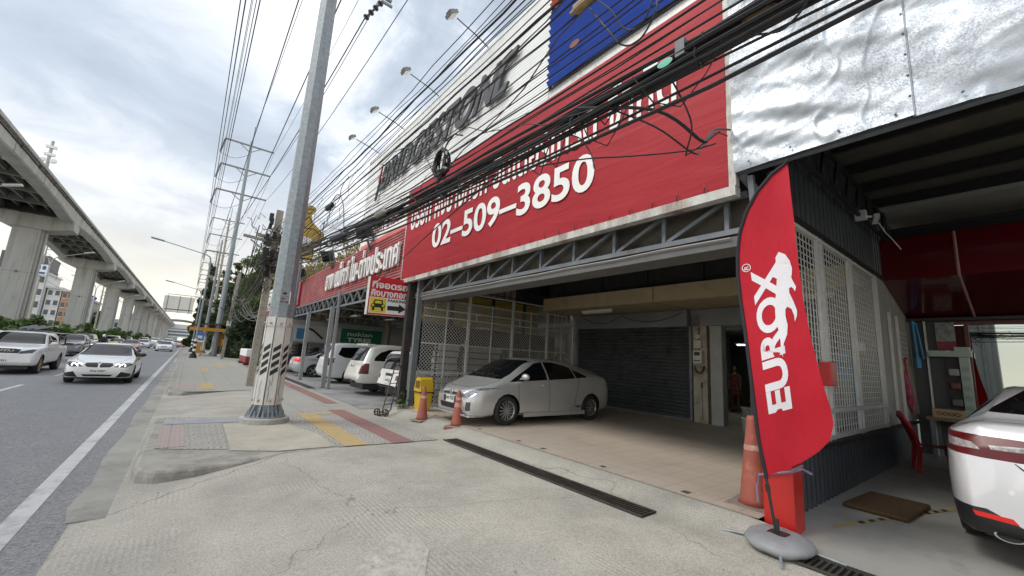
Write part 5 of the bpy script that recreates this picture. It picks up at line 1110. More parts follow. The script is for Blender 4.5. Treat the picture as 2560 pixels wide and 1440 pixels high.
suv = dict(L=4.8, r=.375, arch=.44, axles=(.9, 3.62), ww=.25, spokes=6,
  zt=[(0, .85), (.04, 1.0), (.2, 1.07), (.6, 1.12), (1.25, 1.18), (1.4, 1.24), (1.85, 1.55), (2.15, 1.70), (2.6, 1.78), (3.6, 1.80), (4.2, 1.77), (4.36, 1.72), (4.5, 1.48), (4.62, 1.2), (4.68, 1.08), (4.76, .78), (4.8, .66)],
  zb=[(0, .5), (.06, .42), (.4, .36), (1.4, .38), (3.6, .40), (4.4, .40), (4.7, .42), (4.8, .5)],
  zs=[(0, .75), (.2, 1.0), (.6, 1.04), (1.25, 1.09), (2.4, 1.12), (3.8, 1.14), (4.4, 1.14), (4.6, 1.08), (4.7, .96), (4.8, .6)],
  w=[(0, .72), (.04, .80), (.15, .87), (.4, .91), (1, .92), (3.8, .92), (4.3, .91), (4.6, .87), (4.75, .82), (4.8, .76)],
  wt=[(0, .6), (.8, .78), (1.3, .8), (1.85, .74), (2.2, .70), (3.4, .70), (4.2, .68), (4.4, .66), (4.62, .72), (4.8, .6)],
  side_glass=[[(1.62, 1.14), (1.75, 1.22), (2.1, 1.5), (2.3, 1.59), (2.55, 1.62), (2.57, 1.17)], [(2.62, 1.17), (2.6, 1.62), (3.25, 1.63), (3.27, 1.18)], [(3.33, 1.18), (3.31, 1.63), (3.75, 1.61), (4.05, 1.50), (4.25, 1.33), (4.3, 1.2)]],
  screen=(1.3, 2.4, [(-.8, 1.2), (.8, 1.2), (.68, 1.66), (-.68, 1.66)]), rear=(4.3, 4.66, [(-.68, 1.17), (.68, 1.17), (.60, 1.66), (-.60, 1.66)]),
  panels=[('headlight', 'x', [(.45, .84), (.8, .86), (.86, 1.0), (.5, .98)], front(0, .6, .6), lens_m), ('grille', 'x', [(-.4, .84), (.4, .84), (.42, .98), (-.42, .98)], front(0, .3, .5), plastic_bk),
          ('tail_light', 'x', [(.73, .74), (.95, .74), (.95, 1.10), (.77, 1.10)], lambda s, c, n: s > 4.47 and (n.x < -.12 or abs(n.y) > .3), tail_m),
          ('bumper', 'x', [(-.9, .38), (.9, .38), (.9, .60), (-.9, .60)], back(4.5, 4.9), paint('pearl white', (.70, .69, .63), .15)), ('reflector', 'x', [(.42, .50), (.62, .52), (.60, .60), (.44, .60)], back(4.5, 4.9), tail_m)],
  seams=[((2.6, .5), (2.6, 1.17)), ((3.3, .9), (3.3, 1.17))], mirror=(1.75, 1.24, None), handles=((2.45, 1.0), (3.2, 1.02)), plates=((4.72, .12, .96, .34, .16, '4กค 118'),))
def sx_(X):
    bm = B(); box(bm, X(4.5), X(4.2), -.62, .62, 1.72, 1.79); e1 = ('roof_spoiler', bm, _m['paint pearl white'])
    bm = B(); tube(bm, [(X(4.8), -.1, .5), (X(4.98), -.1, .48)], .03, 6); box(bm, X(4.86), X(4.74), -.5, .5, .44, .5); e2 = ('tow_step', bm, plastic_bk)
    return [e1, e2]
suv['extra'] = sx_
vehicle('parked_suv', 'pearl white large estate with red and black tail lamps parked in the tyre shop', 'suv', suv, paint('pearl white', (.70, .69, .63), .15), (7.15, 15.35, .004), 0)
van = dict(suv); van.update(L=4.7, r=.34, arch=.40, axles=(.85, 3.55), spokes=10, extra=lambda X: [],
  zt=[(0, .9), (.05, 1.02), (.4, 1.12), (.9, 1.25), (1.3, 1.5), (1.7, 1.7), (2.2, 1.82), (3.6, 1.85), (4.3, 1.80), (4.5, 1.55), (4.6, 1.2), (4.66, .95), (4.7, .7)], zb=[(0, .4), (.06, .3), (.5, .22), (4.2, .24), (4.6, .3), (4.7, .42)], zs=[(0, .8), (.4, 1.0), (.9, 1.05), (2.4, 1.08), (4.2, 1.12), (4.55, 1.0), (4.7, .6)],
  side_glass=[[(1.2, 1.1), (1.55, 1.42), (1.85, 1.6), (2.2, 1.64), (2.22, 1.12)], [(2.28, 1.12), (2.26, 1.64), (3.2, 1.66), (3.22, 1.14)], [(3.28, 1.14), (3.26, 1.66), (4.05, 1.62), (4.2, 1.3), (3.9, 1.16)]], screen=(1.0, 2.2, [(-.8, 1.25), (.8, 1.25), (.68, 1.72), (-.68, 1.72)]), rear=(4.3, 4.62, [(-.7, 1.15), (.7, 1.15), (.62, 1.7), (-.62, 1.7)]), zz=0,
  panels=[('tail_light', 'x', [(.68, .8), (.95, .8), (.95, 1.12), (.72, 1.12)], back(4.3, 4.75), tail_m), ('vent', 'x', [(.55, .36), (.78, .40), (.76, .52), (.58, .5)], back(4.4, 4.75), lens_dk)], plates=())
vehicle('parked_van', 'white people carrier with dark curved windows parked behind the pearl estate', 'van', van, paint('clean white', (.74, .75, .75), .0), (7.3, 20.5, .004), 0)
old = dict(suv); old.update(L=4.6, r=.32, arch=.37, axles=(.9, 3.5), spokes=5, extra=lambda X: [], zb=[(0, .5), (.06, .42), (4.2, .42), (4.6, .5)],
  zt=[(0, .85), (.05, .95), (.4, 1.0), (1.1, 1.05), (1.6, 1.45), (2.0, 1.58), (3.6, 1.60), (4.25, 1.58), (4.35, 1.5), (4.5, 1.0), (4.56, .7), (4.6, .55)], zs=[(0, .75), (1.1, .96), (4.2, 1.0), (4.5, .92), (4.6, .5)], w=[(0, .7), (.1, .78), (.4, .82), (4.2, .82), (4.5, .78), (4.6, .74)], wt=[(0, .6), (1.1, .72), (1.7, .66), (4.2, .64), (4.4, .66), (4.6, .6)],
  side_glass=[[(1.5, 1.0), (1.85, 1.42), (2.4, 1.46), (2.4, 1.02)], [(2.5, 1.02), (2.5, 1.46), (4.0, 1.46), (4.1, 1.03)]], screen=(1.0, 2.1, [(-.7, 1.08), (.7, 1.08), (.6, 1.5), (-.6, 1.5)]), rear=(4.2, 4.55, [(-.66, 1.0), (.66, 1.0), (.58, 1.5), (-.58, 1.5)]),
  panels=[('tail_light', 'x', [(.62, .70), (.85, .70), (.85, .84), (.62, .84)], back(4.2, 4.7), pm('brown tail lamp', (.14, .04, .02), .3)), ('plate_recess', 'x', [(-.30, .80), (.22, .80), (.22, .89), (-.30, .89)], back(4.2, 4.7), plastic_bk), ('bumper', 'x', [(-.85, .40), (.85, .40), (.85, .53), (-.85, .53)], back(4.2, 4.7), plastic_bk)],
  plates=((4.60, -.12, .66, .26, .16, 'กท 53'),), mirror=(1.6, 1.05, None), handles=())
vehicle('parked_hatchback', 'old dirty white hatchback with dark rear bumper beside the black steel column', 'car', old, pm('tired white paint', (.70, .70, .67), .45, 0, .08, 4, coat=.2, stain=(.42, .40, .35), stamt=.3), (7.35, 12.75, .004), 0)
sal2 = saloon(panels=[('tail_light', 'x', [(.40, .78), (.88, .76), (.88, .96), (.52, .95)], back(3.8, 4.56), pm('lit tail lamp', (.75, .03, .02), .3, emit=.2))])
vehicle('parked_saloon', 'silver saloon with lit red tail lamp at the far side of the tyre shop yard', 'car', sal2, paint('cool silver', (.52, .55, .57), .5), (6.75, 24.6, .004), 0)
# ---- white saloon in the repair bay, tail towards the road
camr = saloon(L=4.9, r=.335, arch=.38, axles=(.95, 3.78), ww=.22,
  zt=[(0, .58), (.05, .68), (.2, .78), (.6, .88), (1.2, .97), (1.35, 1.02), (1.85, 1.25), (2.2, 1.38), (2.6, 1.445), (3.1, 1.43), (3.6, 1.33), (4.05, 1.175), (4.25, 1.125), (4.6, 1.115), (4.76, 1.09), (4.80, 1.02), (4.85, .90), (4.88, .78), (4.9, .62)],
  zb=[(0, .34), (.06, .22), (.3, .17), (1, .19), (3.8, .19), (4.5, .21), (4.7, .22), (4.82, .25), (4.9, .32)],
  zs=[(0, .5), (.2, .7), (.6, .82), (1.2, .90), (2.4, .95), (3.6, .985), (4.1, 1.01), (4.6, 1.0), (4.78, .93), (4.85, .80), (4.9, .5)],
  w=[(0, .6), (.04, .7), (.12, .79), (.3, .87), (.7, .91), (1.2, .92), (3.8, .92), (4.3, .905), (4.6, .875), (4.75, .835), (4.84, .79), (4.9, .735)],
  wt=[(0, .45), (.2, .62), (.7, .75), (1.2, .76), (1.85, .66), (2.3, .61), (3.1, .585), (3.6, .62), (4.1, .70), (4.6, .72), (4.8, .70), (4.9, .62)],
  side_glass=[[(1.55, .96), (2.05, 1.22), (2.4, 1.34), (2.6, 1.36), (2.6, .985)], [(2.66, .985), (2.66, 1.36), (3.1, 1.345), (3.45, 1.26), (3.75, 1.11), (3.85, 1.03)]],
  screen=(1.25, 2.6, [(-.74, 1.0), (.74, 1.0), (.6, 1.37), (-.6, 1.37)]), rear=(3.1, 4.2, [(-.66, 1.165), (.66, 1.165), (.62, 1.20), (.54, 1.37), (.48, 1.395), (-.48, 1.395), (-.54, 1.37), (-.62, 1.20)]),
  panels=[('lamp_lens', 'x', [(.30, .905), (.60, .90), (.61, .93), (.38, .945)], back(4.3, 5), pm('clear rear lens', (.36, .34, .33), .25, .2, .5, 30, coat=.3)), ('lamp_lens', 'x', [(.66, .89), (.85, .895), (.86, .965), (.70, .94)], back(4.2, 5), _m['clear rear lens']),
          ('tail_light', 'x', [(.10, .94), (.18, .85), (.45, .825), (.66, .83), (.90, .85), (.92, 1.00), (.76, 1.005), (.30, .985)], lambda s, c, n: s > 4.3 and n.x < -.05 and c.z < 1.06, tail_m), ('trim_strip', 'x', [(-.12, .93), (.12, .93), (.12, .985), (-.12, .985)], back(4.3, 5), tail_m),
          ('reflector', 'x', [(.50, .37), (.72, .385), (.74, .42), (.53, .41)], back(4.5, 5), pm('glowing red reflector', (.62, .02, .015), .25, emit=.15)),  # reflector is no lamp: a faint glow is put into its colour
          ('diffuser', 'x', [(-.84, .19), (.84, .19), (.86, .45), (.62, .45), (.44, .34), (-.44, .34), (-.62, .45), (-.86, .45)][::-1], lambda s, c, n: False, plastic_bk),
          ('fog_panel', 'x', [(.46, .19), (.86, .19), (.88, .45), (.66, .45), (.46, .345)], lambda s, c, n: s > 4.45 and n.x < .1, plastic_bk), ('diffuser', 'x', [(-.46, .19), (.46, .19), (.46, .34), (-.46, .34)], lambda s, c, n: s > 4.45 and n.x < .1, plastic_bk)],
  seams=[], plates=())
camr.pop('mirror')
def cxx(X):
    bm = B(); 
    for sg in (1, -1): lathe(bm, [(.055, 0), (.062, .05), (.052, .05), (.045, .0)], 18, Matrix.Translation((X(4.80), sg*.56, .265)) @ Matrix.Rotation(-math.pi/2, 4, 'Y') @ Matrix.Diagonal((.7, 1.35, 1, 1)), False)
    e1 = ('exhaust_tip', bm, chrome)
    bm = B(); 
    for sg in (1, -1): lathe(bm, [(.05, 0), (.05, .02)], 18, Matrix.Translation((X(4.80), sg*.56, .265)) @ Matrix.Rotation(-math.pi/2, 4, 'Y') @ Matrix.Diagonal((.7, 1.35, 1, 1)))
    e0 = ('exhaust_bore', bm, sbk)
    bm = B()
    for sg in (1, -1): tube(bm, [(X(4.70), sg*.62, 1.075), (X(4.785), sg*.60, 1.0), (X(4.86), sg*.50, .83), (X(4.90), sg*.40, .74), (X(4.905), sg*.2, .685), (X(4.905), 0, .675)], .006, 5)
    e2 = ('boot_seam', bm, plastic_bk)
    bm = B()
    for y_ in (.52, -.52): lathe(bm, [(.018, 0), (.016, .006)], 12, Matrix.Translation((X(4.895), y_, .60)) @ Matrix.Rotation(-math.pi/2, 4, 'Y'))
    e3 = ('parking_sensor', bm, white_pt)
    return [e0, e1, e2, e3]
camr['extra'] = cxx
vehicle('parked_saloon', 'white saloon with wide red tail lamps parked tail out in the repair bay', 'car', camr, paint('pearl grey white', (.66, .66, .67), .1), (7.9, -.30, .094), 0).scale = (1.04, 1.04, 1.04)
# ---- distant traffic
cols = [((.74, .74, .73), 'white'), ((.045, .047, .05), 'black'), ((.40, .41, .42), 'silver'), ((.26, .27, .28), 'grey')]
far = [('pickup', -9.0, 36, (.62, .64, .62), 'white pickup with a dark roof rack behind the navy pickup'), ('saloon', -9.9, 46, (.60, .66, .63), 'pale green white saloon beside the grey pickup'), ('suv', -8.9, 64, (.08, .085, .09), 'dark grey estate behind the motorcycle rider'),
       ('saloon', -7.6, 78, (.62, .58, .28), 'yellow taxi saloon behind the dark red saloon'), ('suv', -9.6, 92, (.50, .51, .52), 'silver estate in the far left lane'), ('pickup', -9.2, 106, (.03, .03, .032), 'black pickup far off below the viaduct'), ('saloon', -6.6, 112, (.5, .51, .52), 'silver saloon far off behind the black pickup'),
       ('van', -6.2, 128, (.74, .74, .74), 'white van far off left of the white saloon'), ('saloon', -3.6, 96, (.60, .68, .40), 'pale green and yellow taxi behind the white saloon'), ('van', -3.4, 118, (.76, .76, .75), 'white box van behind the pale taxi'), ('saloon', -5.8, 92, (.58, .62, .66), 'light blue grey saloon left of the white saloon'),
       ('van', -8.8, 140, (.7, .7, .7), 'second white van far off in the left lane'), ('saloon', -5.0, 142, (.1, .1, .11), 'dark saloon tiny in the distance'), ('saloon', -2.6, 150, (.72, .72, .72), 'white saloon tiny in the distance by the kerb'), ('pickup', -9.9, 58, (.66, .67, .66), 'white pickup partly hidden behind the grey pickup'), ('saloon', -.9, 118, (.42, .20, .05), 'orange saloon waiting near the bus stop kerb'),
       ('pickup', -9.6, 30.5, (.70, .71, .70), 'white pickup cut by the left edge behind the white double cab')]
specs = {'pickup': pk2, 'saloon': sal, 'suv': dict(suv, plates=(), extra=lambda X: []), 'van': dict(van)}
protos = {}
for i, (kd, x_, y_, cc, lab) in enumerate(far):
    mt = paint('far %s %d' % (kd, i), cc, .1)
    if kd not in protos:
        protos[kd] = vehicle('distant_'+kd, lab, {'saloon': 'car', 'pickup': 'pickup', 'suv': 'suv', 'van': 'van'}[kd], specs[kd], mt, (x_, y_, -.15), -math.pi/2, None, 0)
        protos[kd]['m'] = mt.name
    else:
        d = dup(protos[kd], (x_, y_, -.15), -math.pi/2, lab)
        for ch in d.children:
            if ch.name.startswith(('body', 'mirror', 'bumper')):
                ch.data = ch.data.copy(); ch.data.materials.clear(); ch.data.materials.append(mt)
for k in protos.values(): del k['m']
# motorcycle with rider
t = thing('motorcycle', 'small green motorcycle with its lamp lit between the grey pickup and red saloon', 'motorcycle', (-6.0, 52, -.15), -math.pi/2, None, True)
for x_ in (.62, -.62):
    bm = B(); lathe(bm, [(.22, -.04), (.29, -.03), (.29, .03), (.22, .04), (.22, -.04)], 18, Matrix.Translation((x_, 0, .29)) @ Matrix.Rotation(math.pi/2, 4, 'X'), False); lathe(bm, [(.22, -.01), (.22, .01)], 12, Matrix.Translation((x_, 0, .29)) @ Matrix.Rotation(math.pi/2, 4, 'X')); obj('wheel', bm, tyre_m, t)
bm = B(); tube(bm, [(.62, 0, .3), (.45, 0, .8), (.4, 0, 1.0)], [.05, .09, .06], 8); tube(bm, [(.4, 0, .7), (.0, 0, .5), (-.6, 0, .62)], [.13, .14, .1], 8); tube(bm, [(.4, -.34, 1.02), (.42, 0, 1.0), (.4, .34, 1.02)], .02, 6); obj('body', bm, paint('dark green', (.02, .10, .05)), t, True)
bm = B(); box(bm, -.7, .1, -.13, .13, .74, .82); obj('seat', bm, plastic_bk, t)
bm = B(); ellip(bm, (.5, 0, .92), (.06, .09, .08)); obj('headlamp', bm, angel, t)
def skin_body(name, verts, edges, radii, m, parent, sub=2):
    me = bpy.data.meshes.new(name); me.from_pydata(verts, edges, []); o = bpy.data.objects.new(name, me); COL.objects.link(o)
    mod = o.modifiers.new('s', 'SKIN'); s2 = o.modifiers.new('u', 'SUBSURF'); s2.levels = s2.render_levels = sub; mod.use_smooth_shade = True
    for i, r_ in enumerate(radii): me.skin_vertices[0].data[i].radius = (r_, r_) if not isinstance(r_, tuple) else r_
    me.skin_vertices[0].data[0].use_root = True
    dg = bpy.context.evaluated_depsgraph_get(); m2 = bpy.data.meshes.new_from_object(o.evaluated_get(dg)); bpy.data.objects.remove(o)
    return obj(name, m2, m, parent)
skin = pm('warm brown skin', (.17, .10, .07), .55, 0, .05, 4)
t = thing('person', 'motorcycle rider in dark clothes and white helmet seated on the green motorcycle', 'person', (-6.0, 52, -.15), -math.pi/2, None, True)
v_ = [(-.2, 0, .9), (-.15, 0, 1.15), (-.08, 0, 1.38), (-.05, 0, 1.5), (-.02, 0, 1.62), (-.08, .2, 1.36), (.12, .32, 1.12), (.38, .32, 1.06), (-.08, -.2, 1.36), (.12, -.32, 1.12), (.38, -.32, 1.06), (-.15, .12, .86), (.25, .2, .82), (.15, .18, .4), (.27, .18, .34), (-.15, -.12, .86), (.25, -.2, .82), (.15, -.18, .4), (.27, -.18, .34)]
skin_body('body', v_, [(0, 1), (1, 2), (2, 3), (3, 4), (2, 5), (5, 6), (6, 7), (2, 8), (8, 9), (9, 10), (0, 11), (11, 12), (12, 13), (13, 14), (0, 15), (15, 16), (16, 17), (17, 18)], [.15, .15, .16, .06, .09, .07, .05, .04, .07, .05, .04, .10, .08, .06, .05, .10, .08, .06, .05], pm('dark riding clothes', (.03, .03, .035), .8), t)
bm = B(); ellip(bm, (-.02, 0, 1.68), (.15, .13, .14)); obj('helmet', bm, white_pt, t, True)
# ================================================================ OVERHEAD CABLES
CAB = [(2.04, 0.00269, 5.246, 0.009), (2.11, 0.00233, 5.316, 0.008), (2.07, 0.002, 5.138, 0.02), (2.12, 0.00166, 5.176, 0.009), (2.13, 0.00168, 5.103, 0.012), (2.0, 0.00147, 4.8, 0.008), (1.98, 0.00096, 4.707, 0.008), (2.18, 0.00101, 4.896, 0.01), (2.04, 0.00122, 4.587, 0.008), (2.04, 0.00154, 4.501, 0.018), (2.22, 0.00111, 4.694, 0.016), (2.09, 0.00124, 4.388, 0.008), (2.18, 0.00104, 4.425, 0.009), (2.09, 0.00167, 4.167, 0.009), (2.13, 0.00188, 4.135, 0.009), (2.02, 0.00238, 3.908, 0.008), (2.13, 0.00232, 3.975, 0.01), (2.19, 0.00244, 3.967, 0.008), (2.11, 0.00282, 3.789, 0.01), (2.16, 0.0029, 3.778, 0.014), (2.14, 0.00311, 3.689, 0.009), (2.0, 0.00315, 3.509, 0.008), (2.16, 0.00308, 3.62, 0.012), (2.12, 0.00328, 3.529, 0.01), (2.12, 0.00496, 3.481, 0.018), (2.14, 0.00434, 3.499, 0.018), (2.08, 0.00475, 3.43, 0.018), (2.13, 0.00436, 3.461, 0.015), (2.12, 0.00437, 3.441, 0.018), (2.15, 0.00422, 3.457, 0.015), (2.15, 0.00419, 3.446, 0.01), (2.13, 0.00451, 3.407, 0.015), (2.12, 0.00443, 3.391, 0.015), (2.1, 0.0043, 3.372, 0.018), (2.08, 0.00449, 3.339, 0.015), (2.1, 0.00402, 3.346, 0.01), (2.08, 0.00447, 3.317, 0.012), (2.14, 0.00409, 3.355, 0.015), (2.11, 0.00392, 3.318, 0.018), (2.16, 0.00382, 3.351, 0.012), (2.11, 0.00344, 3.287, 0.01), (2.16, 0.00354, 3.243, 0.012), (2.14, 0.00358, 3.166, 0.017)]
def catn(k, z0, y): return z0+k*(y+1)**2
random.seed(11)
for i, (x_, k_, z0, r_) in enumerate(CAB):
    bm = B(); pts = []
    for j in range(49):
        y_ = 18.3-34.6*j/48; s_ = j/48
        wob = .012*math.sin(y_*1.3+i*2.1)+.008*math.sin(y_*3.7+i)
        pts.append((x_+wob+(.06*s_ if i % 3 else -.05*s_), y_, catn(k_, z0, y_)+.012*math.sin(y_*1.9+i*1.7)+(.075*((i*7 % 11)/11-.5)*math.cos(y_*.42+i*1.1) if i >= 24 else 0)))
    tube(bm, pts, r_*(.64 if i < 24 else .8), 5); top = i < 24
    solo('overhead_cable', bm, cable_m, 'black cable in the upper fan of cables crossing the white and blue signboard' if top else 'black cable in the thick lower bundle crossing the red banner', 'cable', 'cables of the upper fan' if top else 'cables of the lower bundle')
# lashings, splices, tags and loops hanging in the bundle
def on(i, y): x_, k_, z0, r_ = CAB[i]; return V((x_, y, catn(k_, z0, y)))
def closure(y, i, ln, r, m, label, dzz=0):
    p = on(i, y)+V((0, 0, dzz)); q = on(i, y+ln)+V((0, 0, dzz)); bm = B(); d = (q-p)
    tube(bm, [p, p+d*.12, p+d*.2, p+d*.8, p+d*.88, q], [r*.4, r*.45, r, r, r*.45, r*.4], 10); solo('splice_closure', bm, m, label, 'cable closure')
grn = pm('aged grey closure', (.22, .21, .18), .6, 0, .25, 12); tan = pm('tan closure', (.36, .24, .12), .6, 0, .25, 12)
closure(.66, 30, .17, .035, tan, 'tan cable closure on the lower bundle near the zinc sheet'); closure(.78, 30, .2, .03, grn, 'grey taped splice below the tan cable closure', -.07)
closure(1.84, 11, .28, .04, tan, 'gold brown cable clamp in front of the blue panel'); closure(5.9, 26, .55, .05, grn, 'grey taped splice in front of the middle of the red banner'); closure(9.2, 9, .6, .06, plastic_bk, 'black lump of tape where upper cables cross beside the steel pole'); closure(8.0, 31, 1.5, .07, plastic_bk, 'long black taped section of the lower bundle by the company sign')
bm = B(); p_ = on(27, 1.27)+V((-.04, 0, -.045)); lathe(bm, [(.0, 0), (.035, .0), (.035, .006), (0, .006)], 14, Matrix.Translation(p_) @ Matrix.Rotation(math.radians(80), 4, 'Y') @ Matrix.Diagonal((.7, 1.5, 1, 1))); solo('cable_tag', bm, pm('mint plastic tag', (.22, .62, .46), .5), 'mint green oval tag hanging on the cable bundle', 'tag')
bm = B(); p_ = on(14, 2.08)+V((-.03, 0, -.05)); lathe(bm, [(.0, 0), (.035, .0), (.035, .006), (0, .006)], 14, Matrix.Translation(p_) @ Matrix.Rotation(math.radians(80), 4, 'Y') @ Matrix.Diagonal((.7, 1.5, 1, 1))); solo('cable_tag', bm, pm('rust brown tag', (.26, .09, .05), .6), 'rust brown oval tag in front of the blue panel', 'tag')
bm = B(); p_ = on(27, 1.17); box(bm, p_.x-.04, p_.x+.04, p_.y-.03, p_.y+.03, p_.z-.05, p_.z+.06); solo('cable_wrap', bm, pm('grey duct tape', (.13, .14, .15), .6, 0, .2, 20), 'dark grey tape wrapped round the lower bundle beside the mint tag', 'tape')
t = thing('cable_coil', 'large coil of spare black cable hanging from the bundle', 'cable coil', (2.1, 4.22, 3.6))
bm = B(); random.seed(5)
for k in range(11):
    r_ = .13+.045*random.random(); o_ = V((2.08+.05*random.random()-.025, 4.22+.02*random.random(), 3.82+.02*random.random()))
    tube(bm, [o_+V((.02*math.sin(a*2+k), r_*.86*math.cos(a), r_*1.12*math.sin(a))) for a in [i*2*math.pi/26 for i in range(27)]], .009, 5)
obj('loop', bm, cable_m, t)
bm = B(); tube(bm, [(2.08, 4.2, 3.98), (2.1, 4.15, 4.08), (2.1, 4.0, 4.12), (2.1, 3.8, 4.02)], .01, 5); tube(bm, [(2.06, 4.12, 3.72), (2.08, 4.05, 3.68)], .03, 6); obj('hanger', bm, plastic_bk, t)
bm = B(); p_ = V((2.06, 4.1, 3.9)); box(bm, p_.x-.01, p_.x+.01, p_.y-.02, p_.y+.05, p_.z-.02, p_.z+.02); obj('white_tie', bm, sign_white, t)
def loose(label, pts, r=.007, m=None):
    bm = B(); P = [V(p) for p in pts]; out = []
    for i in range(len(P)-1):
        p0, p1, p2, p3 = P[max(i-1, 0)], P[i], P[i+1], P[min(i+2, len(P)-1)]
        for q in range(6):
            t_ = q/6; out.append(.5*((2*p1)+(p2-p0)*t_+(2*p0-5*p1+4*p2-p3)*t_*t_+(3*p1-p0-3*p2+p3)*t_**3))
    out.append(P[-1]); tube(bm, out, r, 5); solo('loose_wire', bm, m or cable_m, label, 'wire')
loose('black wire bunch dropping from the bundle to the right edge of the red banner', [on(26, 2.0), (2.2, 1.4, 3.22), (2.6, 1.3, 3.12), (3.2, 1.55, 3.5), (4.1, 1.9, 4.1), (4.8, 2.05, 4.45)], .012)
loose('second thin wire following the wire bunch to the banner edge', [on(27, 1.9), (2.25, 1.45, 3.15), (2.6, 1.36, 3.05), (3.3, 1.65, 3.48), (4.2, 1.95, 4.12), (4.8, 2.08, 4.38)], .007)
loose('thin black wire hanging in a loop before the red banner, right third', [on(28, 1.3), (2.3, 1.22, 3.12), (2.4, 1.3, 2.98), (2.6, 1.4, 3.06), (2.7, 1.22, 3.2)], .006)
loose('thin wire curving loosely across the red banner above the last digits', [(2.15, 2.5, 3.20), (2.2, 2.0, 3.10), (2.4, 1.75, 3.10), (2.62, 1.42, 3.1), (2.7, 1.25, 3.12)], .006)
loose('tangled wire loop before the blue panel', [on(12, 2.0), (2.1, 1.75, 4.02), (2.1, 1.6, 3.78), (2.1, 1.45, 3.74), (2.1, 1.33, 3.9), (2.12, 1.38, 4.15), (2.1, 1.5, 4.3)], .007)
loose('second tangled wire loop before the blue panel', [on(11, 1.9), (2.05, 1.68, 4.1), (2.06, 1.55, 3.85), (2.05, 1.40, 3.80), (2.06, 1.3, 4.02), (2.07, 1.32, 4.3)], .006)
loose('wire tail hanging down over the digit zero', [on(35, 2.3), (2.14, 2.05, 3.28), (2.15, 1.92, 3.1), (2.15, 1.88, 2.96)], .005)
loose('curled wire end beside the taped splice on the zinc sheet', [(2.1, .75, 3.3), (2.1, .62, 3.25), (2.1, .5, 3.36), (2.1, .53, 3.5), (2.12, .62, 3.55)], .006)
loose('wire hanging below the bundle under the coil', [on(30, 4.4), (2.1, 4.3, 3.5), (2.1, 4.0, 3.3), (2.12, 3.7, 3.35), on(38, 3.3)], .007)
loose('wire hanging before the white corrugated sheet, above the coil', [on(10, 5.2), (2.1, 4.9, 4.3), (2.1, 4.6, 3.95), on(25, 4.4)], .007)
loose('slack wire bridging upper and lower cables by the company sign', [on(9, 9.6), (2.1, 9.2, 4.9), (2.1, 8.6, 4.5), on(26, 8.2)], .009)
loose('single thin cable running down from the bundle to the tyre shop sign', [(2.1, 3.0, 3.3), (2.5, 5.5, 3.2), (3.2, 9.0, 3.15), (4.6, 14.5, 3.4), (4.8, 16.0, 3.6)], .008)
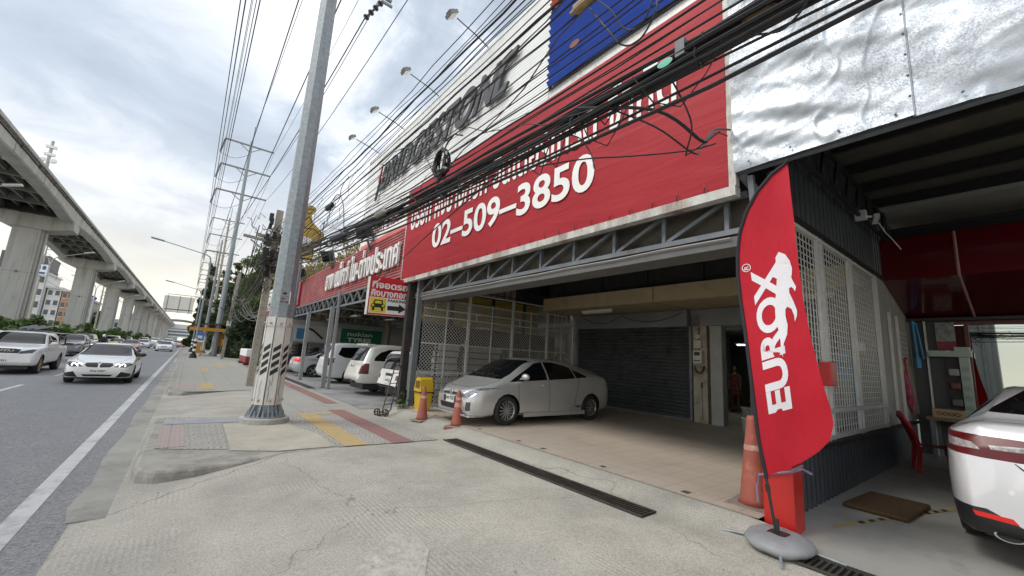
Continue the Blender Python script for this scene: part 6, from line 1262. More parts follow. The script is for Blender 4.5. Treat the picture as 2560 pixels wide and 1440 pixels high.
# ================================================================ POLES
def octo(bm, x, y, z0, z1, r0_, r1_, n=8, off=.3926):
    rings = []
    for z_, r_ in ((z0, r0_), (z1, r1_)): rings.append([bm.verts.new((x+r_*math.cos(off+2*math.pi*k/n), y+r_*math.sin(off+2*math.pi*k/n), z_)) for k in range(n)])
    for k in range(n): bm.faces.new((rings[0][k], rings[0][(k+1) % n], rings[1][(k+1) % n], rings[1][k]))
    bm.faces.new(rings[0][::-1]); bm.faces.new(rings[1]); return bm
clad = pm('chipped white cladding', (.66, .64, .58), .6, 0, .06, 4, stain=(.40, .33, .25), stamt=.3, stscale=2.5, stretch=(1, 1, .4), bump=.1, bscale=20)
def steel_pole(x, y, H, label, full=True, arms=False, r0_=.235, grp=None):
    t = thing('steel_pole', label, 'pole', (x, y, 0), 0, grp)
    bm = B(); octo(bm, x, y, .1, H, r0_, r0_*.45); obj('shaft', bm, steel_gal, t)
    bm = B(); lathe(bm, [(.44, .0), (.45, .10), (.36, .115)], 24, Matrix.Translation((x, y, 0))); obj('footing', bm, conc, t)
    bm = B(); octo(bm, x, y, .11, .14, .37, .37, 16)
    for k in range(12):
        a = k*math.pi/6; d = V((math.cos(a), math.sin(a), 0)); s_ = V((-d.y, d.x, 0))*.012
        P = [V((x, y, 0))+d*.22+V((0, 0, .14)), V((x, y, 0))+d*.355+V((0, 0, .14)), V((x, y, 0))+d*.33+V((0, 0, .2)), V((x, y, 0))+d*.24+V((0, 0, .40))]
        A_ = [bm.verts.new(p+s_) for p in P]; B_ = [bm.verts.new(p-s_) for p in P]; bm.faces.new(A_); bm.faces.new(B_[::-1])
        for i in range(4): bm.faces.new((A_[i], B_[i], B_[(i+1) % 4], A_[(i+1) % 4]))
    obj('flange', bm, steel_gal, t)
    bm = B()
    for k in range(12):
        a = (k+.5)*math.pi/6; lathe(bm, [(.032, .14), (.032, .18), (.02, .18), (.02, .24), (.0, .245)], 6, Matrix.Translation((x+.31*math.cos(a), y+.31*math.sin(a), 0)))
    obj('anchor_bolt', bm, steel_gal, t)
    z0, z1 = .36, 2.13
    for k in range(8):
        a0 = .3926+2*math.pi*k/8+.05; a1 = .3926+2*math.pi*(k+1)/8-.05; rr0, rr1 = r0_+.035, r0_+.015
        P = lambda a, z_, o=0: V((x+(rr0+(rr1-rr0)*(z_-z0)/(z1-z0)+o)*math.cos(a), y+(rr0+(rr1-rr0)*(z_-z0)/(z1-z0)+o)*math.sin(a), z_))
        bm = B(); A_ = [bm.verts.new(p) for p in (P(a0, z0), P(a1, z0), P(a1, z1), P(a0, z1))]; C_ = [bm.verts.new(p) for p in (P(a0, z0, -.03), P(a1, z0, -.03), P(a1, z1, -.03), P(a0, z1, -.03))]
        bm.faces.new(A_); bm.faces.new(C_[::-1])
        for i in range(4): bm.faces.new((A_[i], C_[i], C_[(i+1) % 4], A_[(i+1) % 4]))
        cp = obj('cladding_panel', bm, clad, t)
        if not full and k % 2: continue
        bm = B()
        for q in range(4):
            za = .93+.155*q; l = lambda f, z_: P(a0, z_, .004).lerp(P(a1, z_, .004), f)
            bm.faces.new([bm.verts.new(p) for p in (l(.12, za), l(.88, za+.10), l(.88, za+.195), l(.12, za+.095))])
        quad(bm, l(.16, .93+.62), l(.84, .93+.62), l(.84, .93+.55), l(.5, .93+.62)) if False else None
        obj('warning_stripe', bm, sbk, cp)
        bm = B(); am = (a0+a1)/2
        for z_ in (.45, 2.0):
            c_ = P(am, z_, .0); ellip(bm, (c_.x, c_.y, c_.z), (.026, .026, .026), 8, 6)
        obj('bolt', bm, pm('rusty bolt cap', (.45, .36, .28), .6, .2, .2, 10), cp)
    bm = B(); octo(bm, x, y, 1.93, 1.95, r0_+.034, r0_+.034, 8); obj('strap_wire', bm, rust, t)
    if full:   # chipped crack lines and paper sticker
        bm = B()
        for (a, zz_) in ((-1.75, .62), (-1.6, .95), (-1.0, .75), (-2.4, .6)):
            pts = []
            for q in range(9): a2 = a+.12*mn.noise(V((q*.9, a, 2))); pts.append((x+(r0_+.037)*math.cos(a2)*.985, y+(r0_+.037)*math.sin(a2)*.985, zz_+.055*q-.2))
            tube(bm, pts, .0035, 4)
        obj('crack', bm, pm('crack dark', (.07, .06, .05), .9), t)
        a = math.radians(-100); d = V((math.cos(a), math.sin(a), 0)); Us = V((-d.y, d.x, 0)); O = V((x, y, 2.40))+d*(r0_*.905)-Us*.10
        fa = math.radians(-90); d = V((0, -1, 0)); Us = V((1, 0, 0)); O = V((x-.085, y-r0_*.90*.94, 2.40))
        bm = B(); prism(bm, [(0, 0), (.19, .02), (.19, .29), (0, .28)], O, Us, (0, 0, 1), .004); st_ = obj('sticker', bm, sign_white, t)
        text('sticker_text', '089', tail_m, st_, O+d*.0045+Us*.02+V((0, 0, .10)), Us, (0, 0, 1), .08, .045, .03, .002); text('sticker_text', '896-7088', tail_m, st_, O+d*.0045+Us*.015+V((0, 0, .035)), Us, (0, 0, 1), .155, .045, .03, .002); text('sticker_text', 'บ้าน ที่ดิน', sbk, st_, O+d*.0045+Us*.02+V((0, 0, .155)), Us, (0, 0, 1), .15, .03, 0, .002)
        bm = B(); ring_ = [(.075+.045*math.cos(k*.52), .235+.028*math.sin(k*.52)) for k in range(12)]; prism(bm, ring_, O+d*.0045, Us, (0, 0, 1), .001); obj('sticker_emblem', bm, tail_m, st_)
    return t
steel_pole(1.46, 9.88, 23, 'tall faceted galvanised pole with chipped white base and black stripes, nearest the camera')
steel_pole(2.35, 57.0, 16.8, 'second galvanised pole with striped white base beside the bus shelter', False)
steel_pole(1.6, 66, 15, 'third galvanised pole seen through the bus shelter', False)
ins_m = pm('brown glazed insulator', (.05, .04, .038), .25, 0, .2, 10)
def insul(bm, p, q, n, r):
    p = V(p); q = V(q); d, s_, t_ = frame_of(p, q)
    M = Matrix((s_, t_, d)).transposed().to_4x4(); M.translation = p; L_ = (q-p).length; pr_ = [(.02, 0)]
    for k in range(n): h = L_*(k+.3)/n; pr_ += [(.03, h), (r, h+L_*.25/n), (r*.9, h+L_*.4/n), (.03, h+L_*.5/n)]
    pr_.append((.02, L_)); lathe(bm, pr_, 10, M)
def hv_pole(x, y, H, label, first=False):
    t = thing('power_pole', label, 'pole', (x, y, 0))
    bm = B(); tube(bm, [(x, y, -.1), (x, y, H)], [.26, .15], 10); obj('shaft', bm, conc_old if not first else steel_gal, t)
    tube_ = B(); tube(tube_, [(x+.1, y, H), (x+.12, y, H+2)], .05, 6); obj('lightning_rod', tube_, steel_dk, t)
    for i in range(3):
        z_ = H-.5-3.05*i; bm = B(); bar(bm, (x-2.55, y, z_+.03), (x+2.4, y, z_), .13, .16); bar(bm, (x-1.1, y, z_), (x-.1, y, z_-.75), .07); bar(bm, (x+1.1, y, z_), (x+.1, y, z_-.75), .07); arm = obj('cross_arm', bm, pm('grey cross arm', (.24, .24, .235), .6, .2), t)
        bm = B(); insul(bm, (x-2.5, y, z_-.05), (x-2.75, y-.05, z_-1.75), 11, .13); obj('insulator', bm, ins_m, arm)
        bm = B(); tube(bm, [(x-2.75+(2.6)*s/8, y, z_-1.75-.55*math.sin(s/8*math.pi)+.55*s/8) for s in range(9)], .022, 4); obj('jumper', bm, cable_m, arm)
    return t
hv_pole(2.4, 55.2, 25.1, 'tall steel power pole with three cross arms, nearest of the row beyond the bus shelter', True)
for y_, x_, l in ((90, 2.7, 'second power pole in the row, brownish shaft'), (125, 2.5, 'third power pole in the row, left of the brownish one'), (160, 2.4, 'fourth power pole in the row, far off'), (195, 2.4, 'fifth and smallest power pole in the row')): hv_pole(x_, y_, 24.2, l)
# high wires between the power poles and past the camera
i = 0
for (dx_, zz_, r_) in ((-2.78, 22.8, .018), (-2.7, 19.8, .018), (-2.8, 16.8, .018), (-2.45, 22.9, .014), (-2.5, 19.9, .014), (-2.35, 16.9, .014), (2.35, 24.6, .014), (2.35, 21.5, .018), (2.35, 18.5, .018), (.12, 27.0, .018)):
    bm = B(); Y_ = [195, 160, 125, 90, 55.2, -30]; pts = []
    for a, b in zip(Y_, Y_[1:]):
        for k in range(14):
            f = k/14; pts.append((2.45+dx_, a+(b-a)*f, zz_-(.9 if b > 0 else 3.2)*4*f*(1-f)))
    tube(bm, pts, r_, 4); i += 1
    solo('power_line', bm, cable_m, 'thin wire strung high along the row of power poles', 'power line', 'wires of the power pole row')
for k, (x_, zz_) in enumerate(((.15, 11.6), (.95, 11.6), (1.7, 11.0))):
    bm = B(); tube(bm, [(x_, 55-80*f/20, zz_-1.0*4*(f/20)*(1-f/20)) for f in range(21)], .016, 5); solo('power_line', bm, cable_m, ('thick dark cable passing high over the pavement left of the galvanised pole', 'second thick dark cable high over the pavement, nearer the galvanised pole', 'third dark cable passing behind the galvanised pole')[k], 'power line')
t = thing('strain_insulator', 'string of brown disc insulators at the top edge right of the galvanised pole', 'insulator', (2.6, 9.88, 10.2))
bm = B(); insul(bm, (2.72, 9.86, 10.75), (2.34, 9.95, 10.02), 4, .085); obj('disc', bm, ins_m, t); bm = B(); box(bm, 2.68, 2.98, 9.84, 9.90, 10.70, 10.76); bar(bm, (1.5, 9.88, 10.95), (2.95, 9.88, 10.9), .09); obj('bracket', bm, steel_gal, t)
bm = B(); tube(bm, [(2.34-.05*f+.0*f, 9.95+2.25*f, 10.02+.17*f-.012*f*(20-f)) for f in range(21)], .016, 5); solo('guy_cable', bm, cable_m, 'dark cable slanting from the strain insulator down towards the power poles', 'cable')
# ---- thin drop wires and ties criss-crossing the bundle
cab2 = pm('dusty grey cable', (.075, .07, .065), .7, 0, .3, 20)
random.seed(77)
for k in range(26):
    i0, i1 = random.randint(4, 36), random.randint(4, 36); ya = random.uniform(4, 13); yb = ya-random.uniform(1.5, 4.5); a, b = on(i0, ya), on(i1, max(yb, .6)); n_ = 16; bm = B()
    tube(bm, [a.lerp(b, f/n_)+V((.03*math.sin(f+k), 0, -.10*math.sin(math.pi*f/n_)+.015*math.sin(f*1.9+k))) for f in range(n_+1)], random.choice((.004, .005, .007)), 4)
    solo('drop_wire', bm, cable_m if k % 2 else cab2, 'thin wire crossing slantwise from one overhead cable to another', 'wire', 'wires crossing the overhead cables')
for k in range(30):
    y_ = random.uniform(.7, 12); i0 = random.randint(24, 38); c_ = on(i0, y_); bm = B(); s_ = random.uniform(.02, .05)
    tube(bm, [c_+V((s_*math.cos(a), random.uniform(-.01, .01), s_*1.2*math.sin(a)-.01)) for a in [q*.7 for q in range(10)]]+[c_+V((0, random.uniform(-.1, .1), -.05-random.random()*.12))], .004, 4)
    solo('cable_tie', bm, cable_m if k % 3 else cab2, 'small wire tie with a loose end round the lower cable bundle', 'tie', 'ties on the lower cable bundle')
for k in range(9):
    y_ = random.uniform(1.0, 9); a = on(random.randint(20, 30), y_); b = on(random.randint(30, 40), y_-random.uniform(.3, 1.0)); dp = random.uniform(.12, .35)
    loose_pts = [a, a.lerp(b, .25)+V((0, 0, -dp*.8)), a.lerp(b, .5)+V((.05, 0, -dp)), a.lerp(b, .8)+V((0, 0, -dp*.6)), b]
    bm = B(); tube(bm, loose_pts, .005, 4); solo('hanging_loop', bm, cable_m, 'small slack loop of wire hanging below the cable bundle', 'wire', 'slack loops below the cable bundle')
# ---- old concrete pole with the tangle
t = thing('concrete_pole', 'old square concrete pole carrying the tangle of cables behind the galvanised pole', 'pole', (2.05, 18.35, 0))
bm = B(); bar(bm, (2.04, 18.35, -.05), (2.14, 18.35, 6.9), .24, .2, (0, 1, 0)); obj('shaft', bm, conc_old, t)
bm = B(); bar(bm, (1.05, 18.25, 5.62), (2.6, 18.25, 5.5), .10); bar(bm, (1.5, 18.3, 5.75), (2.4, 18.3, 5.7), .12); bar(bm, (1.3, 18.25, 5.5), (2.05, 18.25, 5.0), .05); obj('cross_arm', bm, conc_old, t)
bm = B(); random.seed(8)
for k in range(26): z_ = random.uniform(4.2, 6.7); s_ = random.uniform(.06, .16); c_ = V((random.uniform(1.75, 2.4), random.uniform(18.0, 18.3), z_)); box(bm, c_.x-s_*.6, c_.x+s_*.6, c_.y-s_*.5, c_.y+s_*.5, c_.z-s_, c_.z+s_*1.3, None)
obj('terminal_box', bm, plastic_bk, t)
bm = B()
for k in range(34):
    a = V((random.uniform(1.6, 2.5), 18.05, random.uniform(4.0, 6.6))); pts = [a]
    for q in range(8): a = a+V((random.uniform(-.22, .22), random.uniform(-.1, .1), random.uniform(-.3, .2))); pts.append(a)
    tube(bm, pts, .012, 4)
obj('tangle', bm, cable_m, t)
bm = B()
for k in range(14): z_ = .4+.28*k; box(bm, 2.03+z_*.0145-.015, 2.03+z_*.0145+.015, 18.24, 18.252, z_, z_+.03)
obj('step_hole', bm, plastic_bk, t)
random.seed(21)
for k in range(20):
    za, zb = random.uniform(4.6, 6.2), random.uniform(4.2, 6.6); xa = random.uniform(1.1, 2.4); sg = random.uniform(.5, 1.6)
    bm = B(); tube(bm, [(xa+(2.7-xa)*f/16+.1*math.sin(f*.7+k)*(f/16)*(1-f/16)*4, 18.3+28.5*f/16, za+(zb-za)*f/16-sg*4*(f/16)*(1-f/16)) for f in range(17)], random.choice([.012, .018, .024]), 4)
    solo('overhead_cable', bm, cable_m if k % 3 else pm('grey cable sheath', (.22, .21, .19), .6), 'cable strung between the old concrete pole and the poles by the bus shelter', 'cable', 'cables from the old concrete pole')
for k in range(9):
    p0 = V((random.uniform(2.6, 2.9), random.uniform(34, 46), random.uniform(3.6, 5.2))); bm = B(); ww_ = random.uniform(.8, 2.2); hh = random.uniform(.5, 1.6)
    tube(bm, [(p0.x+ww_*f/12, p0.y-2*f/12, p0.z-hh*math.sin(math.pi*f/12)) for f in range(13)], .02, 4); solo('slack_cable', bm, _m['grey cable sheath'], 'slack grey cable loop hanging before the dark trees', 'cable', 'slack cable loops before the trees')
t = thing('concrete_pole', 'thin concrete pole with a white meter box beside the second galvanised pole', 'pole', (2.75, 47, 0))
bm = B(); bar(bm, (2.7, 47, 0), (2.95, 47, 8.2), .24); obj('shaft', bm, conc_old, t); bm = B(); box(bm, 2.6, 2.95, 46.7, 46.85, 3.05, 3.55); obj('meter_box', bm, sign_white, t)
bm = B(); random.seed(4)
for k in range(16):
    a = V((random.uniform(2.4, 3.3), 46.7, random.uniform(4.0, 6.0))); pts = [a]
    for q in range(6): a = a+V((random.uniform(-.3, .3), random.uniform(-.1, .1), random.uniform(-.4, .3))); pts.append(a)
    tube(bm, pts, .025, 4)
obj('tangle', bm, cable_m, t)
# ---- street lamps
def lamp_r(x, y, H, arm, label):
    t = thing('street_lamp', label, 'street lamp', (x, y, 0))
    bm = B(); tube(bm, [(x, y, 0), (x, y, H-.6), (x-.08, y, H-.2), (x-.4, y, H)], [.1, .07, .06, .05], 8); tube(bm, [(x-.4, y, H), (x-arm, y, H+.62)], .04, 6); obj('pole', bm, steel_gal, t)
    bm = B(); M = Matrix.Translation((x-arm-.35, y, H+.67)) @ Matrix.Rotation(.15, 4, 'Y'); box(bm, -.5, .45, -.14, .14, -.05, .07, M); bevel(bm, .04); obj('lamp_head', bm, pm('grey lamp housing', (.30, .31, .32), .5, .2), t, True)
    bm = B(); box(bm, -.4, .1, -.1, .1, -.062, -.05, M); obj('lens', bm, _m['pale lamp glass'], t)
    bm = B(); octo(bm, x, y, 0, .4, .3, .22, 12); obj('base', bm, plastic_bk, t)
    bm = B(); bw = B()
    for k in range(6): tube(bw if k % 2 else bm, [(x, y, .4+.22*k), (x, y, .62+.22*k)], .125, 10)
    obj('black_band', bm, sbk, t); obj('white_band', bw, sign_white, t)
lamp_r(.55, 47, 9.5, 3.6, 'street lamp with black and white banded base before the bus shelter')
lamp_r(.5, 71, 8.5, 3.2, 'farther street lamp on the right with its arm below the first one')
def lamp_l(y, label, first=[None]):
    if first[0]: dup(first[0], (-12.75, y, 0), None, label); return
    t = thing('double_street_lamp', label, 'street lamp', (-12.75, y, 0)); x = -12.75
    bm = B(); tube(bm, [(x, y, 0), (x, y, 8.6)], [.13, .08], 8)
    for sg in (1, -1): tube(bm, [(x, y, 8.6), (x+.15*sg, y, 9.25), (x+.5*sg, y, 9.6), (x+2.4*sg, y, 10.35)], .05, 6)
    obj('pole', bm, pm('pale lamp pole', (.50, .51, .51), .5, .3), t)
    for sg in (1, -1):
        bm = B(); M = Matrix.Translation((x+2.7*sg, y, 10.45)) @ Matrix.Rotation(-.3*sg, 4, 'Y'); box(bm, -.42, .42, -.15, .15, -.05, .09, M); bevel(bm, .05); obj('lamp_head', bm, pm('white lamp head', (.66, .67, .67), .4), t, True)
    first[0] = t
for y_, l in ((64, 'double armed street lamp between the first and second viaduct piers'), (38.6, 'double armed street lamp whose head shows below the viaduct at the left edge'), (92, 'double armed street lamp between the second and third piers'), (119, 'double armed street lamp between the third and fourth piers'), (146, 'double armed street lamp between the fourth and fifth piers')): lamp_l(y_, l)
# ================================================================ VIADUCT
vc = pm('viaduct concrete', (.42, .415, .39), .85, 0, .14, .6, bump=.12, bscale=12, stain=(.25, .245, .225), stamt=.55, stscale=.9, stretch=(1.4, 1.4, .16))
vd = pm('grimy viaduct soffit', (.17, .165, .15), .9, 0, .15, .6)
t = thing('elevated_railway', 'concrete elevated railway viaduct on a long row of piers along the median', 'viaduct', (-13.4, 57.5, 0))
def beam(xo, xi, zt, y0, y1):
    bm = B(); n_ = int((y1-y0)/2); rows = []
    for k in range(n_+1):
        y_ = y0+(y1-y0)*k/n_; u = ((y_-57.5) / 28) % 1; zb = 12.18+.55*(1-(2*abs(u-.5))**2.2)
        rows.append([bm.verts.new(p) for p in ((xo, y_, zt), (xo, y_, 13.5), (xo+(.0), y_, zb+.1), (xo+(.08 if xi > xo else -.08), y_, zb), (xi, y_, zb), (xi, y_, 13.3), (xi, y_, zt-.25))])
    for A, C_ in zip(rows, rows[1:]):
        for q in range(7): bm.faces.new((A[q], A[(q+1) % 7], C_[(q+1) % 7], C_[q]))
    bm.faces.new(rows[0]); bm.faces.new(rows[-1][::-1]); bmesh.ops.recalc_face_normals(bm, faces=bm.faces); return bm
obj('girder', beam(-10.5, -11.4, 13.85, -40, 900), vc, t); obj('girder', beam(-16.35, -15.45, 13.85, -40, 900), vc, t)
bm = B(); box(bm, -10.47, -10.30, -40, 900, 13.62, 13.85); obj('parapet_rail', bm, vc, t)
bm = B(); tube(bm, [(-10.46, -40+4*k, 13.45-.02*(k % 2)) for k in range(236)], .045, 4)
for k in range(180): box(bm, -10.5, -10.42, -40+4.2*k, -39.85+4.2*k, 13.36, 13.54)
obj('service_cable', bm, cable_m, t)
bm = B(); box(bm, -15.45, -11.4, -40, 900, 13.45, 13.55); obj('deck_plate', bm, dark_in, t)
bm = B()
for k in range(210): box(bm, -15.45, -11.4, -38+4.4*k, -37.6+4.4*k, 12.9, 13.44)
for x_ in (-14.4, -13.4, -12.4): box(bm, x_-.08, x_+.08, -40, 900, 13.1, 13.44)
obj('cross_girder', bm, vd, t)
bm = B()
for k in range(90): box(bm, -12.2, -11.5, -36+4.4*k, -35.4+4.4*k, 13.36, 13.43)
obj('grating', bm, steel_lt, t)
bm = B()
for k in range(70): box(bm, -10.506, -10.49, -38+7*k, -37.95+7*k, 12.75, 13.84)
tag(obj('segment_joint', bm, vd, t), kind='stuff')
for k in range(-3, 26):
    y_ = 57.5+28*k
    bm = B(); prism(bm, [(-14.4, 0), (-12.35, 0), (-12.35, 11.2), (-14.4, 11.2)], (0, y_, 0), (1, 0, 0), (0, 0, 1), -1.9); bmesh.ops.bevel(bm, geom=[e_ for e_ in bm.edges if abs(e_.verts[0].co.z-e_.verts[1].co.z) > 2], offset=.18, segments=2, affect='EDGES'); pr_ = obj('pier', bm, vc, t)
    bm = B(); prism(bm, [(-16.2, 12.45), (-16.42, 12.2), (-16.3, 11.9), (-14.7, 11.15), (-12.1, 11.1), (-10.45, 11.5), (-10.45, 12.15), (-10.6, 12.45)], (0, y_-.25, 0), (1, 0, 0), (0, 0, 1), -2.4); obj('crosshead', bm, vc, pr_)
    if k < 8:
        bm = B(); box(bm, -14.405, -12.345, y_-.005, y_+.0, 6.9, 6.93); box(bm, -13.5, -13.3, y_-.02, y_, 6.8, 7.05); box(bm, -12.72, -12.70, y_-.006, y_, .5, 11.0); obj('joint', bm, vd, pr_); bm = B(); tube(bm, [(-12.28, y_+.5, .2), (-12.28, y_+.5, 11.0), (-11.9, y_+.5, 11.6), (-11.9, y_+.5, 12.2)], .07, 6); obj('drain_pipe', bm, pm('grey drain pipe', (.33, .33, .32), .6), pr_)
# ================================================================ STREET OBJECTS NEAR THE CAMERA
orange = pm('faded orange cone plastic', (.36, .10, .065), .6, 0, .14, 5, stain=(.46, .25, .19), stamt=.35, stscale=5)
dirtgrey = pm('dirty cone base', (.27, .22, .19), .8, 0, .2, 6)
def cone(x, y, z, h, label, bands=(), rot=0, extra=False):
    t = thing('traffic_cone', label, 'cone', (x, y, z)); s = h/.78
    bm = B(); lathe(bm, [(.135*s, .04), (.12*s, .10), (.045*s, h-.04), (.038*s, h), (.028*s, h)], 22, Matrix.Translation((x, y, z))); obj('cone', bm, orange, t, True)
    bm = B(); M = Matrix.Translation((x, y, z)) @ Matrix.Rotation(rot, 4, 'Z'); box(bm, -.2*s, .2*s, -.2*s, .2*s, .006, .04, M); bevel(bm, .015); obj('base', bm, dirtgrey, t)
    if extra: bm = B(); M = Matrix.Translation((x-.03, y, z)) @ Matrix.Rotation(rot+.25, 4, 'Z'); box(bm, -.21*s, .21*s, -.21*s, .21*s, -.012, .005, M); obj('lower_base', bm, orange, t)
    for a, b in bands:
        bm = B(); r = lambda q: (.12+(.045-.12)*(q*h-.1)/(h-.14))*s+.003; lathe(bm, [(r(a), a*h), (r(b), b*h)], 22, Matrix.Translation((x, y, z)), False); obj('band', bm, pm('scuffed reflective band', (.50, .25, .19), .6, 0, .25, 12, stain=(.55, .50, .46), stamt=.6, stscale=9), t, True)
cone(4.52, 8.98, .018, .78, 'faded orange traffic cone in front of the yellow bin', ((.66, .74),), .2)
cone(4.74, 7.78, .058, .76, 'scuffed orange traffic cone with doubled base in front of the silver hatchback', ((.55, .66), (.74, .82)), .5, True)
cone(5.2, 2.10, .085, .98, 'tall orange traffic cone behind the red post beside the flag', ((.62, .68),), .1, True)
t = thing('litter_bin', 'yellow plastic swing top bin standing by the chain link fence', 'bin', (5.0, 9.95, .1))
yb = pm('yellow bin plastic', (.60, .40, .02), .45, 0, .07, 4, stain=(.42, .28, .04), stamt=.2)
bm = B(); M = Matrix.Translation((5.0, 9.98, .1))
lv = [(.14, 0), (.17, .5)]
for a, b in ((0, 1),): 
    v0 = [bm.verts.new(M @ V((sx*.14, sy*.15, .0))) for sx, sy in ((-1, -1), (1, -1), (1, 1), (-1, 1))]; v1 = [bm.verts.new(M @ V((sx*.175, sy*.19, .48))) for sx, sy in ((-1, -1), (1, -1), (1, 1), (-1, 1))]
    for k in range(4): bm.faces.new((v0[k], v0[(k+1) % 4], v1[(k+1) % 4], v1[k]))
    bm.faces.new(v0[::-1]); bm.faces.new(v1)
bevel(bm, .02); obj('bin_body', bm, yb, t)
bm = B(); prism(bm, [(-.20, .48), (.20, .48), (.20, .54), (.13, .80), (.06, .84), (-.06, .84), (-.13, .80), (-.20, .54)], (5.18, 9.98, .1), (0, -1, 0), (0, 0, 1), .36); bevel(bm, .018); obj('lid', bm, yb, t)
bm = B(); box(bm, 4.808, 4.814, 9.85, 10.08, .68, .86); obj('opening', bm, pm('bin opening shade', (.14, .08, .01), .7), t)
bm = B(); box(bm, 4.79, 5.2, 9.765, 10.195, .565, .59); obj('rim', bm, plastic_bk, t)
loose('broom handle leaning on the fence behind the yellow bin', [(5.25, 10.6, .2), (5.2, 10.65, .7), (5.12, 10.72, 1.2)], .014, wood)
t = thing('hand_trolley', 'rusty dark hand trolley leaning on the black column by the old white hatchback', 'trolley', (4.2, 10.3, 0))
rs_ = pm('rusty dark tube', (.07, .058, .05), .6, .3, .3, 10, stain=(.17, .09, .06), stamt=.4)
bm = B()
for s_ in (0, 1): o_ = V((.30*s_, .22*s_, 0)); tube(bm, [V((4.0, 10.1, .12))+o_, V((4.32, 10.55, .8))+o_*.9, V((4.5, 10.8, 1.15))+o_*.85], .016, 6)
tube(bm, [(4.5, 10.8, 1.15), (4.63, 10.89, 1.22), (4.76, 10.98, 1.15)], .016, 6); obj('side_rail', bm, rs_, t)
bm = B()
for f in (.12, .35, .6, .85): a = V((4.0, 10.1, .12)).lerp(V((4.5, 10.8, 1.15)), f); bar(bm, a, a+V((.28, .20, 0)), .02)
bar(bm, (3.85, 9.95, .03), (4.02, 10.12, .12), .02); bar(bm, (4.15, 10.17, .03), (4.32, 10.34, .12), .02); bar(bm, (3.85, 9.95, .03), (4.15, 10.17, .03), .03); obj('rung', bm, rs_, t)
for c_ in ((3.88, 10.12, .09), (4.02, 9.94, .09)):
    bm = B(); Mw = Matrix.Translation(c_) @ Matrix.Rotation(.6, 4, 'Z') @ Matrix.Rotation(math.pi/2, 4, 'Y'); lathe(bm, [(.065, -.02), (.088, -.02), (.088, .02), (.065, .02), (.065, -.02)], 16, Mw, False); spoke_wheel(bm, (0, 0, 0), .08, 4, Mw, .2, .15); obj('wheel', bm, rs_, t)
def leaf_cloud(bm, blobs, n, size, seed=0, up=.35):
    rnd = random.Random(seed); verts = []; faces = []
    tot = sum(b[3]*b[4]*b[5] for b in blobs)**1
    for (cx, cy, cz, rx, ry, rz) in blobs:
        k = max(8, int(n*(rx*ry*rz)/tot))
        for _ in range(k):
            while True:
                a, b, c = rnd.uniform(-1, 1), rnd.uniform(-1, 1), rnd.uniform(-1, 1)
                d = a*a+b*b+c*c
                if d < 1 and rnd.random() < .25+.75*d: break
            p = V((cx+a*rx, cy+b*ry, cz+c*rz)); s = size*rnd.uniform(.5, 1.3)
            u = V((rnd.gauss(0, 1), rnd.gauss(0, 1), rnd.gauss(0, 1)*.7)).normalized(); w_ = u.cross(V((rnd.gauss(0, 1), rnd.gauss(0, 1), rnd.gauss(0, 1)))).normalized()
            i = len(verts); verts += [p-u*s, p+w_*s*.42, p+u*s, p-w_*s*.42]; faces.append((i, i+1, i+2, i+3))
    me = bpy.data.meshes.new('leaves'); me.from_pydata([tuple(v_) for v_ in verts], [], faces); bm.from_mesh(me); bpy.data.meshes.remove(me); return bm
def leafmat(name, col, var=.45, scale=1.2):
    if name in _m: return _m[name]
    m = pm(name, col, .6, 0, var, scale); nd, lk, p = nodes_of(m); p.inputs['Subsurface Weight'].default_value = 0
    tr = nd.new('ShaderNodeBsdfTranslucent'); mx = nd.new('ShaderNodeMixShader'); mx.inputs[0].default_value = .3; s = p.inputs['Base Color'].links[0].from_socket
    lk.new(s, tr.inputs[0]); lk.new(p.outputs[0], mx.inputs[1]); lk.new(tr.outputs[0], mx.inputs[2]); lk.new(mx.outputs[0], nd['Material Output'].inputs[0]); return m
lf_green = leafmat('mid green leaves', (.075, .12, .03)); lf_dark = leafmat('dark casuarina needles', (.048, .075, .03), .5, .8); lf_bright = leafmat('bright shrub leaves', (.085, .15, .03), .4, 1.5); lf_dry = leafmat('sparse olive and rust leaves', (.25, .20, .075), .6, 2.5)
bark = pm('grey brown bark', (.16, .125, .09), .9, 0, .25, 4, bump=.5, bscale=12, stretch=(1, 1, .3))
t = thing('weed', 'leafy green weed growing at the foot of the grey column', 'plant', (4.72, 10.75, 0))
bm = B(); rnd = random.Random(2)
for k in range(34):
    a = rnd.uniform(0, 6.28); r_ = rnd.uniform(.03, .22); p = V((4.72+r_*math.cos(a), 10.62+r_*math.sin(a), rnd.uniform(.06, .55))); u = V((math.cos(a), math.sin(a), rnd.uniform(-.5, .3))).normalized()*rnd.uniform(.05, .09); w_ = u.cross(V((0, 0, 1))).normalized()*u.length*.75
    vs = [bm.verts.new(q) for q in (p-u*.8, p+w_*.9-u*.2, p+w_*.5+u*.5, p+u*1.2-V((0, 0, .02)), p-w_*.5+u*.5, p-w_*.9-u*.2)]; bm.faces.new(vs)
obj('leaf', bm, lf_bright, t)
bm = B()
for k in range(7): a = k*.9; tube(bm, [(4.72, 10.62, 0), (4.72+.08*math.cos(a), 10.62+.08*math.sin(a), .25), (4.72+.14*math.cos(a), 10.62+.14*math.sin(a), .45)], .006, 4)
obj('stem', bm, lf_green, t)
t = thing('paint_bucket', 'white bucket with green printed label standing by the doorway', 'bucket', (10.85, 4.45, .11))
bm = B(); lathe(bm, [(.13, 0), (.155, .34), (.17, .34), (.17, .37), (.15, .37)], 24, Matrix.Translation((10.85, 4.45, .112))); obj('pail', bm, pm('white pail plastic', (.62, .62, .60), .4, 0, .06, 5), t, True)
bm = B(); 
